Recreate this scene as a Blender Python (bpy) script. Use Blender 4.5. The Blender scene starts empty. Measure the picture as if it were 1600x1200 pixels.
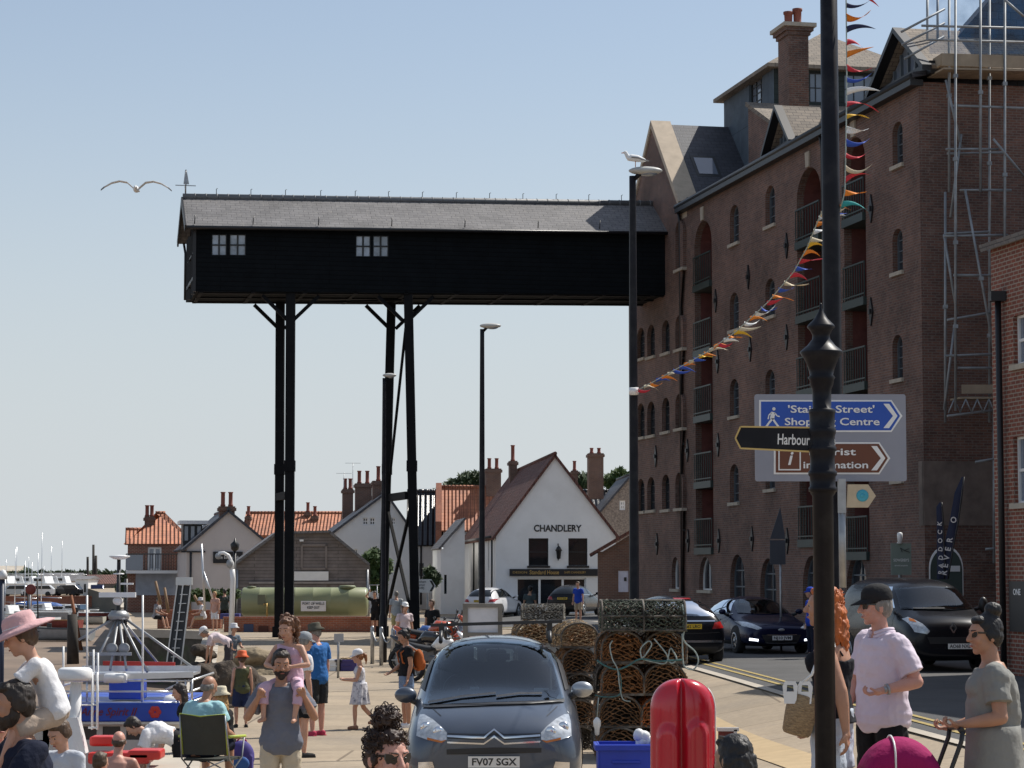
import bpy, bmesh, math, random
from math import sin, cos, tan, pi, radians as R, atan, atan2, sqrt
from mathutils import Vector as V, Matrix, Euler, noise, geometry
from mathutils.bvhtree import BVHTree
S = bpy.context.scene
COL = S.collection
rnd = random.Random(7)

FPX = 3650.0
PITCH = atan(290 / FPX)
CZ = 2.55
cam = bpy.data.objects.new('camera', bpy.data.cameras.new('camera'))
COL.objects.link(cam)
cam.location = (0, 0, CZ)
cam.rotation_euler = (pi / 2 + PITCH, 0, 0)
cam.data.sensor_width = 36
cam.data.lens = 36 * FPX / 1600
cam.data.clip_start = 0.2
cam.data.clip_end = 6000
S.camera = cam

SUN_EL = R(52.4)
SUN_H = V((0.80, 0.60, 0)).normalized()          # horizontal direction towards the sun
wd = bpy.data.worlds.new('World'); S.world = wd; wd.use_nodes = True
wn = wd.node_tree; bg = wn.nodes['Background']
sky = wn.nodes.new('ShaderNodeTexSky'); sky.sky_type = 'NISHITA'; sky.sun_disc = False
sky.sun_elevation = SUN_EL; sky.sun_rotation = atan2(SUN_H.x, SUN_H.y)
sky.air_density = 1.0; sky.dust_density = 0.7; sky.ozone_density = 1.0; sky.altitude = 0
stc = wn.nodes.new('ShaderNodeTexCoord'); ssp = wn.nodes.new('ShaderNodeSeparateXYZ'); smr = wn.nodes.new('ShaderNodeMapRange'); smx = wn.nodes.new('ShaderNodeMix'); smx.data_type = 'RGBA'
smr.interpolation_type = 'SMOOTHERSTEP'
for i_, v_ in ((1, -.02), (2, .30), (3, .92), (4, .25)): smr.inputs[i_].default_value = v_
smx.inputs[7].default_value = (5.35, 5.75, 6.1, 1)          # pale summer haze low in the sky
wn.links.new(stc.outputs['Generated'], ssp.inputs[0]); wn.links.new(ssp.outputs[2], smr.inputs[0]); wn.links.new(smr.outputs[0], smx.inputs[0])
wn.links.new(sky.outputs[0], smx.inputs[6]); wn.links.new(smx.outputs[2], bg.inputs[0]); bg.inputs[1].default_value = 0.1
sl = bpy.data.lights.new('sun', 'SUN'); sl.energy = 4.8; sl.angle = R(0.53); sl.color = (1, .95, .87)
so = bpy.data.objects.new('sun', sl); COL.objects.link(so)
sd = SUN_H * cos(SUN_EL) + V((0, 0, sin(SUN_EL)))
so.rotation_euler = sd.to_track_quat('Z', 'Y').to_euler(); so.location = (30, 30, 60)
S.view_settings.view_transform = 'Standard'; S.view_settings.look = 'None'
S.view_settings.exposure = 0.2; S.view_settings.gamma = 1.0
S.cycles.max_bounces = 6; S.cycles.transparent_max_bounces = 8; S.cycles.use_denoising = True

_c, _s = cos(PITCH), sin(PITCH)
def at(px, py, Y):
    "point at distance Y along the view through photo pixel (px,py)"
    a = (px - 800) / FPX; b = (600 - py) / FPX
    t = Y / (_c - b * _s)
    return V((a * t, Y, CZ + t * (_s + b * _c)))
def atx(px, Y): return (px - 800) / FPX * Y * 1.0
def sm(a, b, t):
    t = max(0, min(1, (t - a) / (b - a))); return t * t * (3 - 2 * t)
def gz(x, y):
    k = x - (4.0 + (55 - y) * .065 if y < 95 else 1.4)
    z = .42 * sm(-3.2, 1.0, k) * (1 - .45 * sm(80, 120, y))
    z += .6 * sm(26, 15.5, y) * sm(-.6, 1.4, x)
    z += (.17 - .29 * sm(25, 38, y)) * (1 - sm(55, 90, y)) * (1 - sm(-3, 1, k))
    return z

def tag(o, label, cat, group=None, kind=None):
    if label: o['label'] = label
    if cat: o['category'] = cat
    if group: o['group'] = group
    if kind: o['kind'] = kind
    return o
def thing(name, label, cat, loc=(0, 0, 0), rz=0, group=None):
    o = bpy.data.objects.new(name, None); COL.objects.link(o)
    o.empty_display_size = .2
    o.location = loc; o.rotation_euler = (0, 0, rz)
    return tag(o, label, cat, group)
def mw(o):
    M = o.matrix_basis.copy()
    while o.parent: o = o.parent; M = o.matrix_basis @ M
    return M
def copy_tree(o, parent=None):
    c = o.copy(); COL.objects.link(c)
    if parent: c.parent = parent
    for ch in o.children: copy_tree(ch, c)
    return c

class MB:
    def __init__(s): s.v = []; s.f = []; s.m = []; s.sm = []
    def add(s, vs, fs, m=0, smooth=False):
        o = len(s.v); s.v += [tuple(v) for v in vs]
        for f in fs:
            s.f.append(tuple(i + o for i in f)); s.m.append(m); s.sm.append(smooth)
    def box(s, c, size, rot=None, m=0):
        x, y, z = [d / 2 for d in size]; c = V(c)
        p = [V((i, j, k)) for i in (-x, x) for j in (-y, y) for k in (-z, z)]
        if rot is not None:
            Mr = rot if isinstance(rot, Matrix) else Euler(rot).to_matrix()
            p = [Mr @ q for q in p]
        s.add([c + q for q in p], [(0, 1, 3, 2), (4, 6, 7, 5), (0, 4, 5, 1), (2, 3, 7, 6), (0, 2, 6, 4), (1, 5, 7, 3)], m)
    def bar(s, a, b, w, h=None, m=0, up=(0, 0, 1)):
        a = V(a); b = V(b); h = h or w; d = (b - a)
        L = d.length; d.normalize(); u = V(up)
        if abs(d.dot(u)) > .98: u = V((0, 1, 0))
        x = d.cross(u).normalized(); z = x.cross(d)
        Mr = Matrix((x, d, z)).transposed()
        s.box((a + b) / 2, (w, L, h), Mr, m)
    def tube(s, pts, r, n=8, m=0, caps=True, smooth=True, flat=None):
        pts = [V(p) for p in pts]; k = len(pts)
        rs = r if isinstance(r, (list, tuple)) else [r] * k
        t0 = (pts[1] - pts[0]).normalized()
        u = t0.cross(V((0, 0, 1)))
        if u.length < .05: u = t0.cross(V((0, 1, 0)))
        u.normalize(); vs = []
        for i in range(k):
            t = (pts[min(i + 1, k - 1)] - pts[max(i - 1, 0)])
            if t.length < 1e-9: t = t0
            t.normalize()
            u = (u - t * u.dot(t))
            if u.length < 1e-6: u = t.orthogonal()
            u.normalize(); w = t.cross(u)
            for j in range(n):
                a = 2 * pi * j / n
                vs.append(pts[i] + (u * cos(a) + w * sin(a) * (flat or 1)) * rs[i])
        fs = [(i * n + j, i * n + (j + 1) % n, (i + 1) * n + (j + 1) % n, (i + 1) * n + j) for i in range(k - 1) for j in range(n)]
        s.add(vs, fs, m, smooth)
        if caps:
            o = len(s.v) - len(vs)
            s.f.append(tuple(o + j for j in reversed(range(n)))); s.m.append(m); s.sm.append(False)
            s.f.append(tuple(o + (k - 1) * n + j for j in range(n))); s.m.append(m); s.sm.append(False)
    def lathe(s, prof, n=24, c=(0, 0, 0), m=0, ax='z', smooth=True, caps=True):
        c = V(c); vs = []
        for r, z in prof:
            for j in range(n):
                a = 2 * pi * j / n; p = (r * cos(a), r * sin(a), z)
                if ax == 'x': p = (z, r * cos(a), r * sin(a))
                if ax == 'y': p = (r * sin(a), z, r * cos(a))
                vs.append(c + V(p))
        k = len(prof)
        fs = [(i * n + j, i * n + (j + 1) % n, (i + 1) * n + (j + 1) % n, (i + 1) * n + j) for i in range(k - 1) for j in range(n)]
        if caps:
            if prof[0][0] > 1e-5: fs.append(tuple(reversed(range(n))))
            if prof[-1][0] > 1e-5: fs.append(tuple((k - 1) * n + j for j in range(n)))
        s.add(vs, fs, m, smooth)
    def ell(s, c, r, n=16, k=10, m=0, rot=None):
        c = V(c); vs = []; fs = []
        if not isinstance(r, (tuple, list)): r = (r, r, r)
        Mr = Euler(rot).to_matrix() if rot is not None and not isinstance(rot, Matrix) else rot
        for i in range(k + 1):
            a = pi * i / k
            for j in range(n):
                b = 2 * pi * j / n
                p = V((r[0] * sin(a) * cos(b), r[1] * sin(a) * sin(b), r[2] * cos(a)))
                vs.append(c + (Mr @ p if Mr else p))
        fs = [((i + 1) * n + j, (i + 1) * n + (j + 1) % n, i * n + (j + 1) % n, i * n + j) for i in range(k) for j in range(n)]
        s.add(vs, fs, m, True)
    def prism(s, poly, fn, d0, d1, m=0, ms=None):
        "2D polygon extruded; fn(a,b,d)->point"
        n = len(poly)
        vs = [fn(a, b, d0) for a, b in poly] + [fn(a, b, d1) for a, b in poly]
        tri = geometry.tessellate_polygon([[V((a, b, 0)) for a, b in poly]])
        s.add(vs, [t for t in tri] + [tuple(i + n for i in reversed(t)) for t in tri], m)
        o = len(s.v) - 2 * n
        for i in range(n):
            j = (i + 1) % n
            s.f.append((o + i, o + j, o + n + j, o + n + i)); s.m.append(m if ms is None else ms); s.sm.append(False)
    def panel(s, outer, holes, fn, depth, m=0, mr=None):
        "flat wall face with real openings and reveals; fn(a,b,d)"
        loops = [outer] + holes
        tri = geometry.tessellate_polygon([[V((a, b, 0)) for a, b in l] for l in loops])
        vs = [fn(a, b, 0) for l in loops for a, b in l]
        s.add(vs, tri, m)
        for h in holes:
            n = len(h)
            s.add([fn(a, b, 0) for a, b in h] + [fn(a, b, depth) for a, b in h],
                  [(i, (i + 1) % n, n + (i + 1) % n, n + i) for i in range(n)], m if mr is None else mr)
    def quad(s, a, b, c, d, m=0): s.add([a, b, c, d], [(0, 1, 2, 3)], m)
    def build(s, name, mats, parent=None, loc=None, world=False, bevel=0, seg=2, sub=0, recalc=True, M=None):
        me = bpy.data.meshes.new(name)
        vs = s.v
        if world:
            base = mw(parent) if parent else Matrix.Translation(V(loc or (0, 0, 0)))
            iv = base.inverted(); vs = [iv @ V(p) for p in vs]
        me.from_pydata([tuple(p) for p in vs], [], s.f)
        mats = mats if isinstance(mats, (list, tuple)) else [mats]
        for x in mats: me.materials.append(x)
        me.polygons.foreach_set('material_index', s.m)
        me.polygons.foreach_set('use_smooth', s.sm)
        if recalc:
            bm = bmesh.new(); bm.from_mesh(me); bmesh.ops.recalc_face_normals(bm, faces=bm.faces[:]); bm.to_mesh(me); bm.free()
        me.update(); auto_uv(me)
        o = bpy.data.objects.new(name, me); COL.objects.link(o)
        if parent: o.parent = parent
        if loc is not None: o.location = loc
        if bevel:
            b = o.modifiers.new('bevel', 'BEVEL'); b.width = bevel; b.segments = seg; b.limit_method = 'ANGLE'; b.angle_limit = R(40)
        if sub:
            b = o.modifiers.new('sub', 'SUBSURF'); b.levels = sub; b.render_levels = sub
        return o

def auto_uv(me):
    uv = me.uv_layers.new(name='UVMap').data
    vs = me.vertices
    for p in me.polygons:
        n = p.normal
        if abs(n.z) > .92: t = V((1, 0, 0)); w = V((0, 1, 0))
        else:
            t = V((-n.y, n.x, 0)).normalized(); w = n.cross(t)
        for li in p.loop_indices:
            c = vs[me.loops[li].vertex_index].co
            uv[li].uv = (c.dot(t), c.dot(w))
def struct(mb, name, mats, label=None, **k):
    o = mb.build(name, mats, **k); o['kind'] = 'structure'
    return o
def eval_mesh(o, remove=True):
    dg = bpy.context.evaluated_depsgraph_get(); dg.update()
    me = bpy.data.meshes.new_from_object(o.evaluated_get(dg), depsgraph=dg)
    if remove: bpy.data.objects.remove(o)
    return me
def text(name, body, size, mat, parent, loc, rot=(pi / 2, 0, 0), bold=0.0, thick=.002, align='CENTER', sx=1, space=1, shear=0):
    cu = bpy.data.curves.new(name, 'FONT'); cu.body = body; cu.size = size; cu.extrude = thick; cu.offset = bold
    cu.align_x = align; cu.align_y = 'CENTER'; cu.space_character = space; cu.shear = shear; cu.resolution_u = 3
    t = bpy.data.objects.new(name + '_c', cu); COL.objects.link(t)
    me = eval_mesh(t); me.name = name
    me.materials.clear(); me.materials.append(mat)
    o = bpy.data.objects.new(name, me); COL.objects.link(o); o.parent = parent
    o.location = loc; o.rotation_euler = rot; o.scale = (sx, 1, 1)
    return o

def nn(nt, t, **k):
    n = nt.nodes.new(t)
    for a, b in k.items():
        if a in n.inputs: n.inputs[a].default_value = b
        else: setattr(n, a, b)
    return n
def mat(name, col, rough=.6, metal=0, var=.12, vs=3.0, bump=0, bs=40, coat=0, spec=None, sheen=0, sss=0, stain=None, stain_s=.6, stain_a=.4, coord='Object', stretch=None, emis=None, alpha=None):
    m = bpy.data.materials.new(name); m.use_nodes = True; nt = m.node_tree; L = nt.links.new
    b = nt.nodes['Principled BSDF']
    b.inputs['Roughness'].default_value = rough; b.inputs['Metallic'].default_value = metal
    b.inputs['Coat Weight'].default_value = coat; b.inputs['Coat Roughness'].default_value = .04
    if spec is not None: b.inputs['Specular IOR Level'].default_value = spec
    if sheen: b.inputs['Sheen Weight'].default_value = sheen
    if sss:
        b.inputs['Subsurface Weight'].default_value = sss; b.inputs['Subsurface Radius'].default_value = (.012, .005, .003)
    c4 = (*col, 1)
    tc = nn(nt, 'ShaderNodeTexCoord'); src = tc.outputs[coord]
    if stretch:
        mp = nn(nt, 'ShaderNodeMapping'); mp.inputs['Scale'].default_value = stretch; L(src, mp.inputs[0]); src = mp.outputs[0]
    out = None
    if var:
        nz = nn(nt, 'ShaderNodeTexNoise', Scale=vs, Detail=6.0, Roughness=.6); L(src, nz.inputs['Vector'])
        mr = nn(nt, 'ShaderNodeMapRange'); mr.inputs[1].default_value = .3; mr.inputs[2].default_value = .7
        mr.inputs[3].default_value = 1 - var; mr.inputs[4].default_value = 1 + var; L(nz.outputs[0], mr.inputs[0])
        mx = nn(nt, 'ShaderNodeVectorMath', operation='SCALE'); mx.inputs[0].default_value = col; L(mr.outputs[0], mx.inputs['Scale'])
        out = mx.outputs[0]
    if stain:
        n2 = nn(nt, 'ShaderNodeTexNoise', Scale=stain_s, Detail=8.0, Roughness=.65); L(src, n2.inputs['Vector'])
        r2 = nn(nt, 'ShaderNodeMapRange'); r2.inputs[1].default_value = .48; r2.inputs[2].default_value = .68; r2.inputs[4].default_value = stain_a
        L(n2.outputs[0], r2.inputs[0])
        m2 = nn(nt, 'ShaderNodeMix', data_type='RGBA'); m2.inputs[7].default_value = (*stain, 1)
        L(r2.outputs[0], m2.inputs[0])
        if out: L(out, m2.inputs[6])
        else: m2.inputs[6].default_value = c4
        out = m2.outputs[2]
    if out: L(out, b.inputs['Base Color'])
    else: b.inputs['Base Color'].default_value = c4
    if bump:
        n3 = nn(nt, 'ShaderNodeTexNoise', Scale=bs, Detail=5.0); L(src, n3.inputs['Vector'])
        bp = nn(nt, 'ShaderNodeBump', Strength=bump, Distance=.02); L(n3.outputs[0], bp.inputs['Height']); L(bp.outputs[0], b.inputs['Normal'])
    if emis:
        b.inputs['Emission Color'].default_value = (*emis, 1); b.inputs['Emission Strength'].default_value = 1
    return m
def brickmat(name, c1, c2, mortar, w=.225, h=.075, ms=.011, var=.3, rough=.85, bumpd=.008, offset=.5, vs=.9, blotch=None):
    m = bpy.data.materials.new(name); m.use_nodes = True; nt = m.node_tree; L = nt.links.new
    b = nt.nodes['Principled BSDF']; b.inputs['Roughness'].default_value = rough
    tc = nn(nt, 'ShaderNodeTexCoord')
    br = nn(nt, 'ShaderNodeTexBrick'); br.offset = offset
    br.inputs['Scale'].default_value = 1; br.inputs['Brick Width'].default_value = w; br.inputs['Row Height'].default_value = h
    br.inputs['Mortar Size'].default_value = ms; br.inputs['Mortar Smooth'].default_value = .3; br.inputs['Bias'].default_value = 0
    br.inputs['Color1'].default_value = (*c1, 1); br.inputs['Color2'].default_value = (*c2, 1); br.inputs['Mortar'].default_value = (*mortar, 1)
    L(tc.outputs['UV'], br.inputs['Vector'])
    nz = nn(nt, 'ShaderNodeTexNoise', Scale=vs, Detail=9.0, Roughness=.7); L(tc.outputs['Object'], nz.inputs['Vector'])
    mr = nn(nt, 'ShaderNodeMapRange'); mr.inputs[1].default_value = .3; mr.inputs[2].default_value = .7
    mr.inputs[3].default_value = 1 - var; mr.inputs[4].default_value = 1 + var; L(nz.outputs[0], mr.inputs[0])
    mx = nn(nt, 'ShaderNodeVectorMath', operation='SCALE'); L(br.outputs['Color'], mx.inputs[0]); L(mr.outputs[0], mx.inputs['Scale'])
    out = mx.outputs[0]
    if blotch:
        n2 = nn(nt, 'ShaderNodeTexNoise', Scale=7.0, Detail=4.0); L(tc.outputs['Object'], n2.inputs['Vector'])
        r2 = nn(nt, 'ShaderNodeMapRange'); r2.inputs[1].default_value = .58; r2.inputs[2].default_value = .72; r2.inputs[4].default_value = .7; L(n2.outputs[0], r2.inputs[0])
        m2 = nn(nt, 'ShaderNodeMix', data_type='RGBA'); m2.inputs[7].default_value = (*blotch, 1); L(r2.outputs[0], m2.inputs[0]); L(out, m2.inputs[6]); out = m2.outputs[2]
    L(out, b.inputs['Base Color'])
    bp = nn(nt, 'ShaderNodeBump', Strength=.6, Distance=bumpd); bp.invert = True; L(br.outputs['Fac'], bp.inputs['Height']); L(bp.outputs[0], b.inputs['Normal'])
    return m
def tilemat(name, c1, c2, pitch=.24, course=.3, rough=.7, depth=.06, var=.35):
    "pantiles: rolls down the slope (UV u) and stepped courses (UV v)"
    m = bpy.data.materials.new(name); m.use_nodes = True; nt = m.node_tree; L = nt.links.new
    b = nt.nodes['Principled BSDF']; b.inputs['Roughness'].default_value = rough
    tc = nn(nt, 'ShaderNodeTexCoord')
    br = nn(nt, 'ShaderNodeTexBrick'); br.offset = 0
    br.inputs['Scale'].default_value = 1; br.inputs['Brick Width'].default_value = pitch; br.inputs['Row Height'].default_value = course
    br.inputs['Mortar Size'].default_value = .012; br.inputs['Mortar Smooth'].default_value = .5
    br.inputs['Color1'].default_value = (*c1, 1); br.inputs['Color2'].default_value = (*c2, 1); br.inputs['Mortar'].default_value = (c1[0] * .4, c1[1] * .4, c1[2] * .4, 1)
    L(tc.outputs['UV'], br.inputs['Vector'])
    nz = nn(nt, 'ShaderNodeTexNoise', Scale=1.3, Detail=8.0, Roughness=.7); L(tc.outputs['Object'], nz.inputs['Vector'])
    mr = nn(nt, 'ShaderNodeMapRange'); mr.inputs[1].default_value = .3; mr.inputs[2].default_value = .7
    mr.inputs[3].default_value = 1 - var; mr.inputs[4].default_value = 1 + var; L(nz.outputs[0], mr.inputs[0])
    mx = nn(nt, 'ShaderNodeVectorMath', operation='SCALE'); L(br.outputs['Color'], mx.inputs[0]); L(mr.outputs[0], mx.inputs['Scale'])
    L(mx.outputs[0], b.inputs['Base Color'])
    sp = nn(nt, 'ShaderNodeSeparateXYZ'); L(tc.outputs['UV'], sp.inputs[0])
    k = nn(nt, 'ShaderNodeMath', operation='MULTIPLY'); k.inputs[1].default_value = 2 * pi / pitch; L(sp.outputs[0], k.inputs[0])
    sn = nn(nt, 'ShaderNodeMath', operation='SINE'); L(k.outputs[0], sn.inputs[0])
    fr = nn(nt, 'ShaderNodeMath', operation='FRACT'); dv = nn(nt, 'ShaderNodeMath', operation='DIVIDE'); dv.inputs[1].default_value = course
    L(sp.outputs[1], dv.inputs[0]); L(dv.outputs[0], fr.inputs[0])
    ad = nn(nt, 'ShaderNodeMath', operation='SUBTRACT'); L(sn.outputs[0], ad.inputs[0]); L(fr.outputs[0], ad.inputs[1])
    bp = nn(nt, 'ShaderNodeBump', Strength=.9, Distance=depth); L(ad.outputs[0], bp.inputs['Height']); L(bp.outputs[0], b.inputs['Normal'])
    return m
def boardmat(name, c1, c2, h=.15, w=4.0, rough=.8):
    return brickmat(name, c1, c2, tuple(x * .35 for x in c1), w=w, h=h, ms=.012, var=.3, rough=rough, vs=1.5)

M = {}
M['brick'] = brickmat('granary_brick', (.175, .085, .060), (.105, .055, .044), (.165, .135, .115), var=.5, vs=.45, blotch=(.20, .145, .12))
M['brick_red'] = brickmat('red_brick', (.24, .07, .042), (.165, .052, .035), (.30, .25, .20), h=.085, ms=.014, var=.2)
M['brick_low'] = brickmat('wall_brick', (.36, .11, .055), (.27, .085, .05), (.3, .2, .15), var=.25)
M['brick_dark'] = brickmat('dark_brick', (.17, .085, .06), (.13, .07, .055), (.18, .15, .12), var=.25)
M['slate'] = brickmat('slate', (.165, .157, .156), (.13, .124, .125), (.05, .049, .05), w=.36, h=.21, ms=.012, var=.28, rough=.62, blotch=(.24, .22, .20))
M['slate_dark'] = brickmat('slate_dark', (.06, .062, .075), (.045, .048, .06), (.025, .025, .03), w=.36, h=.22, ms=.014, var=.25, rough=.6)
M['stone_tile'] = brickmat('stone_tile', (.25, .205, .16), (.19, .16, .13), (.09, .075, .065), w=.3, h=.17, ms=.012, var=.25)
M['clad_black'] = boardmat('black_boarding', (.0065, .0085, .0105), (.0055, .0075, .0095), h=.17, rough=.8)
M['clad_black'].node_tree.nodes['Principled BSDF'].inputs['Specular IOR Level'].default_value = .12
M['clad_blue'] = boardmat('bluegrey_boarding', (.085, .115, .145), (.075, .10, .13), h=2.4, w=.16)
M['clad_green'] = boardmat('darkgreen_boarding', (.02, .03, .028), (.018, .026, .025), h=.2)
M['wood_grey'] = boardmat('weathered_boarding', (.19, .165, .155), (.15, .132, .126), h=.16)
M['orange_tile'] = tilemat('orange_pantile', (.46, .17, .08), (.37, .13, .065))
M['brown_tile'] = tilemat('brown_pantile', (.17, .065, .045), (.12, .05, .04), rough=.8)
M['black_tile'] = tilemat('black_pantile', (.035, .036, .04), (.025, .026, .03), rough=.28, pitch=.34)
M['white'] = mat('white_render', (.80, .80, .79), .85, var=.05, vs=.7, stain=(.58, .56, .53), stain_s=.5, stain_a=.35)
M['grey_render'] = mat('grey_render', (.55, .50, .475), .85, var=.05, vs=.7, stain=(.42, .39, .37), stain_a=.3)
M['pale_render'] = mat('pale_render', (.62, .63, .63), .85, var=.05, vs=.7, stain=(.48, .48, .48), stain_a=.3)
M['flint'] = mat('flint_wall', (.24, .20, .17), .9, var=.5, vs=9, bump=.6, bs=12)
M['stone'] = mat('stone_trim', (.42, .37, .30), .85, var=.15, vs=4, bump=.2)
M['coping'] = mat('stone_coping', (.50, .41, .31), .85, var=.12, vs=3)
M['concrete'] = mat('concrete', (.44, .39, .32), .9, var=.12, vs=1.2, bump=.2, bs=60, stain=(.30, .27, .23), stain_s=.35, stain_a=.5)
M['paving'] = mat('quay_paving', (.335, .265, .185), .9, var=.14, vs=.6, bump=.25, bs=90, stain=(.25, .21, .165), stain_s=.25, stain_a=.65)
M['tactile'] = mat('tactile_paving', (.42, .31, .175), .9, var=.1, vs=3, bump=.3, bs=30)
M['asphalt'] = mat('asphalt', (.075, .074, .074), .9, var=.2, vs=.8, bump=.4, bs=120, stain=(.11, .105, .10), stain_s=.3, stain_a=.6)
M['mud'] = mat('harbour_mud', (.15, .105, .072), .75, var=.3, vs=.15, bump=.3, bs=3, stain=(.24, .175, .12), stain_s=.06, stain_a=.8)
M['weed'] = mat('weedy_stone', (.075, .065, .05), .9, var=.5, vs=2.5, bump=.6, bs=6, stain=(.05, .075, .025), stain_s=1.3, stain_a=.7)
M['black'] = mat('black_paint', (.012, .012, .014), .45, var=.15)
M['blackgloss'] = mat('black_gloss_paint', (.008, .008, .012), .42, var=.3, vs=5, spec=.2, stain=(.03, .03, .032), stain_s=6, stain_a=.5)
M['blackbeam'] = mat('black_beam', (.008, .0085, .010), .7, var=.25, spec=.15)
M['steel'] = mat('galvanised_steel', (.36, .37, .38), .45, .8, var=.2, vs=8)
M['scaff'] = mat('scaffold_tube', (.27, .285, .295), .6, .35, var=.25, vs=3)
M['alu'] = mat('aluminium', (.62, .63, .64), .35, .75, var=.08)
M['chrome'] = mat('chrome', (.75, .75, .77), .12, 1.0, var=0)
M['gold'] = mat('gilt', (.55, .38, .14), .4, .6, var=.1)
M['wpaint'] = mat('white_paint', (.78, .78, .77), .4, var=.05)
M['wplastic'] = mat('white_plastic', (.8, .8, .79), .3, var=.04)
M['rubber'] = mat('black_rubber', (.018, .018, .019), .8, var=.2)
M['plastic_k'] = mat('black_plastic', (.02, .02, .022), .45, var=.1)
M['board'] = mat('scaffold_board', (.34, .27, .19), .85, var=.2, vs=2)
M['glass_dark'] = mat('dark_glass', (.012, .015, .018), .05, var=0, spec=.6)
M['glass_win'] = mat('window_glass', (.03, .036, .045), .08, var=.4, vs=.4, spec=.7)
M['glass_sky'] = mat('painted_sky_glass', (.16, .19, .24), .05, var=.1, vs=.4, spec=1.0)  # blue-grey base paints in the sky a window would reflect
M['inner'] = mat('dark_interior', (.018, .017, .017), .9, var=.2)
M['redarch'] = mat('red_arch_soffit', (.13, .042, .036), .85, var=.25, vs=3)
M['greensteel'] = mat('green_steel', (.028, .045, .042), .5, var=.15)
M['frame_k'] = mat('dark_window_frame', (.02, .022, .024), .5, var=.1)
M['frame_b'] = mat('steel_window_bars', (.10, .12, .14), .5, var=.1)
M['blue'] = mat('blue_paint', (.012, .06, .40), .35, var=.1)
M['red'] = mat('red_paint', (.50, .03, .025), .4, var=.1)
M['orange'] = mat('orange_cloth', (.72, .12, .03), .7, var=.1)
M['tank'] = mat('green_tank_paint', (.255, .275, .15), .4, var=.1, vs=.7, stain=(.22, .25, .13), stain_s=.8, stain_a=.4)
M['timber'] = mat('timber', (.25, .16, .09), .8, var=.25, vs=4)
M['timber_d'] = mat('dark_timber', (.045, .038, .032), .85, var=.3, vs=4)
M['timber_g'] = mat('grey_timber', (.23, .21, .18), .85, var=.25, vs=4)
M['yellow_line'] = mat('yellow_line', (.36, .27, .09), .8, var=.15, vs=5)
M['leaf'] = mat('leaf', (.055, .095, .025), .7, var=.5, vs=2.0)
M['leaf_d'] = mat('dark_leaf', (.035, .06, .022), .7, var=.5, vs=2.0)
M['bark'] = mat('bark', (.08, .06, .045), .9, var=.3)

_nt = M['paving'].node_tree; _b = _nt.nodes['Principled BSDF']; _src = _b.inputs['Base Color'].links[0].from_socket
_tc = nn(_nt, 'ShaderNodeTexCoord'); _br = nn(_nt, 'ShaderNodeTexBrick'); _br.inputs['Scale'].default_value = 1; _br.inputs['Brick Width'].default_value = 4.6; _br.inputs['Row Height'].default_value = 3.1; _br.inputs['Mortar Size'].default_value = .025
_br.inputs['Color1'].default_value = (1, 1, 1, 1); _br.inputs['Color2'].default_value = (.86, .87, .88, 1); _br.inputs['Mortar'].default_value = (.5, .48, .46, 1); _nt.links.new(_tc.outputs['Object'], _br.inputs['Vector'])
_vn = nn(_nt, 'ShaderNodeTexNoise', Scale=9.0, Detail=6.0, Roughness=.75); _nt.links.new(_tc.outputs['Object'], _vn.inputs['Vector']); _mr = nn(_nt, 'ShaderNodeMapRange'); _mr.inputs[1].default_value = .3; _mr.inputs[2].default_value = .7; _mr.inputs[3].default_value = .8; _mr.inputs[4].default_value = 1.16; _nt.links.new(_vn.outputs[0], _mr.inputs[0])
_m1 = nn(_nt, 'ShaderNodeVectorMath', operation='MULTIPLY'); _nt.links.new(_src, _m1.inputs[0]); _nt.links.new(_br.outputs['Color'], _m1.inputs[1]); _m2 = nn(_nt, 'ShaderNodeVectorMath', operation='SCALE'); _nt.links.new(_m1.outputs[0], _m2.inputs[0]); _nt.links.new(_mr.outputs[0], _m2.inputs['Scale']); _nt.links.new(_m2.outputs[0], _b.inputs['Base Color'])
mud = MB(); mud.quad((-3000, -60, -2.25), (3000, -60, -2.25), (3000, 5500, -2.25), (-3000, 5500, -2.25))
struct(mud, 'harbour_ground', M['mud'])
def quay_left(y):
    P = [(-40, -3.2), (20, -3.3), (97, -12.6), (100, -16.6), (135, -22.6), (190, -31), (330, -60)]
    for (y0, x0), (y1, x1) in zip(P, P[1:]):
        if y <= y1: return x0 + (x1 - x0) * (y - y0) / (y1 - y0)
    return P[-1][1]
def strip_sheet(xl, xr, ys, n, dz, skirt=None):
    b = MB(); vs = []; fs = []
    for y in ys:
        a, c = xl(y), xr(y)
        for i in range(n + 1):
            x = a + (c - a) * i / n; vs.append((x, y, gz(x, y) + dz))
    for j in range(len(ys) - 1):
        for i in range(n): q = j * (n + 1) + i; fs.append((q, q + 1, q + n + 2, q + n + 1))
    b.add(vs, fs, 0, True); return b
ys = [-40 + 2 * i for i in range(0, 86)] + [135, 150, 170, 190, 230, 330, 600]
b = strip_sheet(quay_left, lambda y: 15.0, ys, 60, 0)
b2 = strip_sheet(lambda y: 15.0, lambda y: 400.0, ys, 3, 0); b.add(b2.v, b2.f)
struct(b, 'quay_ground', M['paving'])
b = MB()
for y0, y1 in zip(ys, ys[1:]):
    x0, x1 = quay_left(y0), quay_left(y1)
    b.quad((x0, y0, -2.6), (x1, y1, -2.6), (x1, y1, gz(x1, y1)), (x0, y0, gz(x0, y0)))
struct(b, 'quay_wall', M['weed'])
b = MB()   # stone coping along the quay edge
ysq = [y for y in ys if y <= 200]
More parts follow.
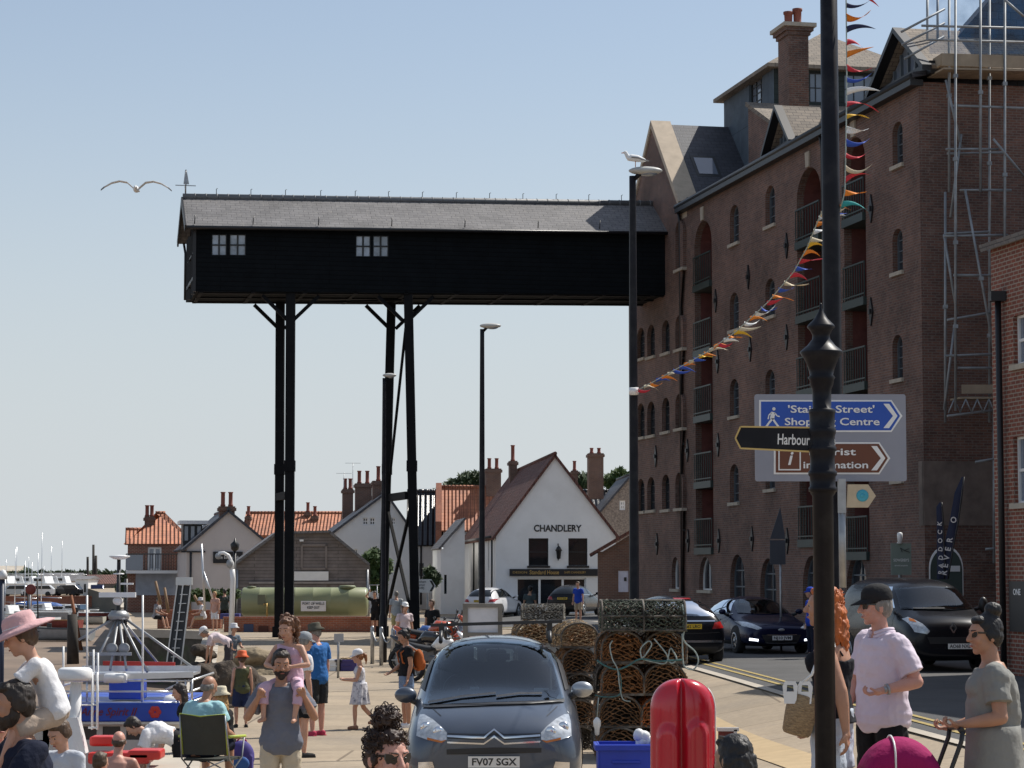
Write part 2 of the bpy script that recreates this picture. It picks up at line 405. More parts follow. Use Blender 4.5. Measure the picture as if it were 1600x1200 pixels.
for y0, y1 in zip(ysq, ysq[1:]):
    x0, x1 = quay_left(y0), quay_left(y1)
    if abs(x1 - x0) > 3: b.bar((x0, y0, .07), (x1, y1, .07), .5, .16)
    else: b.prism([(x0 - .06, y0), (x1 - .06, y1), (x1 + .55, y1), (x0 + .55, y0)], lambda a, c, d: V((a, c, d)), gz(x0, y0) - .3, gz(x0, y0) + .035)
struct(b, 'quay_coping', M['concrete'])

KERB = [(-6, 8.2), (20, 6.3), (36, 5.25), (47, 4.55), (55, 4.0), (75, 2.7), (95, .2), (110, -3.5), (124, -9)]
def kerb_x(y):
    for (y0, x0), (y1, x1) in zip(KERB, KERB[1:]):
        if y <= y1: return x0 + (x1 - x0) * (y - y0) / (y1 - y0)
    return KERB[-1][1]
def fac_x(y): return 11.2 - .209 * (y - 63.5)
yr = [-6 + 2 * i for i in range(66)]
struct(strip_sheet(kerb_x, lambda y: fac_x(y) - 1.7 if y < 96 else 6.5, yr, 14, .012), 'road', M['asphalt'])
struct(strip_sheet(lambda y: kerb_x(y) - .16, kerb_x, yr, 1, .03), 'kerb', M['concrete'])
struct(strip_sheet(lambda y: kerb_x(y) + .28, lambda y: kerb_x(y) + .36, yr, 1, .018), 'yellow_line', M['yellow_line'])
struct(strip_sheet(lambda y: kerb_x(y) + .5, lambda y: kerb_x(y) + .58, yr, 1, .018), 'yellow_line', M['yellow_line'])
struct(strip_sheet(lambda y: kerb_x(y) - 2.4 + .02 * (y - 30), lambda y: kerb_x(y) - 1.75 + .02 * (y - 30), [12 + i for i in range(34)], 2, .012), 'tactile_strip', M['tactile'])
def brow(y): return fac_x(y) - 1.7
struct(strip_sheet(brow, lambda y: fac_x(y) - .02, [-6 + 2 * i for i in range(51)], 3, .12), 'far_pavement', M['concrete'])

# far shore across the harbour
b = MB(); b.prism([(-160, 299), (-28, 299), (-28, 330), (-60, 900), (-500, 900)], lambda a, c, d: V((a, c, d)), -2.6, -.95)
struct(b, 'far_shore', M['paving'])
b = MB(); b.box((-56.5, 298.7, -1.75), (16.5, .5, 1.7)); b.box((-56.5, 298.65, -.85), (16.6, .7, .12))
o = b.build('quay_retaining_wall', M['brick_low'], loc=None); tag(o, 'long low red brick harbour wall behind the beached boats', 'wall')
b = MB(); b.prism([(-50.5, -2.2), (-43.2, -1.2), (-43.2, -2.6), (-50.5, -2.6)], lambda a, z, d: V((a, d, z)), 268, 279); struct(b, 'slipway', M['concrete'])
b = MB()
for i in range(60):
    x = rnd.uniform(-43, -27); y = rnd.uniform(270, 297)
    b.ell((x, y, -2.2), (rnd.uniform(.5, 1.6), rnd.uniform(.5, 1.4), rnd.uniform(.15, .5)), 8, 5)
o = b.build('saltmarsh', M['weed']); o['kind'] = 'stuff'; o['label'] = 'green weed on the mud bank'; o['category'] = 'vegetation'

def hole_rect(a0, a1, z0, z1): return [(a0, z0), (a1, z0), (a1, z1), (a0, z1)]
def hole_arch(a0, a1, z0, z1, rise, n=7):
    c = (a0 + a1) / 2; h = (a1 - a0) / 2; p = [(a0, z0), (a1, z0)]
    for i in range(n + 1):
        t = pi * i / n; p.append((c + h * cos(t), z1 - rise + rise * sin(t)))
    return p
def window(parent, fn, poly, depth, nx=2, nz=4, glass='glass_win', frame='frame_b', bar=.03, fw=.05, name='window', sill=None, sillw=.08, backing=True):
    a0 = min(p[0] for p in poly); a1 = max(p[0] for p in poly); z0 = min(p[1] for p in poly); z1 = max(p[1] for p in poly)
    b = MB(); n = len(poly)
    tri = geometry.tessellate_polygon([[V((a, c, 0)) for a, c in poly]])
    b.add([fn(a, c, depth) for a, c in poly], tri, 0)
    c0 = ((a0 + a1) / 2, (z0 + z1) / 2)
    kx = 1 - 2 * fw / (a1 - a0); kz = 1 - 2 * fw / (z1 - z0)
    inn = [(c0[0] + (a - c0[0]) * kx, c0[1] + (c - c0[1]) * kz) for a, c in poly]
    for d in (depth - .05,):
        vs = [fn(a, c, d) for a, c in poly] + [fn(a, c, d) for a, c in inn] + [fn(a, c, depth) for a, c in inn]
        b.add(vs, [(i, (i + 1) % n, n + (i + 1) % n, n + i) for i in range(n)] + [(n + i, n + (i + 1) % n, 2 * n + (i + 1) % n, 2 * n + i) for i in range(n)], 1)
    def edge(c, lo):
        return lo
    for i in range(1, nx):
        a = a0 + (a1 - a0) * i / nx
        top = z1 - .02
        b.prism([(a - bar / 2, z0 + .02), (a + bar / 2, z0 + .02), (a + bar / 2, top), (a - bar / 2, top)], fn, depth - .035, depth - .004, 1)
    for i in range(1, nz):
        z = z0 + (z1 - z0) * i / nz
        b.prism([(a0 + .02, z - bar / 2), (a1 - .02, z - bar / 2), (a1 - .02, z + bar / 2), (a0 + .02, z + bar / 2)], fn, depth - .03, depth - .003, 1)
    w = b.build(name, [M[glass], M[frame]], parent, world=True)
    if sill:
        sb = MB(); sb.prism([(a0 - .08, z0 - .11), (a1 + .08, z0 - .11), (a1 + .08, z0 - .002), (a0 - .08, z0 - .002)], fn, -sillw, depth - .06)
        so_ = sb.build('sill', M[sill], w); so_.data.transform(mw(parent).inverted())
    return w

GO = V((11.2, 63.5, 0)); GU = V((-.2046, .9788, 0)); GV = V((.9788, .2046, 0))
def G(u, v, z): return GO + GU * u + GV * v + V((0, 0, z))
def fp(px, py, v=0):
    "photo pixel -> (u,z) on the facade plane at depth v"
    d = at(px, py, 100) - V((0, 0, CZ)); n = GV
    t = (GO + GV * v - V((0, 0, CZ))).dot(n) / d.dot(n)
    p = V((0, 0, CZ)) + d * t
    return (p - GO).dot(GU), p.z
gran = thing('granary', 'tall dark red brick granary with many small arched windows beside the road', 'building', G(12, 4, .3), 0)
ffn = lambda a, z, d: G(a, d, z)
WPJ = -.12
wfn = lambda a, z, d: G(a, d + WPJ, z)
EZ = 15.95
facade_holes = []; wing_holes = []; wins = []
def pwin(px, y0, y1, wpx, store, v=0):
    uc, z1 = fp(px, y0, v); _, z0 = fp(px, y1, v)
    h = abs(fp(px - wpx / 2, y0, v)[0] - fp(px + wpx / 2, y0, v)[0]) / 2
    h = max(.36, min(h, .62))
    p = hole_arch(uc - h, uc + h, z0, z1, h * .75); store.append(p); return p
small = []
for px, rows, w in ((1402, ((190, 258), (357, 425), (523, 592), (690, 750)), 16), (1203, ((290, 352), (435, 494), (577, 636), (706, 764)), 15), (1147, ((320, 380), (457, 515), (592, 650), (725, 785)), 14)):
    for y0, y1 in rows: small.append(pwin(px, y0, y1, w, facade_holes))
wsm = []
for px, rows in ((1017, ((507, 557), (627, 680), (745, 797))), (1040, ((500, 551), (621, 674), (741, 796))), (1061, ((492, 545), (615, 669), (738, 794))), (1061, ((345, 420),)), (1001, ((512, 560), (630, 683), (748, 799)))):
    for y0, y1 in rows: wsm.append(pwin(px, y0, y1, 12, wing_holes, WPJ))
# tall loading recesses
recess = []
for px, y0, y1, w in ((1098, 345, 862, 27), (1263, 262, 850, 38), (1334, 215, 870, 34)):
    uc, z1 = fp(px, y0); h = abs(fp(px - w / 2, y0)[0] - fp(px + w / 2, y0)[0]) / 2; z0 = fp(px, y1)[1]
    p = hole_arch(uc - h, uc + h, z0, z1, h * .8, 10); facade_holes.append(p); recess.append((uc, h, z0, z1, p))
ground_arch = []
for px, y0, y1, w, kind in ((1102, 870, 922, 20, 'w'), (1152, 866, 942, 24, 'd'), (1200, 872, 946, 28, 'd'), (1268, 868, 950, 34, 'd'), (1338, 868, 960, 36, 'd')):
    uc, z1 = fp(px, y0); h = abs(fp(px - w / 2, y0)[0] - fp(px + w / 2, y0)[0]) / 2; z0 = max(fp(px, y1)[1], .65)
    h = min(h, .85); p = hole_arch(uc - h, uc + h, z0, z1, h * 1.1, 10); facade_holes.append(p); ground_arch.append((uc, h, z0, z1, p, kind))
uc, z1 = fp(1055, 870, WPJ); warch = hole_arch(uc - .5, uc + .5, fp(1055, 920, WPJ)[1], z1, .6, 8); wing_holes.append(warch)
UW0, UW1, UA = 23.7, 31.1, 27.4
b = MB()
b.panel([(0, 0), (UW0, 0), (UW0, EZ), (0, EZ)], facade_holes, ffn, .24, 0)
# end wall facing the camera, back and far walls
efn = lambda a, z, d: G(d, a, z)
eh = [hole_rect(3.25, 4.35, 12.1, 14.6), hole_rect(3.25, 4.35, 7.9, 9.9)]
b.panel([(0, 0), (14, 0), (14, EZ), (0, EZ)], eh, efn, .24, 0)
b.quad(G(UW0, 14, 0), G(0, 14, 0), G(0, 14, EZ), G(UW0, 14, EZ))
b.quad(G(UW0, 0.3, 0), G(UW0, 14, 0), G(UW0, 14, EZ), G(UW0, .3, EZ))
# wing
GA = 19.95; GE = 16.4
b.panel([(UW0, 0), (UW1, 0), (UW1, GE), (UA, GA), (UW0, GE)], wing_holes, wfn, .24, 0)
b.quad(G(UW0, WPJ, 0), G(UW0, .3, 0), G(UW0, .3, GE), G(UW0, WPJ, GE))
b.quad(G(UW0, .3, EZ - .5), G(UW0, 9, EZ - .5), G(UW0, 9, GE), G(UW0, .3, GE))
b.quad(G(UW1, WPJ, 0), G(UW1, 9, 0), G(UW1, 9, GE), G(UW1, WPJ, GE))
b.build('wall', M['brick'], gran, world=True)
# corbel band + stone plinth band at the corner
b = MB()
b.prism([(0, 3.75), (.35, 3.75), (.35, 5.5), (0, 5.5)], ffn, -.02, .1)
b.prism([(-.02, 3.75), (6.5, 3.75), (6.5, 5.5), (-.02, 5.5)], efn, -.02, .08)
b.build('rendered_patch', mat('dull_render', (.16, .125, .105), .9, var=.3, vs=2), gran, world=True)
for p in small: window(gran, ffn, p, .2, 2, 4, 'glass_win', 'frame_b', sill='stone')
for p in wsm: window(gran, wfn, p, .2, 2, 4, 'glass_win', 'frame_k', sill='stone')
window(gran, wfn, warch, .2, 2, 1, 'glass_win', 'wpaint', bar=.06, sill='stone')
for h in eh: window(gran, efn, h, .2, 3, 4, 'glass_win', 'frame_b')
for uc, h, z0, z1, p in recess:
    rb = MB(); n = len(p)
    rb.add([ffn(a, c, .23) for a, c in p] + [ffn(a, c, 1.0) for a, c in p], [(i, (i + 1) % n, n + (i + 1) % n, n + i) for i in range(n)], 0)
    tri = geometry.tessellate_polygon([[V((a, c, 0)) for a, c in p]])
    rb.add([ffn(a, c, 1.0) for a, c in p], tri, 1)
    nfl = 5; hz = (z1 - z0) / nfl
    r0 = rb.build('loading_recess', [M['redarch'], M['inner']], gran, world=True)
    for k in range(nfl):
        zb = z0 + k * hz + (.0 if k else .02)
        d = MB(); d.prism(hole_rect(uc - h + .06, uc + h - .06, zb + .15, zb + hz - .55), ffn, .86, .95, 0)
        d.prism(hole_rect(uc - .03, uc + .03, zb + .15, zb + hz - .55), ffn, .82, .86, 1)
        d.prism(hole_rect(uc - h + .06, uc + h - .06, zb + hz * .45, zb + hz * .45 + .05), ffn, .82, .857, 1)
        w = d.build('glazed_door', [M['glass_win'], M['greensteel']], gran, world=True)
        g = MB(); g.prism(hole_rect(uc - h + .02, uc + h - .02, zb - .12, zb + .12), ffn, -.1, .85, 0)
        g.prism(hole_rect(uc - h + .02, uc + h - .02, zb + 1.12, zb + 1.17), ffn, -.08, -.03, 0)
        g.prism(hole_rect(uc - h + .02, uc + h - .02, zb + .2, zb + .24), ffn, -.08, -.04, 0)
        nb = 9
        for i in range(nb + 1):
            a = uc - h + .03 + (2 * h - .06) * i / nb
            g.prism(hole_rect(a - .012, a + .012, zb + .12, zb + 1.12), ffn, -.07, -.045, 0)
        g.build('balcony', M['greensteel'], gran, world=True)
    ks = MB(); ks.prism([(uc - .14, z1 + .02), (uc + .14, z1 + .02), (uc + .2, z1 + .5), (uc - .2, z1 + .5)], ffn, -.05, .1); ks.build('keystone', M['stone'], gran, world=True)
for uc, h, z0, z1, p, kind in ground_arch:
    w = window(gran, ffn, p, .2, 2, 1 if kind == 'w' else 3, 'glass_win', 'wpaint' if kind == 'w' else 'frame_b', bar=.05, name='arched_window' if kind == 'w' else 'arched_door', sill='stone' if kind == 'w' else None)
# iron pattress plates
for px, y in ((1119, 470), (1170, 433), (1230, 384), (1122, 565), (1173, 546), (1230, 527), (1123, 695), (1176, 842), (1124, 845), (1362, 326), (1362, 487), (1231, 845), (1032, 850), (1076, 845), (1030, 713), (1075, 704)):
    u, z = fp(px, y); o = 0 if u < UW0 else WPJ
    pb = MB(); pb.prism([(u - .16, z), (u, z - .42), (u + .16, z), (u, z + .42)], lambda a, c, d: G(a, d + o, c), -.05, .02)
    pb.prism([(u - .07, z - .07), (u + .07, z - .07), (u + .07, z + .07), (u - .07, z + .07)], lambda a, c, d: G(a, d + o, c), -.1, -.05)
    pb.build('tie_plate', M['black'], gran, world=True)
# eaves gutter and downpipes
b = MB(); b.tube([G(-.1, -.22, EZ + .12), G(UW0, -.22, EZ + .12)], .1, 8)
b.prism([(-.28, EZ - .12), (.1, EZ - .12), (.1, EZ + .05), (-.28, EZ + .05)], lambda a, z, d: G(d, a, z), -.1, UW0)
for u in (fp(1068, 600)[0], fp(1290, 300)[0]):
    b.tube([G(u, -.2, EZ + .1), G(u, -.1, EZ - .5), G(u, -.1, .8)], .055, 8)
    for z in (4, 7.2, 10.4, 13.5): b.box(G(u, -.06, z), (.16, .1, .08))
b.build('gutter', M['black'], gran, world=True)
# roofs
def slab(b, pts, t, m=0):
    pts = [V(p) for p in pts]; n = (pts[1] - pts[0]).cross(pts[2] - pts[0]).normalized()
    if n.z < 0: n = -n
    k = len(pts); lo = [p - n * t for p in pts]
    b.add(pts + lo, [tuple(range(k)), tuple(reversed(range(k, 2 * k)))] + [(i, (i + 1) % k, k + (i + 1) % k, k + i) for i in range(k)], m)
b = MB()
slab(b, [G(-.2, -.25, EZ + .22), G(UW0, -.25, EZ + .22), G(UW0, 5, EZ + 1.2), G(-.2, 5, EZ + 1.2)], .14)
slab(b, [G(-.2, 5, EZ + 1.2), G(UW0, 5, EZ + 1.2), G(UW0, 14.2, EZ + .3), G(-.2, 14.2, EZ + .3)], .14)
slab(b, [G(UW0 - .12, .18, GE - .02), G(UW0 - .12, 9, GE - .02), G(UA, 9, GA - .02), G(UA, .18, GA - .02)], .12)
slab(b, [G(UW1 + .12, .18, GE - .02), G(UW1 + .12, 9, GE - .02), G(UA, 9, GA - .02), G(UA, .18, GA - .02)], .12)
b.build('roof', M['slate_dark'], gran, world=True)
b = MB()   # gable coping stones
for sgn, ue in ((1, UW0 - .22), (-1, UW1 + .22)):
    slab(b, [G(ue, WPJ - .06, GE - .12), G(ue, .62, GE - .12), G(UA, .62, GA + .12), G(UA, WPJ - .06, GA + .12)], .2)
b.box(G(UW0 - .3, .25, GE - .5), (.5, .8, .55), (0, 0, atan2(GV.y, GV.x)))
b.build('gable_coping', M['coping'], gran, world=True)
u0, z0_ = 25.0, 0
def wingroof(u, v, lift=0): return G(u, v, GE + (GA - GE) * (u - UW0) / (UA - UW0) + lift)
rl = MB()
def wpt(px, py):
    d = at(px, py, 100) - V((0, 0, CZ)); a = wingroof(UW0, 1); n = (wingroof(UA, 1) - a).cross(wingroof(UW0, 4) - a)
    t = (a - V((0, 0, CZ))).dot(n) / d.dot(n); p = V((0, 0, CZ)) + d * t
    return (p - GO).dot(GU), (p - GO).dot(GV)
q = [wpt(1084, 250), wpt(1113, 250), wpt(1122, 275), wpt(1093, 275)]
um = sum(a for a, c in q) / 4; vm = sum(c for a, c in q) / 4
hu, hv = (q[0][0] - q[3][0]) / 2, (q[1][1] - q[0][1]) / 2
for k, (ex, l, m_) in enumerate(((.12, .07, 1), (0, .09, 0))):
    slab(rl, [wingroof(um - abs(hu) - ex, vm - abs(hv) - ex, l), wingroof(um - abs(hu) - ex, vm + abs(hv) + ex, l), wingroof(um + abs(hu) + ex, vm + abs(hv) + ex, l), wingroof(um + abs(hu) + ex, vm - abs(hv) - ex, l)], .08, m_)
rl.build('skylight', [M['glass_sky'], M['frame_k']], gran, world=True)
# rooftop clad box with hipped roof
BU0, BU1, BV0, BV1, BZ0, BZ1 = 21.7, 28.0, 3.0, 8.4, 16.2, 21.3
b = MB(); bxh = lambda a, z, d: G(a, BV0 + d, z)
pa = [fp(1170, 128, BV0), fp(1191, 118, BV0), fp(1191, 166, BV0), fp(1170, 178, BV0)]
ua, ub = sorted((pa[0][0], pa[1][0])); za, zb = pa[2][1], pa[0][1]
wl = hole_rect(ua, ub, za + .1, zb)
b.panel([(BU0, BZ0), (BU1, BZ0), (BU1, BZ1), (BU0, BZ1)], [wl], bxh, .2, 0)
bfh = lambda a, z, d: G(BU0 + d, a, z)
fw = [hole_rect(BV0 + 1.4, BV0 + 2.2, 19.85, 21.0), hole_rect(BV0 + 2.75, BV0 + 4.0, 19.85, 21.0)]
b.panel([(BV0, BZ0), (BV1, BZ0), (BV1, BZ1), (BV0, BZ1)], fw, bfh, .2, 1)
b.quad(G(BU1, BV0, BZ0), G(BU1, BV1, BZ0), G(BU1, BV1, BZ1), G(BU1, BV0, BZ1)); b.quad(G(BU0, BV1, BZ0), G(BU1, BV1, BZ0), G(BU1, BV1, BZ1), G(BU0, BV1, BZ1))
b.build('rooftop_cabin', [M['clad_blue'], M['clad_green']], gran, world=True)
window(gran, bxh, wl, .15, 3, 4, 'glass_sky', 'frame_k')
for h in fw: window(gran, bfh, h, .15, 3, 2, 'glass_sky', 'frame_k')
b = MB(); e = .34; ap0, ap1 = G(BU0 + 2.4, 5.7, BZ1 + 1.75), G(BU1 - 2.4, 5.7, BZ1 + 1.75)
c4 = [G(BU0 - e, BV0 - e, BZ1 - .1), G(BU0 - e, BV1 + e, BZ1 - .1), G(BU1 + e, BV1 + e, BZ1 - .1), G(BU1 + e, BV0 - e, BZ1 - .1)]
b.add(c4 + [ap0, ap1] + [p - V((0, 0, .14)) for p in c4], [(0, 1, 4), (1, 2, 5, 4), (2, 3, 5), (3, 0, 4, 5), (0, 1, 7, 6), (1, 2, 8, 7), (2, 3, 9, 8), (3, 0, 6, 9), (6, 7, 8, 9)], 0)
b.build('cabin_roof', M['stone_tile'], gran, world=True)
b = MB(); slab(b, [G(17, 1.9, 17.75), G(17, 8.6, 17.75), G(BU0, 8.6, 19.75), G(BU0, 1.9, 19.75)], .15)
b.prism([(17.1, 16.2), (BU0, 16.2), (BU0, 19.6), (17.1, 17.6)], lambda a, z, d: G(a, d, z), 2.0, 2.3, 1); b.quad(G(17.1, 2, 16.2), G(17.1, 8.5, 16.2), G(17.1, 8.5, 17.6), G(17.1, 2, 17.6), 1)
b.build('lean_to_roof', [M['stone_tile'], M['brick']], gran, world=True)
# chimney
def obox(b, u0, u1, v0, v1, z0, z1, m=0):
    p = [G(u, v, z) for u in (u0, u1) for v in (v0, v1) for z in (z0, z1)]
    b.add(p, [(0, 1, 3, 2), (4, 6, 7, 5), (0, 4, 5, 1), (2, 3, 7, 6), (0, 2, 6, 4), (1, 5, 7, 3)], m)
ch = MB(); obox(ch, 13.6, 14.7, .85, 1.55, 15.9, 20.4, 0)
for i, e in enumerate((.06, .14, .22)): obox(ch, 13.6 - e, 14.7 + e, .85 - e, 1.55 + e, 20.4 + i * .13, 20.53 + i * .13, 1 if i == 2 else 0)
co = ch.build('chimney', [M['brick'], M['stone']], gran, world=True)
for v, h in ((1.02, .5), (1.34, .62)):
    q = MB(); q.lathe([(.15, 0), (.17, .1), (.13, .15), (.14, h - .1), (.17, h - .08), (.17, h)], 14, G(14.1, v, 20.79)); q.build('chimney_pot', mat('terracotta', (.21, .065, .045), .8) if 'terracotta' not in bpy.data.materials else bpy.data.materials['terracotta'], co, world=True)
b = MB()
obox(b, 12.4, 15.0, .5, 2.1, 16.35, 16.9); obox(b, 11.0, 13.6, 1.4, 3.2, 16.9, 17.35); b.build('parapet', M['stone'], gran, world=True)
# glazed triangular dormers
def dormer(apx, lpx, rpx, v0=.15, dp=5.0):
    (ua_, za_), (ul, zl), (ur, zr) = fp(*apx, v0), fp(*lpx, v0), fp(*rpx, v0)
    fn = lambda a, z, d: G(a, d + v0, z)
    b = MB()
    zb = EZ + .2
    def slope(u_a, z_a, u_e, z_e):
        b.prism([(u_a, z_a + .16), (u_e, z_e + .16), (u_e, z_e), (u_a, z_a)], fn, -.28, .0, 0)
        slab(b, [fn(u_a, z_a + .15, 0), fn(u_e, z_e + .15, 0), fn(u_e, z_e + .15, dp), fn(u_a, z_a + .15, dp)], .12, 1)
    w = max(abs(ul - ua_), abs(ur - ua_))
    slope(ua_, za_, ua_ + w, zb); slope(ua_, za_, ua_ - w * .95, zb)
    b.prism([(ua_ - w * .93, zb), (ua_ + w * .97, zb), (ua_, za_ - .05)], fn, .25, .35, 2)
    k = 8
    for i in range(1, k):
        u = ua_ - w * .93 + w * 1.9 * i / k; zt = za_ - abs(u - ua_) / w * (za_ - zb) - .1
        b.prism(hole_rect(u - .05, u + .05, zb, max(zt, zb + .1)), fn, .17, .25, 3)
    b.prism(hole_rect(ua_ - w * .9, ua_ + w * .9, zb - .05, zb + .3), fn, .0, .3, 0)
    b.build('dormer', [M['black'], M['stone_tile'], M['glass_sky'], M['frame_b']], gran, world=True)
dormer((1409, 52), (1365, 160), (1450, 105))
dormer((1222, 172), (1200, 238), (1240, 222), dp=1.3)
# parapet gable on the scaffolded end
b = MB()
pf = lambda a, z, d: G(d, a, z)
b.prism([(.25, EZ), (9.6, EZ), (9.6, 21.5), (4.9, 21.2)], pf, 1.2, 1.9)
b.build('end_gable', M['slate_dark'], gran, world=True)
gl = 17.9
def GG(u, v, z): return G(u, v, z + .31 * v / gl * (z > 9))
g0, g1 = 25.6, 29.2; gm = 27.4; ZB, ZE, ZR = 13.0, 15.4, 16.75
gan = thing('gantry', 'long black boarded gantry on tall legs reaching out over the quay', 'building', GG(gm, -9, 0))
nf = lambda a, z, d: GG(g0 + d, -a, z)     # near wall, a = distance out from the granary
def gp(px, py):
    d = at(px, py, 100) - V((0, 0, CZ)); t = (GG(g0, 0, 0) - V((0, 0, CZ))).dot(GU) / d.dot(GU); p = V((0, 0, CZ)) + d * t
    q = -(p - GO).dot(GV); return q, p.z + .31 * q / gl
gw = []
for x0, x1, y0, y1 in ((331, 354, 366, 399), (359, 384, 366, 399), (556, 579, 368, 401), (583, 607, 368, 401)):
    p = [gp(x0, y0), gp(x1, y1)]; gw.append(hole_rect(min(p[0][0], p[1][0]), max(p[0][0], p[1][0]), p[1][1], p[0][1]))
far = [[(a, z) for a, z in h] for h in gw]
b = MB()
b.panel([(-.1, ZB), (gl, ZB), (gl, ZE + .1), (-.1, ZE + .1)], gw, nf, .12, 0)
ff = lambda a, z, d: GG(g1 - d, -a, z)
fh2 = [hole_rect(a0 - 2.4, a0 + 1.6, 13.2, 15.0) for a0 in (gl - 2.2, gl - 8.6)]
b.panel([(-.1, ZB), (gl, ZB), (gl, ZE + .1), (-.1, ZE + .1)], fh2, ff, .12, 0)
b.panel([(g0, ZB), (g1, ZB), (g1, ZE + .1), (gm, ZR - .1), (g0, ZE + .1)], [hole_rect(g0 + .9, g1 - .9, ZB + .5, ZE - .3)], lambda a, z, d: GG(a, -gl + d, z), .12, 0)
b.quad(nf(-.1, ZB, 0), nf(gl, ZB, 0), ff(gl, ZB, 0), ff(-.1, ZB, 0), 0)
b.quad(nf(-.1, ZB + .3, .12), nf(gl, ZB + .3, .12), ff(gl, ZB + .3, .12), ff(-.1, ZB + .3, .12), 1)
b.build('boarded_wall', [M['clad_black'], M['inner']], gan, world=True)
M['painted_sky_pane'] = mat('painted_sky_pane', (.30, .35, .42), .06, var=.7, vs=1.2, spec=1.0)  # pale patchy base colour stands in for sky reflected in the panes
for h in gw:
    g = MB(); a0, a1, z0, z1 = h[0][0], h[1][0], h[0][1], h[2][1]
    for i in range(3):
        a = a0 + (a1 - a0) * i / 2; g.prism(hole_rect(a - .03, a + .03, z0, z1), nf, .03, .08)
    for i in range(3):
        z = z0 + (z1 - z0) * i / 2; g.prism(hole_rect(a0 + .03, a1 - .03, z - .025, z + .025), nf, .032, .078)
    g.prism(h, nf, .085, .1, 1); g.build('window', [M['frame_k'], M['painted_sky_pane']], gan, world=True)
# skirting beams under the floor
b = MB()
for u in (g0 + .25, g1 - .25, gm): b.bar(GG(u, .0, ZB + .08), GG(u, -gl + .1, ZB + .08), .25, .26)
for k in range(10): b.bar(GG(g0, -.6 - k * 1.9, ZB + .02), GG(g1, -.6 - k * 1.9, ZB + .02), .14, .12)
b.build('floor_beam', M['blackbeam'], gan, world=True)
b = MB(); ov = .4; ee = ZE - .02
for s_, ue in ((1, g0 - .35), (-1, g1 + .35)):
    slab(b, [GG(ue, -.0, ee), GG(ue, -gl - ov, ee), GG(gm, -gl - ov, ZR), GG(gm, 0, ZR)], .12)
rf = b.build('slate_roof', M['slate'], gan, world=True)
b = MB(); b.tube([GG(gm, 0, ZR + .02), GG(gm, -gl - ov, ZR + .02)], .13, 8)
for k in range(44): b.tube([GG(gm, -.2 - k * .41, ZR + .02), GG(gm, -.24 - k * .41, ZR + .02)], .145, 8)
b.build('ridge_tile', M['steel'], rf, world=False) if False else b.build('ridge_tile', mat('lead_grey', (.16, .165, .17), .6, .2), gan, world=True)
b = MB()
for px in (338, 392, 446, 501, 555, 607, 660, 713, 765, 817, 869, 920, 971):
    a, z = None, None
    d = at(px, 305, 100) - V((0, 0, CZ)); t = (GG(gm, 0, 0) - V((0, 0, CZ))).dot(GU) / d.dot(GU); p = V((0, 0, CZ)) + d * t; vv = (p - GO).dot(GV)
    b = MB(); b.tube([GG(gm, vv, ZR + .05), GG(gm, vv, ZR + .34), GG(gm, vv + .05, ZR + .36)], .014, 5); b.build('roof_spike', M['black'], gan, world=True)
for px in (303, 394, 496, 610, 724, 838, 934):
    a, z = gp(px, 353); b = MB(); b.tube([GG(g0 - .3, -a, ZE + .05), GG(g0 - .28, -a + .02, ZE + .38)], .02, 5); b.build('roof_spike', M['black'], gan, world=True)
b = MB()   # end barge boards and gutter, frame of the loading opening
for ue in (g0 - .38, g1 + .38): b.bar(GG(ue, -gl - ov - .03, ee - .1), GG(gm, -gl - ov - .03, ZR - .1), .06, .26)
b.tube([GG(g0 - .38, .0, ee - .07), GG(g0 - .38, -gl - ov, ee - .07)], .07, 8)
for u in (g0 + .05, g0 + .9, g1 - .9, g1 - .05): b.bar(GG(u, -gl - .06, ZB), GG(u, -gl - .06, ZE), .12)
b.bar(GG(g0, -gl - .06, ZB + .5), GG(g1, -gl - .06, ZB + .5), .12); b.bar(GG(g0, -gl - .06, ZB + 1.5), GG(g1, -gl - .06, ZB + 1.5), .06)
b.tube([GG(g1 + .3, -gl - .2, ee - .1), GG(g1 + .1, -gl - .15, ee - .5), GG(g1 + .1, -gl - .15, ZB + .1)], .05, 6)
b.build('barge_board', M['black'], gan, world=True)
b = MB(); top = GG(gm, -gl - .3, ZR); b.tube([top, top + V((0, 0, 1.0))], .03, 6)
for d in (GU, GV): b.bar(top + V((0, 0, .45)) - d * .38, top + V((0, 0, .45)) + d * .38, .03)
b.prism([(-.08, .5), (.13, .5), (.03, 1.05), (-.02, 1.05)], lambda a, z, d: top + GV * a + GU * d + V((0, 0, z)), -.012, .012)
b.build('weather_vane', M['steel'], gan, world=True)
def leg(pt, pb, w=.33):
    b = MB(); b.bar(pt, pb, w, w); z = V(pt) + (V(pb) - V(pt)) * .5; b.bar(z + V((0, 0, .2)), z - V((0, 0, .2)), w + .06, w + .06)
    b.box(V(pb) + V((0, 0, .2)), (w + .14, w + .14, .5)); return b.build('leg', M['blackbeam'], gan, world=True)
VA, VB = -14.4, -10.1
ua0, ua1 = g0 + .25, g1 - .25
leg(GG(ua0, VA, ZB), GG(ua0, VA + .03, -.05)); leg(GG(ua1, VA - .05, ZB), GG(ua1, VA, -.05))
leg(GG(ua0, VB + .1, ZB), GG(ua0, VB + .42, -.05)); leg(GG(ua1, VB - .05, ZB), GG(ua1, VB - .35, -.05))
for v in (VA, VB):
    for u in (ua0, ua1):
        for s_ in (-1, 1): b = MB(); b.bar(GG(u, v + s_ * .12, ZB - 1.0), GG(u, v + s_ * 1.05, ZB - .1), .13); b.build('strut', M['blackbeam'], gan, world=True)
    b = MB(); b.bar(GG(ua0, v + .1, 5.3), GG(ua1, v - .1, 5.3), .2, .28); b.build('cross_beam', M['blackbeam'], gan, world=True)
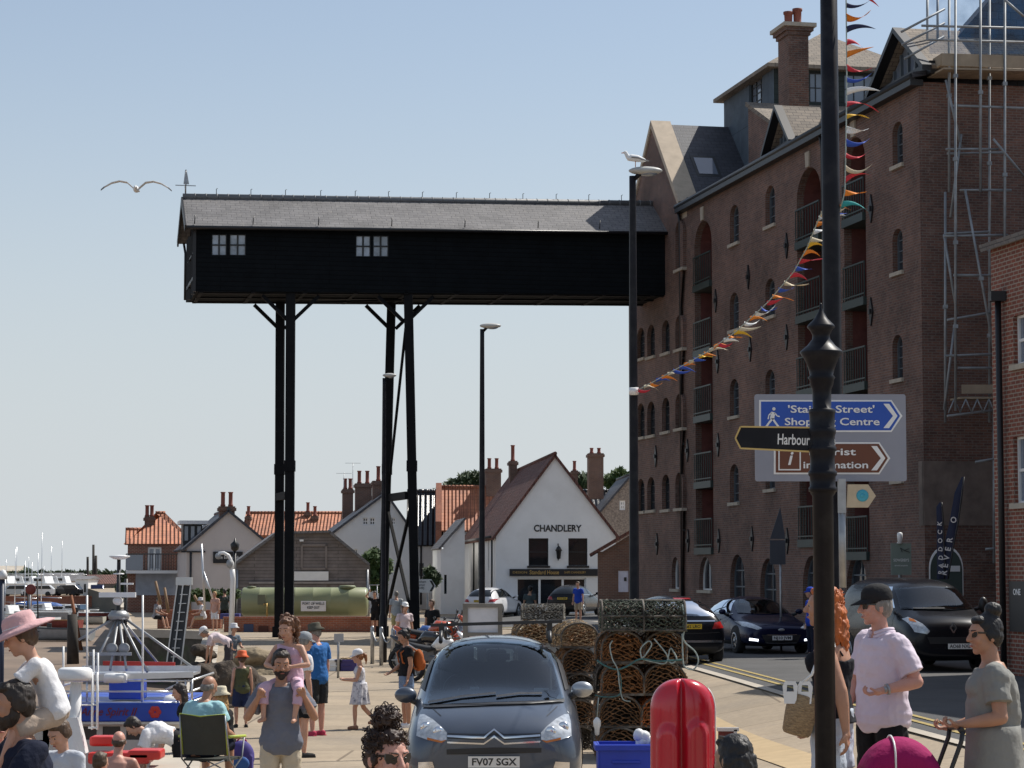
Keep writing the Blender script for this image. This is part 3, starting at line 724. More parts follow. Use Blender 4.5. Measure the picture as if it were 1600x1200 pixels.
b = MB(); b.bar(GG(gm - .6, VA, ZB - .28), GG(gm - .6, VB, ZB - .12), .07)
b.build('tie_rod', M['blackbeam'], gan, world=True)
b = MB(); b.bar(GG(ua0, VB + .25, 5.0), GG(ua1, VB - .3, .4), .1); b.bar(GG(ua1, VB - .2, 5.0), GG(ua0, VB + .38, .4), .1)
b.bar(GG(ua0, VB + .1, ZB - .4), GG(ua1, VB - .15, 5.5), .09)
b.build('cross_brace', M['blackbeam'], gan, world=True)
M['terracotta'] = bpy.data.materials['terracotta']
class Frame:
    def __init__(s, Y, pxl, base, vpx):
        s.P = V((atx(pxl, Y), Y, base)); s.D = V(((vpx - 800) / FPX, 1, 0)).normalized(); s.A = V((s.D.y, -s.D.x, 0))
    def fn(s, a, z, d): return V((s.P.x, s.P.y, 0)) + s.A * a + s.D * d + V((0, 0, z))
    def side(s, a0=0):            # wall running back; first coord = depth, third goes inward (+a)
        return lambda q, z, d: s.fn(a0 + d, z, q)
    def px(s, x, y, d=0):
        r = at(x, y, 100) - V((0, 0, CZ)); o = V((s.P.x, s.P.y, 0)) + s.D * d
        t = (o - V((0, 0, CZ))).dot(s.D) / r.dot(s.D); p = V((0, 0, CZ)) + r * t
        return (p - o).dot(s.A), p.z
    def rect(s, x0, y0, x1, y1, d=0):
        a = s.px(x0, y0, d); b = s.px(x1, y1, d)
        return hole_rect(min(a[0], b[0]), max(a[0], b[0]), min(a[1], b[1]), max(a[1], b[1]))
def gable_house(fr, root, w, ez, ax, az, dep, wall, roof, holes=(), sholes=(), ov=.15, base=None, ft=.15):
    z0 = fr.P.z - .3
    b = MB()
    b.panel([(0, z0), (w, z0), (w, ez), (ax, az), (0, ez)], list(holes), fr.fn, .2)
    b.panel([(0, z0), (dep, z0), (dep, ez), (0, ez)], list(sholes), fr.side(0), .2)
    b.quad(fr.fn(w, z0, 0), fr.fn(w, z0, dep), fr.fn(w, ez, dep), fr.fn(w, ez, 0))
    b.add([fr.fn(0, z0, dep), fr.fn(w, z0, dep), fr.fn(w, ez, dep), fr.fn(ax, az, dep), fr.fn(0, ez, dep)], [(0, 1, 2, 3, 4)])
    b.build('wall', M[wall], root, world=True)
    r = MB()
    for e, s_ in ((0, -1), (w, 1)):
        k = (az - ez) / abs(ax - e); o = .25
        slab(r, [fr.fn(e + s_ * o, ez - k * o + ft, -ov), fr.fn(e + s_ * o, ez - k * o + ft, dep + ov), fr.fn(ax, az + ft, dep + ov), fr.fn(ax, az + ft, -ov)], .13)
    r.tube([fr.fn(ax, az + ft, -ov), fr.fn(ax, az + ft, dep + ov)], .11, 8)
    return r.build('roof', M[roof], root, world=True)
def eave_house(fr, root, w, ez, rz, dep, wall, roof, holes=(), hip=0, ov=.25, z0=None):
    z0 = fr.P.z - .3 if z0 is None else z0
    b = MB()
    b.panel([(0, z0), (w, z0), (w, ez), (0, ez)], list(holes), fr.fn, .2)
    for a in (0, w):
        p = [fr.fn(a, z0, 0), fr.fn(a, z0, dep), fr.fn(a, ez, dep), fr.fn(a, rz if not hip else ez, dep / 2), fr.fn(a, ez, 0)]
        b.add(p, [(0, 1, 2, 3, 4)])
    b.quad(fr.fn(0, z0, dep), fr.fn(w, z0, dep), fr.fn(w, ez, dep), fr.fn(0, ez, dep))
    b.build('wall', M[wall], root, world=True)
    r = MB(); t = .14; k = (rz - ez) / (dep / 2) * ov
    if hip:
        r0, r1 = fr.fn(hip, rz + t, dep / 2), fr.fn(w - hip, rz + t, dep / 2)
        c = [fr.fn(-ov, ez - k + t, -ov), fr.fn(w + ov, ez - k + t, -ov), fr.fn(w + ov, ez - k + t, dep + ov), fr.fn(-ov, ez - k + t, dep + ov)]
        r.add(c + [r0, r1], [(0, 1, 5, 4), (1, 2, 5), (2, 3, 4, 5), (3, 0, 4), (0, 3, 2, 1)])
        r.tube([r0, r1], .12, 8)
    else:
        slab(r, [fr.fn(-ov, ez - k + t, -ov), fr.fn(w + ov, ez - k + t, -ov), fr.fn(w + ov, rz + t, dep / 2), fr.fn(-ov, rz + t, dep / 2)], .13)
        slab(r, [fr.fn(-ov, ez - k + t, dep + ov), fr.fn(w + ov, ez - k + t, dep + ov), fr.fn(w + ov, rz + t, dep / 2), fr.fn(-ov, rz + t, dep / 2)], .13)
        r.tube([fr.fn(-ov, rz + t, dep / 2), fr.fn(w + ov, rz + t, dep / 2)], .12, 8)
    return r.build('roof', M[roof], root, world=True)
def chimney(root, fr, px0, px1, ytop, ybot, d, dd=.9, wall='brick_dark', pots=2, poth=.7):
    a0, z1 = fr.px(px0, ytop, d); a1, _ = fr.px(px1, ytop, d); _, z0 = fr.px(px0, ybot, d)
    b = MB(); hf = lambda x, z, q: fr.fn(x, z, d + q)
    b.prism(hole_rect(a0, a1, z0 - 1.2, z1 - .25), hf, 0, dd); b.prism(hole_rect(a0 - .08, a1 + .08, z1 - .25, z1 - .08), hf, -.08, dd + .08); b.prism(hole_rect(a0 - .02, a1 + .02, z1 - .08, z1), hf, -.02, dd + .02)
    c = b.build('chimney', M[wall], root, world=True)
    for i in range(pots):
        a = a0 + (a1 - a0) * (i + .5) / pots; q = MB()
        q.lathe([(.13, 0), (.15, .08), (.115, .12), (.11, poth - .08), (.14, poth - .05), (.14, poth)], 10, fr.fn(a, z1, d + dd / 2))
        o = q.build('chimney_pot', M['terracotta'], c, world=True)
    return c
Fc = Frame(125, 775, .2, 462)
ch_ = thing('shop', 'white gabled shop with big black CHANDLERY lettering on its front', 'building', Fc.fn(3, .2, 8))
_, cez = Fc.px(775, 836); cax, caz = Fc.px(867, 713); cw, _ = Fc.px(962, 830)
h1, h2 = Fc.rect(826, 841, 857, 884), Fc.rect(888, 841, 918, 884)
h3 = Fc.rect(807, 903, 916, 948)
sh = []
for q0, q1 in ((2.0, 2.7), (4.4, 5.1), (8, 8.7), (11.5, 12.2)): sh.append(hole_rect(q0, q1, 2.5, 4.2))
gable_house(Fc, ch_, cw, cez, cax, caz, 25, 'white', 'brown_tile', [h1, h2, h3], sh)
for h in (h1, h2): window(ch_, Fc.fn, h, .16, 1, 2, 'glass_dark', 'frame_k', bar=.05, sill='black')
window(ch_, Fc.fn, h3, .18, 3, 1, 'glass_dark', 'wpaint', bar=.12, fw=.08, name='shop_window')
for h in sh: window(ch_, Fc.side(0), h, .15, 1, 2, 'glass_dark', 'frame_k')
b = MB(); b.prism(Fc.rect(796, 889, 935, 900), Fc.fn, -.12, -.005); fa = b.build('fascia', M['black'], ch_, world=True)
angA = atan2(Fc.A.y, Fc.A.x)
def wall_text(body, fr, px, py, hpx, m, parent, off=.03, bold=0.0, w=None, **k):
    a, z = fr.px(px, py); size = hpx * fr.P.y / FPX / .72
    p = fr.fn(a, z, -off) - mw(parent).translation
    t = text('lettering', body, size, m, parent, p, (pi / 2, 0, atan2(fr.A.y, fr.A.x)), bold, .004, **k)
    if w:
        x = [v.co.x for v in t.data.vertices]; cur = max(x) - min(x); t.scale.x = w * fr.P.y / FPX / cur
    return t
wall_text('CHANDLERY', Fc, 871, 826, 10.5, M['black'], ch_, .02, .012, 75)
wall_text('Standard House', Fc, 850, 894.5, 6.5, M['gold'], ch_, .14, .003, 46)
wall_text('SHIPS CHANDLERY', Fc, 898, 894.5, 3.4, M['gold'], ch_, .14, .0, 34)
wall_text('DESIGN', Fc, 812, 894.5, 3.4, M['gold'], ch_, .14, .0, 22)
def wall_lantern(fr, px, py, parent, d=0):
    a, z = fr.px(px, py, d); b = MB(); b.lathe([(.0, -.35), (.1, -.3), (.14, .1), (.19, .12), (.1, .3), (.02, .38)], 8, fr.fn(a, z, d - .3)); b.bar(fr.fn(a, z + .3, d), fr.fn(a, z + .3, d - .3), .04); b.bar(fr.fn(a, z + .5, d - .02), fr.fn(a, z - .4, d - .02), .05)
    b.build('lantern', M['black'], parent, world=True)
wall_lantern(Fc, 872, 864, ch_)
b = MB(); sf = Fc.side(0)
for q in (1.2, 9.8, 14): b.tube([sf(q, cez - .1, -.12), sf(q, .3, -.12)], .05, 6)
b.tube([sf(0, cez - .1, -.3), sf(25, cez - .1, -.3)], .07, 6); b.build('downpipe', M['black'], ch_, world=True)
chimney(ch_, Fc, 797, 808, 720, 740, 19, 1.1, pots=1, poth=1.0); chimney(ch_, Fc, 760, 783, 732, 760, 27, 1.2, pots=2)
# white annex on its left
Fa = Frame(135, 689, .2, 462)
an = thing('annex', 'narrow white lean to building with slit window beside the chandlery', 'building', Fa.fn(1, .2, 2))
aw = Fa.px(726, 900)[0]; z_hi = Fa.px(728, 812)[1]; z_lo = Fa.px(690, 858)[1]
sl_ = Fa.rect(694, 898, 698, 928)
b = MB(); b.panel([(0, -.2), (aw, -.2), (aw, z_hi), (.2, z_lo), (0, z_lo)], [sl_], Fa.fn, .2)
b.quad(Fa.fn(0, -.2, 0), Fa.fn(0, -.2, 8), Fa.fn(0, z_lo, 8), Fa.fn(0, z_lo, 0)); b.quad(Fa.fn(aw, -.2, 0), Fa.fn(aw, -.2, 8), Fa.fn(aw, z_hi, 8), Fa.fn(aw, z_hi, 0)); b.build('wall', M['white'], an, world=True)
window(an, Fa.fn, sl_, .15, 1, 1, 'glass_dark', 'frame_k', fw=.02)
b = MB(); slab(b, [Fa.fn(-.15, z_lo + .05, -.15), Fa.fn(-.15, z_lo + .05, 8), Fa.fn(aw, z_hi + .12, 8), Fa.fn(aw, z_hi + .12, -.15)], .12); b.build('roof', M['slate'], an, world=True)
# orange roofed house and black pantile house behind
Fo = Frame(150, 693, .2, 700)
oh = thing('house', 'small house with bright orange pantiled roof left of the chandlery', 'house', Fo.fn(2, .2, 4))
ow = Fo.px(775, 800)[0]
orf = eave_house(Fo, oh, ow, Fo.px(700, 826)[1], Fo.px(700, 762)[1], 5.2, 'white', 'orange_tile')
b = MB(); e0, r0 = Fo.px(690, 815)[1], Fo.px(690, 757)[1]
b.prism([(-.3, e0), (2.6, r0 + .2), (5.5, e0), (5.5, 0), (-.3, 0)], lambda q, z, d: Fo.fn(d, z, q), -.5, -.12); b.build('parapet', M['brick_low'], oh, world=True)
Fb = Frame(152, 641, .2, 700)
bh = thing('house', 'white house with shiny black pantiled roof behind the gantry legs', 'house', Fb.fn(2, .2, 4))
bw = Fb.px(690, 800)[0]
eave_house(Fb, bh, bw, Fb.px(660, 848)[1], Fb.px(660, 768)[1], 5.6, 'white', 'black_tile', [Fb.rect(655, 880, 662, 900)])
window(bh, Fb.fn, Fb.rect(655, 880, 662, 900), .15, 2, 2)
b = MB(); x = Fb.px(658, 850)[0]; b.tube([Fb.fn(x, Fb.px(658, 850)[1], -.1), Fb.fn(x, .3, -.1)], .06, 6); b.build('downpipe', M['black'], bh, world=True)
# dark brick shed right of the chandlery, flint house behind
Fs = Frame(108, 934, .2, 925)
ss = thing('shed', 'low dark brick shed with brown roof between chandlery and granary', 'shed', Fs.fn(1.5, .2, 2))
sw = 4.2; sez = Fs.px(945, 862)[1]
b = MB(); zt = Fs.px(984, 822)[1]
nh = [Fs.rect(966, 892, 982, 925)]
b.panel([(0, 0), (sw, 0), (sw, zt + 1.2), (.2, sez), (0, sez)], nh, Fs.fn, .1); b.quad(Fs.fn(0, 0, 0), Fs.fn(0, 0, 8), Fs.fn(0, sez, 8), Fs.fn(0, sez, 0)); b.build('wall', M['brick_dark'], ss, world=True)
b = MB(); slab(b, [Fs.fn(-.4, sez - .1, -.3), Fs.fn(-.4, sez - .1, 8), Fs.fn(sw, zt + 1.4, 8), Fs.fn(sw, zt + 1.4, -.3)], .12); b.build('roof', M['brown_tile'], ss, world=True)
b = MB(); b.prism(nh[0], Fs.fn, .03, .09); dr = b.build('door', mat('pale_door', (.55, .57, .68), .5), ss, world=True)
b = MB(); b.prism(Fs.rect(975, 902, 979, 908), Fs.fn, .01, .03); b.build('notice', M['frame_k'], dr, world=True)
Ff = Frame(160, 938, .2, 600)
fl = thing('house', 'flint walled house with dark roof behind the granary corner', 'house', Ff.fn(2, .2, 4))
fwid = Ff.px(1040, 800)[0]; fax, faz = Ff.px(985, 745)
fh_ = Ff.rect(968, 782, 977, 797)
gable_house(Ff, fl, fwid, Ff.px(940, 800)[1], fax, faz, 9, 'flint', 'slate_dark', [fh_])
window(fl, Ff.fn, fh_, .12, 2, 2, 'glass_win', 'wpaint', bar=.08, fw=.12)
chimney(fl, Ff, 920, 943, 708, 752, 2, 1.4, pots=2, poth=.4); chimney(fl, Ff, 894, 903, 735, 752, 6, 1.0, pots=1)
Fg = Frame(166, 905, .2, 600)
g_ = thing('house', 'house with black pantiles glimpsed right of the chandlery gable', 'house', Fg.fn(2, .2, 4))
eave_house(Fg, g_, Fg.px(962, 800)[0], Fg.px(930, 808)[1], Fg.px(930, 768)[1], 5, 'flint', 'black_tile')
# big pale house with chimneys
Fp = Frame(138, 518, .2, 330)
ph = thing('house', 'big pale rendered gable house with a row of chimneys and dark slate roof', 'house', Fp.fn(4, .2, 6))
pw = Fp.px(648, 850)[0]; pax, paz = Fp.px(603, 772)
ph_h = [Fp.rect(567, 809, 575, 820), Fp.rect(578, 809, 586, 820), Fp.rect(543, 858, 549, 872), Fp.rect(553, 858, 559, 872), Fp.rect(612, 809, 618, 820)]
gable_house(Fp, ph, pw, Fp.px(518, 836)[1], pax, paz, 14, 'pale_render', 'slate_dark', ph_h)
for h in ph_h: window(ph, Fp.fn, h, .15, 2, 2, 'glass_win', 'wpaint', bar=.05)
chimney(ph, Fp, 536, 552, 764, 785, 13, 1, pots=2); chimney(ph, Fp, 556, 581, 755, 790, 7, 1.1, pots=2, poth=.8); chimney(ph, Fp, 583, 601, 751, 775, 3, 1, pots=1, poth=.9)
b = MB()
for px, y0, y1, d in ((538, 738, 764, 13), (552, 722, 764, 13)):
    a, z1 = Fp.px(px, y0, d); z0 = Fp.px(px, y1, d)[1]; b.tube([Fp.fn(a, z0 - 1, d + .4), Fp.fn(a, z1, d + .4)], .02, 5)
    b.bar(Fp.fn(a - .5, z1 - .05, d + .4), Fp.fn(a + .5, z1 - .05, d + .4), .02)
    for k in range(5): b.bar(Fp.fn(a - .4 + k * .2, z1 - .05, d + .25), Fp.fn(a - .4 + k * .2, z1 - .05, d + .55), .015)
b.build('aerial', M['steel'], ph, world=True)
# long orange roof behind
Fl = Frame(165, 384, .2, 800)
lo = thing('house', 'long house roof of orange pantiles seen between the gantry legs', 'house', Fl.fn(4, .2, 4))
eave_house(Fl, lo, Fl.px(530, 830)[0], Fl.px(400, 836)[1], Fl.px(400, 803)[1], 5, 'brick_low', 'orange_tile')
chimney(lo, Fl, 477, 484, 800, 812, 2, .6, pots=1); chimney(lo, Fl, 384, 391, 806, 828, 1, .6, pots=1); chimney(lo, Fl, 487, 496, 806, 818, 1.5, .6, pots=1)
# timber shed
Ft = Frame(112, 366, .1, 300)
ts = thing('shed', 'weathered grey timber boat shed with flat topped gable', 'shed', Ft.fn(3, .1, 3))
P = [Ft.px(*q) for q in ((367, 968), (578, 968), (578, 884), (515, 832), (432, 834), (367, 882))]
dh = Ft.rect(388, 910, 554, 968)
b = MB(); b.prism(P, Ft.fn, 0, 9); b.build('wall', M['wood_grey'], ts, world=True)
b = MB(); b.prism(Ft.rect(389, 909, 553, 912), Ft.fn, -.16, -.003); b.build('door_track', mat('faded_timber', (.30, .27, .25), .8), ts, world=True)
for x0, x1 in ((392, 432), (458, 510), (516, 552)):
    b = MB(); b.prism(Ft.rect(x0, 913, x1, 966), Ft.fn, -.1, -.004); b.build('door', M['wood_grey'], ts, world=True)
b = MB()
for e in (Ft.rect(470, 850, 511, 890),):
    a0, z0 = e[0]; a1, z1 = e[2]
    for q in (hole_rect(a0, a1, z1 - .1, z1), hole_rect(a0, a0 + .1, z0, z1), hole_rect(a1 - .1, a1, z0, z1), hole_rect(a0, a1, z0, z0 + .1)): b.prism(q, Ft.fn, -.06, -.003)
b.build('loft_door', mat('faded_timber_b', (.22, .19, .175), .8), ts, world=True)
b = MB(); b.prism(Ft.rect(458, 893, 513, 907), Ft.fn, -.09, -.004); b.build('sign_board', M['wpaint'], ts, world=True)
b = MB(); b.prism(Ft.rect(468, 843, 474, 846), Ft.fn, -.2, -.004); b.build('lamp', M['wplastic'], ts, world=True)
r = MB()
for q in ((P[5], P[4]), (P[4], P[3]), (P[3], P[2])):
    (a0, z0), (a1, z1) = q; slab(r, [Ft.fn(a0, z0 + .1, -.25), Ft.fn(a1, z1 + .1, -.25), Ft.fn(a1, z1 + .1, 9.2), Ft.fn(a0, z0 + .1, 9.2)], .12)
r.build('roof', M['slate'], ts, world=True)
b = MB()
for x in (371, 574): a, z = Ft.px(x, 890); b.tube([Ft.fn(a, z, -.08), Ft.fn(a, .1, -.08)], .05, 6)
b.build('downpipe', M['steel'], ts, world=True)
# grey gabled house with dormer
Fh = Frame(128, 293, .2, 120)
gh = thing('house', 'grey rendered gable house with dark name board and boxed dormer', 'house', Fh.fn(3, .2, 5))
hw = Fh.px(425, 880)[0]; hax, haz = Fh.px(357, 800)
gable_house(Fh, gh, hw, Fh.px(293, 856)[1], hax, haz, 12, 'grey_render', 'slate_dark')
chimney(gh, Fh, 343, 367, 791, 806, .05, .8, pots=2, poth=.8)
b = MB(); b.prism(Fh.rect(333, 862, 379, 880), Fh.fn, -.1, -.004); nb_ = b.build('name_board', M['black'], gh, world=True)
wall_text('The Edinburgh', Fh, 356, 871, 5, M['wpaint'], gh, .12, 0, 34)
b = MB(); a0, z0 = Fh.px(286, 846, 3); a1, z1 = Fh.px(316, 819, 3)
b.prism(hole_rect(a0, a1, z0 - .3, z1), lambda a, z, d: Fh.fn(a, z, 3 + d), 0, 2.6, 0); b.prism(hole_rect(a0 - .2, a1 + .3, z1, z1 + .2), lambda a, z, d: Fh.fn(a, z, 3 + d), -.25, 3, 1)
for i in range(3):
    w_ = (a1 - a0) / 3; b.prism(hole_rect(a0 + w_ * i + .08, a0 + w_ * (i + 1) - .08, z0 + .05, z1 - .12), lambda a, z, d: Fh.fn(a, z, 3 + d), -.03, -.002, 2)
b.build('dormer', [M['frame_k'], M['wpaint'], M['glass_sky']], gh, world=True)
b = MB(); a, z = Fh.px(298, 862); b.tube([Fh.fn(a, z, -.1), Fh.fn(a, .2, -.1)], .06, 6); b.tube([Fh.fn(-.3, z, -.1), Fh.fn(1, z, -.1)], .05, 6); b.build('downpipe', M['black'], gh, world=True)
# red brick house with balcony
Fr = Frame(140, 201, .2, 250)
rh = thing('house', 'red brick waterside house with orange hipped roof and balcony', 'house', Fr.fn(3, .2, 3))
rw = Fr.px(300, 880)[0]; hd = Fr.rect(231, 855, 252, 891)
hd2 = Fr.rect(217, 908, 238, 925)
eave_house(Fr, rh, rw, Fr.px(230, 850)[1], Fr.px(230, 803)[1], 7, 'brick_red', 'orange_tile', [hd, hd2], hip=0.01 + 2.2, z0=-2.3)
window(rh, Fr.fn, hd, .14, 2, 1, 'glass_sky', 'wpaint', bar=.12, fw=.1, name='balcony_door')
window(rh, Fr.fn, hd2, .14, 1, 1, 'glass_sky', 'wpaint', fw=.1)
b = MB(); b.prism(Fr.rect(212, 896, 290, 930), Fr.fn, -.08, -.004); pn = b.build('rendered_panel', mat('bluegrey_panel', (.33, .37, .44), .7), rh, world=True)
chimney(rh, Fr, 226, 241, 807, 825, 2, .9, pots=2, poth=.7)
b = MB(); (a0, z0), (a1, z1) = Fr.px(197, 896), Fr.px(296, 894)
b.prism(hole_rect(a0, a1, z0, z0 + .18), Fr.fn, -1.3, -.01, 0)
for i in range(25):
    a = a0 + (a1 - a0) * i / 24; b.bar(Fr.fn(a, z0 + .18, -1.25), Fr.fn(a, z0 + 1.15, -1.25), .03, m=1)
b.bar(Fr.fn(a0, z0 + 1.15, -1.25), Fr.fn(a1, z0 + 1.15, -1.25), .06, m=1); b.prism(hole_rect(a0, a0 + 1.0, z0 + .2, z0 + 1.1), Fr.fn, -1.3, -1.22, 2)
b.build('balcony', [M['wpaint'], M['black'], M['glass_sky']], rh, world=True)
Fq = Frame(146, 203, .2, 250)
lw_ = thing('house', 'low orange roofed extension at the waterside end of the brick house', 'house', Fq.fn(.5, .2, 2))
eave_house(Fq, lw_, Fq.px(222, 850)[0], Fq.px(206, 848)[1], Fq.px(206, 830)[1], 3, 'brick_dark', 'orange_tile', z0=-2.3)
# quay retaining walls and tank
Fw = Frame(96, 348, 0, 780)
def brickwall(label, fr, x0, x1, ytop, z0, dep, m='brick_low', cap=True):
    t = thing('brick_wall', label, 'wall', fr.fn(fr.px(x0, ytop)[0] + 1, z0, 0))
    r_ = fr.rect(x0, ytop, x1, ytop + 5); a0, a1, zt = r_[0][0], r_[1][0], r_[2][1]
    b = MB(); b.prism(hole_rect(a0, a1, z0, zt), fr.fn, 0, dep); b.build('wall', M[m], t, world=True)
    if cap: b = MB(); b.prism(hole_rect(a0 - .04, a1 + .04, zt + .001, zt + .08), fr.fn, -.05, dep + .05); b.build('coping', M['brick_low'], t, world=True)
    return t
bw1 = brickwall('long red brick retaining wall below the green storage tank', Fw, 350, 600, 967, -.2, .35)
b = MB(); b.prism(Fw.rect(381, 975, 396, 988), Fw.fn, -.04, -.002); b.build('plaque', mat('blue_plaque', (.03, .05, .12), .5), bw1, world=True)
b = MB(); b.prism(Fw.rect(404, 978, 419, 1000), Fw.fn, -.05, -.002); b.build('hatch_door', mat('rust_door', (.09, .03, .02), .8), bw1, world=True)
Fw2 = Frame(101.5, 240, 0, 780)
brickwall('low red brick harbour wall where people sit by the pale gable house', Fw2, 246, 345, 956, -.2, .4)
Ft2 = Frame(99.5, 376, 0, 800)
tk = thing('tank', 'long green cylindrical storage tank lying on the brick wall', 'tank', Ft2.fn(2.5, .5, .7))
(a0, zc), (a1, _) = Ft2.px(376, 948), Ft2.px(572, 943)
rad = .61; cz = .52 + rad + .05
b = MB(); prof = [(0.001, 0), (rad * .93, .0), (rad, .05)]
L_ = a1 - a0
for k in range(1, 7): prof += [(rad, L_ * k / 7 - .02), (rad * 1.012, L_ * k / 7), (rad, L_ * k / 7 + .02)]
prof += [(rad, L_ - .06), (rad * .9, L_ + .02), (0.001, L_ + .06)]
b.lathe(prof, 40, Ft2.fn(a0, cz, .7), ax='x', smooth=True); b.build('shell', M['tank'], tk, world=True)
b = MB(); hx, hz = Ft2.px(408, 955); b.box(Ft2.fn(hx, cz + .1, .1), (.32, .1, .42)); b.build('inspection_hatch', mat('hatch_green', (.13, .14, .09), .6), tk, world=True)
b = MB(); b.tube([Ft2.fn(hx + .25, .55, .0), Ft2.fn(hx + .25, cz - .05, .0), Ft2.fn(hx + .1, cz - .1, 0)], .04, 8); b.build('pipe', M['gold'], tk, world=True)
b = MB(); b.lathe([(.36, 0), (.36, .1), (.3, .14), (.001, .15)], 20, Ft2.fn(Ft2.px(541, 930)[0], cz + rad - .05, .7)); b.lathe([(.2, 0), (.2, .06), (.001, .08)], 16, Ft2.fn(Ft2.px(390, 930)[0], cz + rad - .02, .7)); b.build('manhole', mat('manhole_green', (.16, .18, .10), .6), tk, world=True)
sg = MB(); q = Ft2.rect(470, 939, 509, 955); s0 = (q[0][0], q[0][1]); s1 = (q[2][0], q[2][1])
sg.prism(q, Ft2.fn, .05, .1); sgo = sg.build('notice', M['wpaint'], tk, world=True)
def ftext(body, px, py, h, w): 
    a, z = Ft2.px(px, py); t = text('lettering', body, h * 99.5 / FPX / .72, M['frame_k'], tk, Ft2.fn(a, z, .035) - mw(tk).translation, bold=.002)
    x = [v.co.x for v in t.data.vertices]; t.scale.x = w * 99.5 / FPX / (max(x) - min(x))
ftext('PORT OF WELLS', 489.5, 943.3, 3.8, 34); ftext('KEEP OUT', 489.5, 949.5, 3.8, 19)
b = MB()
for x in (Ft2.px(578, 940)[0], Ft2.px(590, 940)[0], Ft2.px(602, 940)[0]): b.tube([Ft2.fn(x, .3, -.4), Ft2.fn(x, 1.9, -.4)], .025, 6)
for z in (.9, 1.4, 1.9): b.tube([Ft2.fn(Ft2.px(576, 940)[0], z, -.4), Ft2.fn(Ft2.px(604, 940)[0], z, -.4)], .02, 6)
tag(b.build('railing', M['steel'], None, loc=Ft2.fn(Ft2.px(590, 940)[0], .3, -.4), world=True), 'grey tubular railing at the right end of the green tank', 'railing')

Fz = Frame(48, 1556, .4, 37)
rb = thing('building', 'bright red brick building with dark downpipe cut by the right frame edge', 'building', Fz.fn(2, .4, 0))
rbx = at(1556, 900, 48).x; RO = V((rbx, 48, 0))
rfn = lambda u, z, d: RO - GU * u + GV * d + V((0, 0, z))   # u towards the camera along its facade
def rpx(px, py):
    r = at(px, py, 100) - V((0, 0, CZ)); t = (RO - V((0, 0, CZ))).dot(GV) / r.dot(GV); p = V((0, 0, CZ)) + r * t
    return -(p - RO).dot(GU), p.z
rz = rpx(1557, 383)[1]
hol = []
for y0, y1 in ((494, 565), (683, 785)):
    p0 = rpx(1583, y0); p1 = rpx(1612, y1); hol.append(hole_rect(p0[0], p0[0] + 1.3, p1[1] - .0, p0[1]))
b = MB(); b.panel([(0, 0), (16, 0), (16, rz), (0, rz)], hol, rfn, .2)
b.quad(rfn(0, 0, 0), rfn(0, 0, 10), rfn(0, rz, 10), rfn(0, rz, 0)); b.quad(rfn(16, 0, 0), rfn(16, 0, 10), rfn(16, rz, 10), rfn(16, rz, 0))
b.build('wall', M['brick_red'], rb, world=True)
for h in hol: window(rb, rfn, h, .14, 2, 2, 'glass_sky', 'wpaint', bar=.06, sill='stone')
b = MB(); dx = rpx(1570, 600)[0]; b.tube([rfn(dx, rpx(1570, 460)[1], -.12), rfn(dx, .5, -.12)], .065, 8); b.box(rfn(dx, rpx(1570, 463)[1], -.14), (.3, .3, .2)); b.build('downpipe', M['black'], rb, world=True)
b = MB(); wq_ = lambda u, v, z: RO - GU * u + GV * v + V((0, 0, z))
b.add([wq_(u, v, z) for u in (-13.5, -.4) for v in (9, 16) for z in (0, 13.5)], [(0, 1, 3, 2), (4, 6, 7, 5), (0, 4, 5, 1), (2, 3, 7, 6), (0, 2, 6, 4), (1, 5, 7, 3)]); b.build('added_shade_block', M['brick_red'], rb, world=True)  # unseen block added to close the gap and shade the road
b = MB(); slab(b, [rfn(-.15, rz + .05, -.2), rfn(16, rz + .05, -.2), rfn(16, rz + 1.8, 5), rfn(-.15, rz + 1.8, 5)], .15); b.build('roof', M['slate'], rb, world=True)
b = MB(); b.box(rfn(1.4, rz + .45, 1.2), (.9, .9, .8)); b.build('roof_vent', M['frame_k'], rb, world=True)
# wall sign below right (dark board with white letters)
b = MB(); q0 = rpx(1582, 908); q1 = rpx(1640, 990); b.prism(hole_rect(q0[0], q0[0] + 1.6, q1[1], q0[1]), rfn, -.08, -.004); b.build('sign_board', M['black'], rb, world=True)
text('lettering', 'ONE', .17, M['wpaint'], rb, rfn(q0[0] + .4, q0[1] - .22, -.09) - mw(rb).translation, (pi / 2, 0, atan2(-GU.y, -GU.x)), .004)

sc = thing('scaffolding', 'grey tube scaffolding with boards and blue netting on the granary end', 'scaffolding', G(-1.2, 2, .4))
def ep(px, py, u=-1.0):
    r = at(px, py, 100) - V((0, 0, CZ)); o = G(u, 0, 0); t = (o - V((0, 0, CZ))).dot(GU) / r.dot(GU); return V((0, 0, CZ)) + r * t
def pole(p0, p1, r=.036, name='scaffold_pole'):
    b = MB(); b.tube([p0, p1], r, 7)
    d = (V(p1) - V(p0)); n = max(1, int(d.length / 2.2))
    for i in range(1, n):
        q = V(p0) + d * i / n; b.box(q, (.12, .12, .1))
    b.build(name, M['scaff'], sc, world=True)
for px, y0, y1, u in ((1493, 642, -10, -1.15), (1532, 300, -10, -1.15), (1477, 660, 300, -.7), (1483, 300, 0, -.7), (1546, 660, -10, -.7), (1570, 560, -10, -1.15), (1449, 110, -10, .9), (1465, 85, -10, .9), (1553, 880, 640, -.9), (1560, 900, 560, -.6)):
    pole(ep(px, y0, u), ep(px, y1, u))
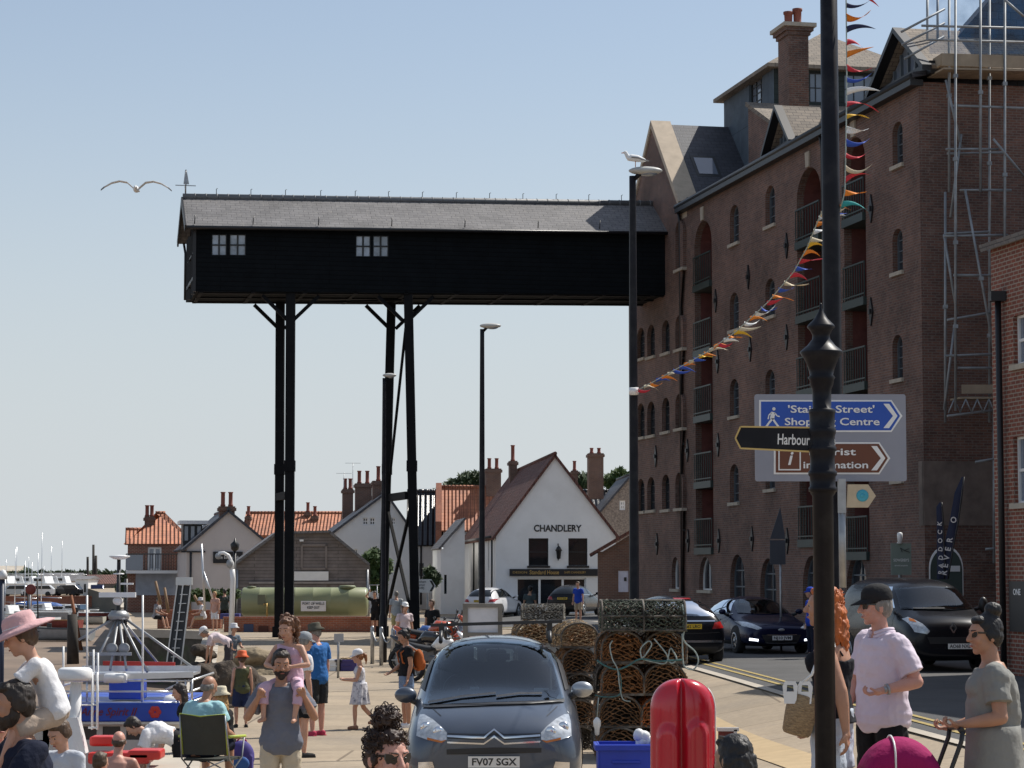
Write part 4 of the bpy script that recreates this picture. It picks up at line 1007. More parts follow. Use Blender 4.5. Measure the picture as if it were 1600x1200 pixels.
for x0, y0, x1, y1, u in ((1440, 40, 1600, 44, -1.1), (1447, 62, 1600, 66, -.9), (1490, 165, 1600, 169, -1.1), (1478, 233, 1560, 233, -1.1), (1480, 240, 1570, 238, -.7), (1475, 369, 1575, 367, -1.1), (1478, 365, 1545, 362, -1.0), (1490, 430, 1558, 430, -1.1), (1480, 500, 1550, 488, -.9), (1476, 556, 1560, 553, -1.1), (1497, 575, 1558, 575, -1.1), (1480, 650, 1560, 640, -1.0), (1524, 722, 1570, 714, -1.0), (1500, 297, 1580, 297, -1.1), (1540, 858, 1568, 856, -.9)):
    pole(ep(x0, y0, u), ep(x1, y1, u), .034)
for x0, y0, x1, y1, u in ((1408, 50, 1476, 14, -.2), (1409, 70, 1476, 36, -.2), (1413, 92, 1475, 57, -.2), (1478, 125, 1502, 230, -.9), (1508, 296, 1558, 575, -1.2), (1475, 366, 1495, 490, -.8), (1493, 496, 1475, 640, -.8), (1502, 210, 1485, 340, -.9), (1552, 217, 1600, 275, -1.2), (1570, 0, 1600, 26, -1.2)):
    pole(ep(x0, y0, u), ep(x1, y1, u), .034)
b = MB(); b.bar(ep(1471, 93, -1.1), ep(1625, 98, -1.1), .05, .34); b.bar(ep(1471, 93, -1.1), ep(1450, 106, .5), .05, .3)
for k in range(5): b.bar(ep(1472, 108, -1.0) + GU * (.24 * k), ep(1640, 112, -1.0) + GU * (.24 * k), .22, .05)
b.build('platform_boards', M['board'], sc, world=True)
b = MB(); b.bar(ep(1503, 608, -1.1), ep(1559, 608, -1.1), .05, .24)
for k in range(3): b.bar(ep(1498, 622, -1.0) + GU * (.24 * k), ep(1561, 622, -1.0) + GU * (.24 * k), .22, .05)
b.build('hanging_boards', M['board'], sc, world=True)
for i in range(4):
    x = 1482 + i * 18; pole(ep(x, 645, -1.12), ep(x + 9, 624, -1.12), .02); pole(ep(x + 9, 624, -1.12), ep(x + 18, 643, -1.12), .02)
net = bpy.data.materials.new('blue_debris_net'); net.use_nodes = True; nt = net.node_tree; pb_ = nt.nodes['Principled BSDF']; pb_.inputs['Base Color'].default_value = (.03, .20, .46, 1); pb_.inputs['Roughness'].default_value = .8
tr = nn(nt, 'ShaderNodeBsdfTransparent'); ms_ = nn(nt, 'ShaderNodeMixShader'); nz_ = nn(nt, 'ShaderNodeTexNoise', Scale=1.6, Detail=5.0); tcn = nn(nt, 'ShaderNodeTexCoord'); mr_ = nn(nt, 'ShaderNodeMapRange'); mr_.inputs[1].default_value = .35; mr_.inputs[2].default_value = .7; mr_.inputs[3].default_value = .1; mr_.inputs[4].default_value = .42
nt.links.new(tcn.outputs['Object'], nz_.inputs['Vector']); nt.links.new(nz_.outputs[0], mr_.inputs[0]); nt.links.new(mr_.outputs[0], ms_.inputs[0]); nt.links.new(tr.outputs[0], ms_.inputs[1]); nt.links.new(pb_.outputs[0], ms_.inputs[2]); nt.links.new(ms_.outputs[0], nt.nodes['Material Output'].inputs[0])
b = MB(); nx_, nz2 = 14, 6; vs = []
for j in range(nz2 + 1):
    for i in range(nx_ + 1):
        p = ep(1452 + 16 * i, 84 - 16 * j, -.6 + .14 * sin(i * 1.7 + j) + .08 * sin(j * 2.3)); vs.append(p)
b.add(vs, [(j * (nx_ + 1) + i, j * (nx_ + 1) + i + 1, (j + 1) * (nx_ + 1) + i + 1, (j + 1) * (nx_ + 1) + i) for j in range(nz2) for i in range(nx_)], 0, True)
b.build('debris_net', net, sc, world=True)

def street_lamp(label, px, ytop, Y, base_py=None, double=False, px_base=None):
    pt = at(px, ytop, Y); pbx = at(px_base or px, 900, Y).x
    z0 = gz(pbx, Y); t = thing('street_lamp', label, 'street lamp', (pbx, Y, z0), group='street lamps along the quay')
    h = pt.z - z0; b = MB()
    b.lathe([(.11, 0), (.11, 1.3), (.075, 1.42), (.062, h * .6), (.05, h - .25), (.05, h - .05)], 14); b.box((0, -.1, .7), (.12, .06, .5)); b.build('post', M['blackgloss'], t)
    b = MB(); b.tube([(0, 0, h - .12), (.12, 0, h), (.3, 0, h + .02)], .035, 8); b.build('bracket', M['blackgloss'], t)
    b = MB(); b.ell((.19, 0, h + .03), (.25, .12, .062), 20, 10); b.build('lantern_head', mat('lamp_grey', (.42, .42, .40), .5), t)
    b = MB(); b.ell((.23, 0, h - .008), (.14, .085, .045), 16, 8); b.build('lens', M['glass_sky'], t)
    return t, h
L1, L1h = street_lamp('tall black street lamp with a gull standing on its lantern', 988, 270, 34, px_base=991)
L2, L2h = street_lamp('black street lamp in front of the white chandlery', 751, 511, 54, px_base=753)
L3, L3h = street_lamp('street lamp standing just left of the splayed gantry leg', 597, 588, 67, px_base=599)
for o in L3.children:
    if o.name.startswith(('lantern_head', 'lens', 'bracket')): o.scale = (.8, .8, 1); o.location.z = .0
b = MB(); b.tube([(0, 0, 0), (.0, -.02, .1)], .07, 8); bx = b.build('junction_box', M['wplastic'], L1, loc=(0, -.07, at(990, 617, 34).z - gz(1.8, 34)))
# nearby lamp column running out of the top of the picture
NP = V((atx(1303, 19.5), 19.5, 0)); NP.z = gz(NP.x, NP.y)
npole = thing('lamp_column', 'thick black lamp column carrying the blue direction sign and bunting', 'street lamp', NP)
b = MB(); b.lathe([(.095, 0), (.095, 1.5), (.08, 1.6), (.076, 5), (.07, 8.5)], 20); b.build('column', M['blackgloss'], npole)
b = MB(); b.tube([(0, 0, 8.4), (0, 0, 9.0), (-.5, 0, 9.3)], .045, 10); b.ell((-.75, 0, 9.33), (.4, .15, .09)); b.build('lantern_head', mat('lamp_grey2', (.42, .42, .40), .5), npole)
# direction sign on the column
SY = 19.35
so_c = at(1299, 684, SY)
sgn = thing('direction_sign', 'grey sign panel with blue and brown arrows reading Staithe Street and Tourist information', 'sign', so_c)
def sp(px, py): p = at(px, py, SY); return (p.x - so_c.x, p.z - so_c.z)
sfn = lambda a, z, d: V((a, d, z))
def rounded(p, r=.02):
    (x0, z0), (x1, z1) = p; q = []
    for cx, cz_, a0 in ((x1 - r, z0 + r, -90), (x1 - r, z1 - r, 0), (x0 + r, z1 - r, 90), (x0 + r, z0 + r, 180)):
        for k in range(5): a = R(a0 + k * 22.5); q.append((cx + r * cos(a), cz_ + r * sin(a)))
    return q
b = MB(); b.prism(rounded((sp(1180, 752), sp(1415, 616))), sfn, 0, .012); b.build('panel', mat('sign_grey', (.27, .28, .33), .5, var=.06), sgn)
mb_ = mat('sign_blue', (.012, .075, .42), .4, var=.05); mbr = mat('sign_brown', (.13, .035, .012), .4, var=.05)
def arrowpoly(x0, x1, y0, y1, tip): return [sp(x0, y1), sp(x1, y1), sp(tip, (y0 + y1) / 2), sp(x1, y0), sp(x0, y0)]
def inset(p, d):
    cx = sum(q[0] for q in p) / len(p); cz_ = sum(q[1] for q in p) / len(p); r_ = []
    for x, z in p: r_.append((x - d * (1 if x > cx else -1) * 1.0, z - d * ((z > cz_ + .001) - (z < cz_ - .001))))
    return r_
for mm, dims, nm in ((mb_, (1186, 1393, 625, 675, 1410), 'walking_arrow'), (mbr, (1209, 1374, 691, 741, 1391), 'tourist_arrow')):
    x0, x1, y0, y1, tip = dims
    b = MB(); b.prism(arrowpoly(*dims), sfn, -.004, -.0005, 0); b.prism(arrowpoly(x0 + 3, x1 - 1.2, y0 + 2.6, y1 - 2.6, tip - 4), sfn, -.008, -.0042, 1)
    cy = (y0 + y1) / 2
    xa = x1 - 13
    b.prism([sp(xa, y0 + 6), sp(xa + 9, y0 + 6), sp(tip - 8, cy), sp(xa + 9, y1 - 6), sp(xa, y1 - 6), sp(xa + 15, cy)], sfn, -.012, -.0085, 0)
    b.build(nm, [M['wpaint'], mm], sgn)
def stext(body, x0, x1, yc, hpx):
    a0, z = sp(x0, yc); a1, _ = sp(x1, yc)
    t = text('lettering', body, hpx * SY / FPX / .72, M['wpaint'], sgn, ((a0 + a1) / 2, -.0125, z), bold=.0012)
    x = [v.co.x for v in t.data.vertices]; t.scale.x = (a1 - a0) / (max(x) - min(x)); mx_ = (max(x) + min(x)) / 2 * t.scale.x; t.location.x -= mx_
stext("'Staithe Street'", 1231, 1366, 640, 11.5); stext('Shopping Centre', 1226, 1374, 659.5, 11.5)
stext('Tourist', 1258, 1337, 706.5, 11); stext('information', 1255, 1356, 727, 11)
b = MB(); b.prism([sp(1216, 735), sp(1251, 735), sp(1251, 700), sp(1216, 700)], sfn, -.0125, -.0085, 0); b.prism([sp(1218, 733), sp(1249, 733), sp(1249, 702), sp(1218, 702)], sfn, -.0135, -.0126, 1)
b.build('info_box', [M['wpaint'], mbr], sgn)
t = text('lettering', 'i', .16, M['wpaint'], sgn, (*[sp(1233, 717)[0]], -.015, sp(1233, 717)[1]), bold=.003, shear=.25)
b = MB()   # walking figure
wf = lambda pts, w: [b.bar((*[sp(*p)[0]], -.0105, sp(*p)[1]), (*[sp(*q)[0]], -.0105, sp(*q)[1]), w, .003, up=(0, 1, 0)) for p, q in zip(pts, pts[1:])]
b.lathe([(.001, -.0125), (.014, -.0125), (.014, -.0088)], 14, (sp(1209, 639)[0], 0, sp(1209, 639)[1]), ax='y')
wf([(1208, 644), (1206, 655)], .034); wf([(1207, 654), (1201, 661), (1197, 667)], .016); wf([(1207, 654), (1211, 660), (1217, 668)], .016); wf([(1210, 645), (1214, 650), (1218, 651)], .010); wf([(1205, 645), (1201, 649), (1200, 655)], .010)
b.build('walking_figure', M['wpaint'], sgn)
b = MB()
for y in (626, 743): b.box((0, .06, sp(1300, y)[1]), (.26, .1, .05))
b.build('bracket', M['steel'], sgn)
# small wooden arrow with blue emblem
wq = at(1340, 775, 19.2); wsn = thing('trail_marker', 'small pale wooden arrow board with a round blue emblem', 'sign', wq)
o2 = lambda px, py: (at(px, py, 19.2).x - wq.x, at(px, py, 19.2).z - wq.z)
b = MB(); b.prism([o2(1322, 793), o2(1356, 793), o2(1368, 775), o2(1356, 757), o2(1324, 757)], sfn, -.02, .015); b.build('board', mat('pale_wood', (.52, .43, .30), .75, var=.1, vs=8), wsn)
b = MB(); c = o2(1347, 774.5)
for r0_, d in ((.05, -.022), ): b.lathe([(.03, d), (.05, d - .002), (.05, -.0202), (.03, -.0202)], 24, (c[0], 0, c[1]), ax='y')
b.lathe([(.001, -.023), (.02, -.023), (.02, -.0203)], 16, (c[0], 0, c[1]), ax='y'); b.build('emblem', mat('turquoise', (.05, .34, .46), .5), wsn)
b = MB(); b.tube([(-.13, 0, 0), (-.13, 0, -.75)], .03, 8); b.box((-.13, 0, .0), (.06, .06, .28)); b.build('bracket', M['steel'], wsn)
# fingerpost in front
FY = 12.8
fq = at(1287, 900, FY); fq.z = gz(fq.x, FY)
fpst = thing('fingerpost', 'ornate black fingerpost with pointed finial and Harbour Office arm', 'signpost', fq)
zz = lambda y: at(1287, y, FY).z - fq.z
b = MB(); w_ = FY / FPX
prof = [(.057, 0), (.057, zz(775)), (.066, zz(772)), (.07, zz(768))]
for y, rp in ((768, 22), (762, 22), (760, 20), (745, 20), (742, 22.5), (737, 22.5), (735, 20), (720, 19), (706, 20), (704, 22), (699, 22), (697, 19.5), (682, 19.5), (676, 21.5), (670, 21.5), (668, 19.5), (648, 20), (645, 21), (640, 21), (638, 14.5), (608, 15), (602, 18), (594, 19), (590, 21.5), (586, 18), (575, 21), (560, 27), (551, 34), (549, 33), (540, 22), (530, 14), (524, 13.5), (517, 17), (511, 22), (508, 20.5), (498, 10.5), (487, 4), (480, 1.5), (476, 2.2), (473, .3)):
    prof.append((max(rp * w_, .001), zz(y)))
b.lathe(prof, 32); b.build('post', M['blackgloss'], fpst)
arm = MB()
ar = lambda px, py: (at(px, py, FY).x - fq.x, at(px, py, FY).z - fq.z)
p_ = [ar(1272, 668), ar(1272, 706), ar(1160, 699), ar(1152, 683), ar(1160, 665)]
y_off = lambda a: -.02
arm.prism(p_, lambda a, z, d: V((a, d + a * -.25 + .005, z)), -.012, .012, 0); 
armo = arm.build('finger', M['blackgloss'], fpst)
e = MB()
for i in range(1, 5):
    (a0, z0), (a1, z1) = p_[i], p_[(i + 1) % 5]
    e.bar((a0, a0 * -.25 + .005 - .014, z0), (a1, a1 * -.25 + .005 - .014, z1), .006, .009)
e.build('edge', M['gold'], armo)
e = text('lettering', 'Harbour Office', .083, M['wpaint'], armo, (ar(1216, 686)[0], ar(1216, 686)[0] * -.25 + .005 - .0135, ar(1216, 686)[1]), (pi / 2, R(2.5), R(-14)), .001, .001, sx=.62, align='LEFT')
# further shop and street signs
def flatsign(name, label, cat, Y, x0, y0, x1, y1, m, post=None, thick=.03):
    c = at((x0 + x1) / 2, y1, Y); zg = gz(c.x, Y); t = thing(name, label, cat, (c.x, Y, zg))
    p0, p1 = at(x0, y1, Y), at(x1, y0, Y); b = MB()
    b.prism(hole_rect(p0.x - c.x, p1.x - c.x, p0.z - zg, p1.z - zg), sfn, -thick, 0); b.build('panel', m, t)
    if post:
        for px in post:
            q = at(px, 900, Y).x - c.x; b = MB(); b.tube([(q, .04, 0), (q, .04, p1.z - zg - .02)], .03, 8); b.build('post', M['steel'], t)
    return t, (lambda px, py: (at(px, py, Y).x - c.x, at(px, py, Y).z - zg))
t, q = flatsign('hanging_sign', 'grey green SOWERBYS sign with bird emblem on the granary corner', 'sign', 57, 1392, 849, 1423, 898, mat('sage', (.17, .21, .18), .6, var=.05), thick=.06)
for body, y, h, w in (('SOWERBYS', 875.5, 4.6, 24), ('ESTATE AGENTS', 884, 2, 20)):
    a, z = q(1407.5, y); tx = text('lettering', body, h * 57 / FPX / .72, M['wpaint'], t, (a, -.065, z)); xs = [v.co.x for v in tx.data.vertices]; tx.scale.x = w * 57 / FPX / (max(xs) - min(xs))
b = MB()
for p0, p1 in (((1406, 856), (1412, 860)), ((1412, 860), (1420, 857)), ((1406, 856), (1409, 863)), ((1412, 860), (1421, 863))): b.bar((q(*p0)[0], -.065, q(*p0)[1]), (q(*p1)[0], -.065, q(*p1)[1]), .03, .01)
b.build('emblem', M['frame_k'], t)
b = MB()
a, z = q(1405, 843); b.lathe([(.05, -.1), (.07, .1), (.06, .16), (.001, .18)], 12, (a, -.1, z)); b.bar((a, -.1, z), (a, .3, z - .1), .03)
b.build('lamp', M['wplastic'], t)
b = MB(); b.tube([(0, .1, 0), (0, .1, 2.6)], .04, 8); b.build('post', M['steel'], t)
t, q = flatsign('road_sign', 'white chevron direction sign between the gantry legs', 'sign', 88, 643, 905, 668, 926, M['wpaint'], post=(650, 668))
b = MB(); b.prism([q(668, 926), q(674, 926), q(681, 915.5), q(674, 905), q(668, 905)], sfn, -.04, -.0, 0); b.prism([q(671, 924), q(675, 924), q(679, 915.5), q(675, 907), q(671, 907), q(676, 915.5)], sfn, -.045, -.0405, 1); b.build('chevron', [M['wpaint'], M['black']], t)
for y in (909, 914, 919):
    a, z = q(656, y); tx = text('lettering', {909: 'Fakenham', 914: 'Cromer', 919: '(A149)'}[y], 3.6 * 88 / FPX / .72, M['black'], t, (a, -.035, z))
nbt, q = flatsign('notice_board', 'weathered grey framed notice board with blank white panel', 'notice board', 36.5, 731, 949, 778, 988, mat('board_white', (.68, .68, .71), .4), thick=.04)
b = MB()
for x0, y0, x1, y1 in ((723, 943, 731, 1030), (778, 943, 785, 1030), (731, 943, 778, 949), (731, 988, 778, 994)):
    p0, p1 = q(x0, y1), q(x1, y0); b.prism(hole_rect(p0[0], p1[0], max(p0[1], .01) if y1 < 1000 else 0, p1[1]), sfn, -.08, .04)
b.build('frame', M['timber_g'], nbt)
# back of a dark blue road sign post by the granary
bs, q = flatsign('road_sign', 'back of a dark arrow topped road sign against the granary wall', 'sign', 60, 1203, 844, 1227, 882, mat('navy_sign', (.03, .035, .05), .5), post=(1220,))
b = MB(); b.prism([q(1203, 842), q(1227, 842), q(1219, 792)], sfn, -.03, 0); b.build('triangle', mat('navy_sign2', (.03, .035, .05), .5), bs)
# arched board by the granary end and feather flags
ab = thing('arched_board', 'dark green arched shop board against the scaffolded brick end', 'sign', at(1478, 900, 58)); acz = ab.location.copy()
b = MB(); pts = [at(1452, 925, 58), at(1505, 925, 58)]; hw_ = (pts[1].x - pts[0].x) / 2; cx_ = (pts[1].x + pts[0].x) / 2 - acz.x; z0_ = pts[0].z - acz.z - 1.0; zt_ = at(1478, 853, 58).z - acz.z
pl = hole_arch(cx_ - hw_, cx_ + hw_, z0_, zt_, hw_ * 1.3, 14); b.prism(pl, sfn, -.04, 0, 0); pl2 = [(cx_ + (a - cx_) * .94, z0_ + (z - z0_) * .97) for a, z in pl]; b.prism(pl2, sfn, -.06, -.041, 1)
b.build('panel', [M['wpaint'], mat('board_green', (.035, .055, .05), .5)], ab)
b = MB(); p0, p1 = at(1482, 893, 58) - acz, at(1499, 884, 58) - acz; b.prism(hole_rect(p0.x, p1.x, p0.z, p1.z), sfn, -.08, -.061); b.build('notice', M['pale_render'], ab)
def feather(label, pts, word, Y, wpx):
    base = at(pts[0][0], pts[0][1], Y); t = thing('feather_flag', label, 'flag', base, group=None)
    P3 = [at(x, y, Y) - base for x, y in pts]; b = MB(); w = wpx * Y / FPX
    vs = []; n = len(P3)
    for i, p in enumerate(P3):
        k = i / (n - 1); ww = w * (1 if k < .75 else max(.1, 1 - (k - .75) * 3.4)); off = .05 * sin(k * 7)
        vs += [p + V((0, 0, 0)), p + V((-ww, off, .0)), p + V((0, .006, 0)), p + V((-ww, off + .006, 0))]
    fs = []
    for i in range(n - 1):
        o = 4 * i; fs += [(o, o + 1, o + 5, o + 4), (o + 2, o + 6, o + 7, o + 3), (o + 1, o + 3, o + 7, o + 5)]
    b.add(vs, fs, 0, True); b.build('banner', mat('flag_navy', (.014, .02, .055), .7), t)
    b = MB(); b.tube([p + V((.02, 0, 0)) for p in P3], .018, 6); b.build('pole', M['black'], t)
    m_ = len(word)
    for i, c in enumerate(word):
        k = .08 + .62 * i / m_; j = k * (n - 1); i0 = int(j); p = P3[i0].lerp(P3[min(i0 + 1, n - 1)], j - i0)
        if c != ' ': text('lettering', c, w * .95, M['wpaint'], t, p + V((-w * .5, -.04, 0)), (pi / 2, R(-80), 0), .004)
    return t
feather('narrow navy feather flag leaning left with white letters', [(1474, 905), (1475, 880), (1474, 850), (1473, 820), (1471, 792), (1470, 785)], 'PADDOCK', 54, 10)
feather('taller navy feather flag curving right with white emblem', [(1480, 905), (1484, 880), (1489, 850), (1496, 815), (1502, 770), (1505, 745)], 'REVER O', 54, 13)
cg = bpy.data.materials.new('car_glass'); cg.use_nodes = True; nt = cg.node_tree
tb = nn(nt, 'ShaderNodeBsdfTransparent'); tb.inputs[0].default_value = (.58, .68, .72, 1); gl_ = nn(nt, 'ShaderNodeBsdfGlossy'); gl_.inputs['Roughness'].default_value = .03; gl_.inputs[0].default_value = (.9, .95, 1, 1)
fr_ = nn(nt, 'ShaderNodeFresnel'); fr_.inputs[0].default_value = 1.55; fm = nn(nt, 'ShaderNodeMath', operation='ADD'); fm.inputs[1].default_value = .015; fm.use_clamp = True; mxs = nn(nt, 'ShaderNodeMixShader')
nt.links.new(fr_.outputs[0], fm.inputs[0]); nt.links.new(fm.outputs[0], mxs.inputs[0]); nt.links.new(tb.outputs[0], mxs.inputs[1]); nt.links.new(gl_.outputs[0], mxs.inputs[2]); nt.links.new(mxs.outputs[0], nt.nodes['Material Output'].inputs[0])
M['car_glass'] = cg
M['paint_slate'] = mat('slate_blue_paint', (.078, .096, .13), .32, .55, var=.12, vs=1.2, coat=.8, stain=(.11, .12, .13), stain_s=2.2, stain_a=.35)
M['paint_navy'] = mat('navy_car_paint', (.008, .012, .045), .25, .3, var=.05, coat=.2, spec=.3)
M['paint_black'] = mat('black_car_paint', (.007, .008, .012), .25, .2, var=.05, coat=.2, spec=.3)
M['paint_white'] = mat('white_car_paint', (.72, .72, .73), .3, 0, var=.03, coat=1)
M['paint_silver'] = mat('silver_paint', (.40, .42, .44), .3, .7, var=.05, coat=.5)
M['headlamp'] = mat('headlamp_lens', (.50, .53, .56), .12, .3, var=.35, vs=18, coat=1)
M['tail'] = mat('tail_lamp', (.36, .012, .012), .2, var=.1, coat=.6)
M['amber'] = mat('amber_lens', (.50, .16, .03), .25, var=.1)
M['plate_w'] = mat('white_number_plate', (.72, .72, .70), .4, var=.02)
M['plate_y'] = mat('yellow_number_plate', (.62, .42, .03), .4, var=.02)
M['seat'] = mat('seat_cloth', (.03, .033, .04), .9, var=.1)
def inpoly(x, z, p):
    c = False; j = len(p) - 1
    for i in range(len(p)):
        if (p[i][1] > z) != (p[j][1] > z) and x < (p[j][0] - p[i][0]) * (z - p[i][1]) / (p[j][1] - p[i][1]) + p[i][0]: c = not c
        j = i
    return c
class Car:
    def __init__(s, name, label, cat, loc, rz, stations, paint, group=None):
        s.root = thing(name, label, cat, loc, rz, group); s.paint = paint
        b = MB(); n = 12; vs = []
        for (y, zb, wb, wm, zs, ws, zr, wr, zt) in stations:
            z1 = zb + (zs - zb) * .28; z2 = zb + (zs - zb) * .68
            h = [(0, zb), (wb, zb), (wm, z1), (wm * 1.0, z2), (ws, zs), (wr, zr), (0, zt)]
            ring = [(x, y, z) for x, z in h] + [(-x, y, z) for x, z in reversed(h[1:-1])]; vs += ring
        k = len(stations)
        fs = [(i * n + j, i * n + (j + 1) % n, (i + 1) * n + (j + 1) % n, (i + 1) * n + j) for i in range(k - 1) for j in range(n)]
        fs += [(0, 1, 2, 11), (11, 2, 3, 10), (10, 3, 4, 9), (9, 4, 5, 8), (8, 5, 6, 7)]
        o_ = (k - 1) * n; fs += [tuple(o_ + q for q in f) for f in ((0, 1, 2, 11), (11, 2, 3, 10), (10, 3, 4, 9), (9, 4, 5, 8), (8, 5, 6, 7))]
        fs = [f for f in fs if len(set(f)) == len(f)]
        b.add(vs, fs, 0, True); o = b.build('tmp_body', M[paint]); mo = o.modifiers.new('s', 'SUBSURF'); mo.levels = 3; mo.render_levels = 3
        s.me = eval_mesh(o); s.me.name = 'body'
        s.bvh = BVHTree.FromPolygons([v.co.copy() for v in s.me.vertices], [tuple(p.vertices) for p in s.me.polygons])
        s.cuts = []
    def cast(s, a, z, view):
        o, d = {'f': (V((a, -3, z)), V((0, 1, 0))), 'b': (V((a, 9, z)), V((0, -1, 0))), 'r': (V((5, a, z)), V((-1, 0, 0))), 'l': (V((-5, a, z)), V((1, 0, 0))), 't': (V((a, z, 5)), V((0, 0, -1)))}[view]
        h = s.bvh.ray_cast(o, d); return h[0], h[1], d
    def patch(s, name, poly, view, m, off=.006, cuts=4, cut=False, parent=None, label=None):
        "a part laid on the body surface, drawn in front / side / rear view"
        bm = bmesh.new(); P = [bm.verts.new((a, z, 0)) for a, z in poly]
        tri = geometry.tessellate_polygon([[V((a, z, 0)) for a, z in poly]])
        for t in tri:
            try: bm.faces.new([P[i] for i in t])
            except ValueError: pass
        if cuts: bmesh.ops.subdivide_edges(bm, edges=bm.edges[:], cuts=cuts, use_grid_fill=True)
        bad = []
        for v in bm.verts:
            h, n, d = s.cast(v.co.x, v.co.y, view)
            if h is None: bad.append(v); continue
            if n.dot(d) > 0: n = -n
            v.co = h + n * off
        bmesh.ops.delete(bm, geom=bad, context='VERTS')
        bm.normal_update(); me = bpy.data.meshes.new(name); bm.to_mesh(me); bm.free()
        for p in me.polygons: p.use_smooth = True
        me.materials.append(M[m] if isinstance(m, str) else m); auto_uv(me)
        o = bpy.data.objects.new(name, me); COL.objects.link(o); o.parent = parent or s.root
        if label: o['label'] = label
        if cut:
            cx = sum(p[0] for p in poly) / len(poly); cz = sum(p[1] for p in poly) / len(poly)
            s.cuts.append(([(cx + (a - cx) * .93, cz + (z - cz) * .92) for a, z in poly], view))
        return o
    def line(s, name, pts, w, view, m, off=.008, closed=False):
        L_, Rr = [], []
        n = len(pts)
        for i in range(n):
            a = V(pts[max(i - 1, 0)]).to_2d(); c = V(pts[min(i + 1, n - 1)]).to_2d(); d = (c - a).normalized(); q = V((-d.y, d.x)) * w / 2
            L_.append(V(pts[i]).to_2d() + q); Rr.append(V(pts[i]).to_2d() - q)
        return s.patch(name, [tuple(p) for p in L_ + Rr[::-1]], view, m, off, 5)
    def finish(s):
        me = s.me; bm = bmesh.new(); bm.from_mesh(me)
        dirs = {'f': ((0, 2), V((0, -1, 0))), 'b': ((0, 2), V((0, 1, 0))), 'r': ((1, 2), V((1, 0, 0))), 'l': ((1, 2), V((-1, 0, 0)))}
        kill = []
        for f in bm.faces:
            c = f.calc_center_median()
            for poly, view in s.cuts:
                (i, j), d = dirs[view]
                if f.normal.dot(d) > .05 and inpoly(c[i], c[j], poly): kill.append(f); break
        bmesh.ops.delete(bm, geom=kill, context='FACES'); bm.to_mesh(me); bm.free(); auto_uv(me)
        o = bpy.data.objects.new('body', me); COL.objects.link(o); o.parent = s.root; return o
    def wheel(s, x, y, r, w=.2, arch=True, rim='paint_silver'):
        sgn = 1 if x > 0 else -1
        b = MB(); b.lathe([(r * .62, -w / 2), (r * .93, -w / 2), (r, -w * .3), (r, w * .3), (r * .93, w / 2), (r * .62, w / 2)], 28, (x, y, r), ax='x', caps=False); b.lathe([(.001, -.02), (r * .64, -.02), (r * .64, .02), (.001, .02)], 20, (x, y, r), ax='x')
        t = b.build('wheel', M['rubber'], s.root)
        b = MB(); xo = x + sgn * w * .5
        for k in range(7):
            a = 2 * pi * k / 7; b.bar((xo - sgn * .02, y + .04 * cos(a), r + .04 * sin(a)), (xo - sgn * .02, y + r * .6 * cos(a), r + r * .6 * sin(a)), .05, .03, up=(1, 0, 0))
        b.lathe([(r * .56, 0), (r * .64, 0), (r * .64, .02), (r * .56, .02)], 24, (xo - .02, y, r), ax='x', caps=False); b.lathe([(.001, 0), (.06, 0), (.06, .02), (.001, .02)], 12, (xo - .02, y, r), ax='x')
        o = b.build('rim', M[rim], t)
        if arch:
            pts = [(y + (r + .06) * cos(pi * k / 14), r + (r + .06) * sin(pi * k / 14)) for k in range(15)]
            s.patch('wheel_arch', pts + [(y - r - .06, r * .7), (y + r + .06, r * .7)], 'r' if x > 0 else 'l', 'rubber', .006)
    def plate(s, txt, x, y, z, m, back=False, w=.52, h=.112):
        b = MB(); d = 1 if back else -1
        b.box((x, y, z), (w, .012, h)); p = b.build('number_plate', M[m], s.root)
        t = text('lettering', txt, .098, M['plastic_k'], p, (x, y + d * .0075, z - .002), (pi / 2, 0, pi if back else 0), .0022, .001)
        xs = [v.co.x for v in t.data.vertices]; t.scale.x = .45 / (max(xs) - min(xs))
        return p
    def mirror(s, x, y, z, m=None, size=(.12, .07, .085)):
        sg_ = 1 if x > 0 else -1
        b = MB(); b.ell((x, y, z), size, 18, 10); o = b.build('door_mirror', M[m or s.paint], s.root)
        b = MB(); b.tube([(x - sg_ * .18, y + .05, z - .1), (x - sg_ * .06, y, z - .05)], [.045, .035], 8); b.build('mirror_arm', M['plastic_k'], o); return o

CY = 23.8; CXC = atx(772, CY); CGZ = gz(CXC, CY)
mpv = Car('people_carrier', 'dusty slate blue people carrier with roof bar parked facing the camera', 'car', (CXC, CY, CGZ), R(0),
   [(0.00, .20, .50, .62, .66, .56, .69, .30, .70), (.06, .10, .70, .80, .74, .70, .775, .36, .79), (.22, .07, .80, .90, .84, .79, .885, .42, .90), (.60, .08, .82, .92, .945, .82, .995, .45, 1.02), (1.0, .18, .82, .912, 1.01, .82, 1.08, .50, 1.105),
    (1.22, .18, .82, .915, 1.04, .825, 1.17, .62, 1.20), (1.75, .18, .82, .915, 1.07, .84, 1.47, .66, 1.50), (2.1, .18, .82, .915, 1.08, .84, 1.575, .64, 1.62), (2.7, .18, .82, .915, 1.08, .84, 1.60, .63, 1.66), (3.6, .18, .82, .91, 1.07, .83, 1.58, .62, 1.64), (4.1, .2, .8, .89, 1.06, .80, 1.46, .60, 1.53), (4.36, .3, .74, .83, 1.0, .74, 1.14, .58, 1.18), (4.45, .38, .66, .72, .82, .66, .9, .5, .92)], 'paint_slate')
def cf(px, py, dy=0.0):
    d = CY + dy; p = at(px, py, d); return (p.x - CXC, p.z - CGZ)
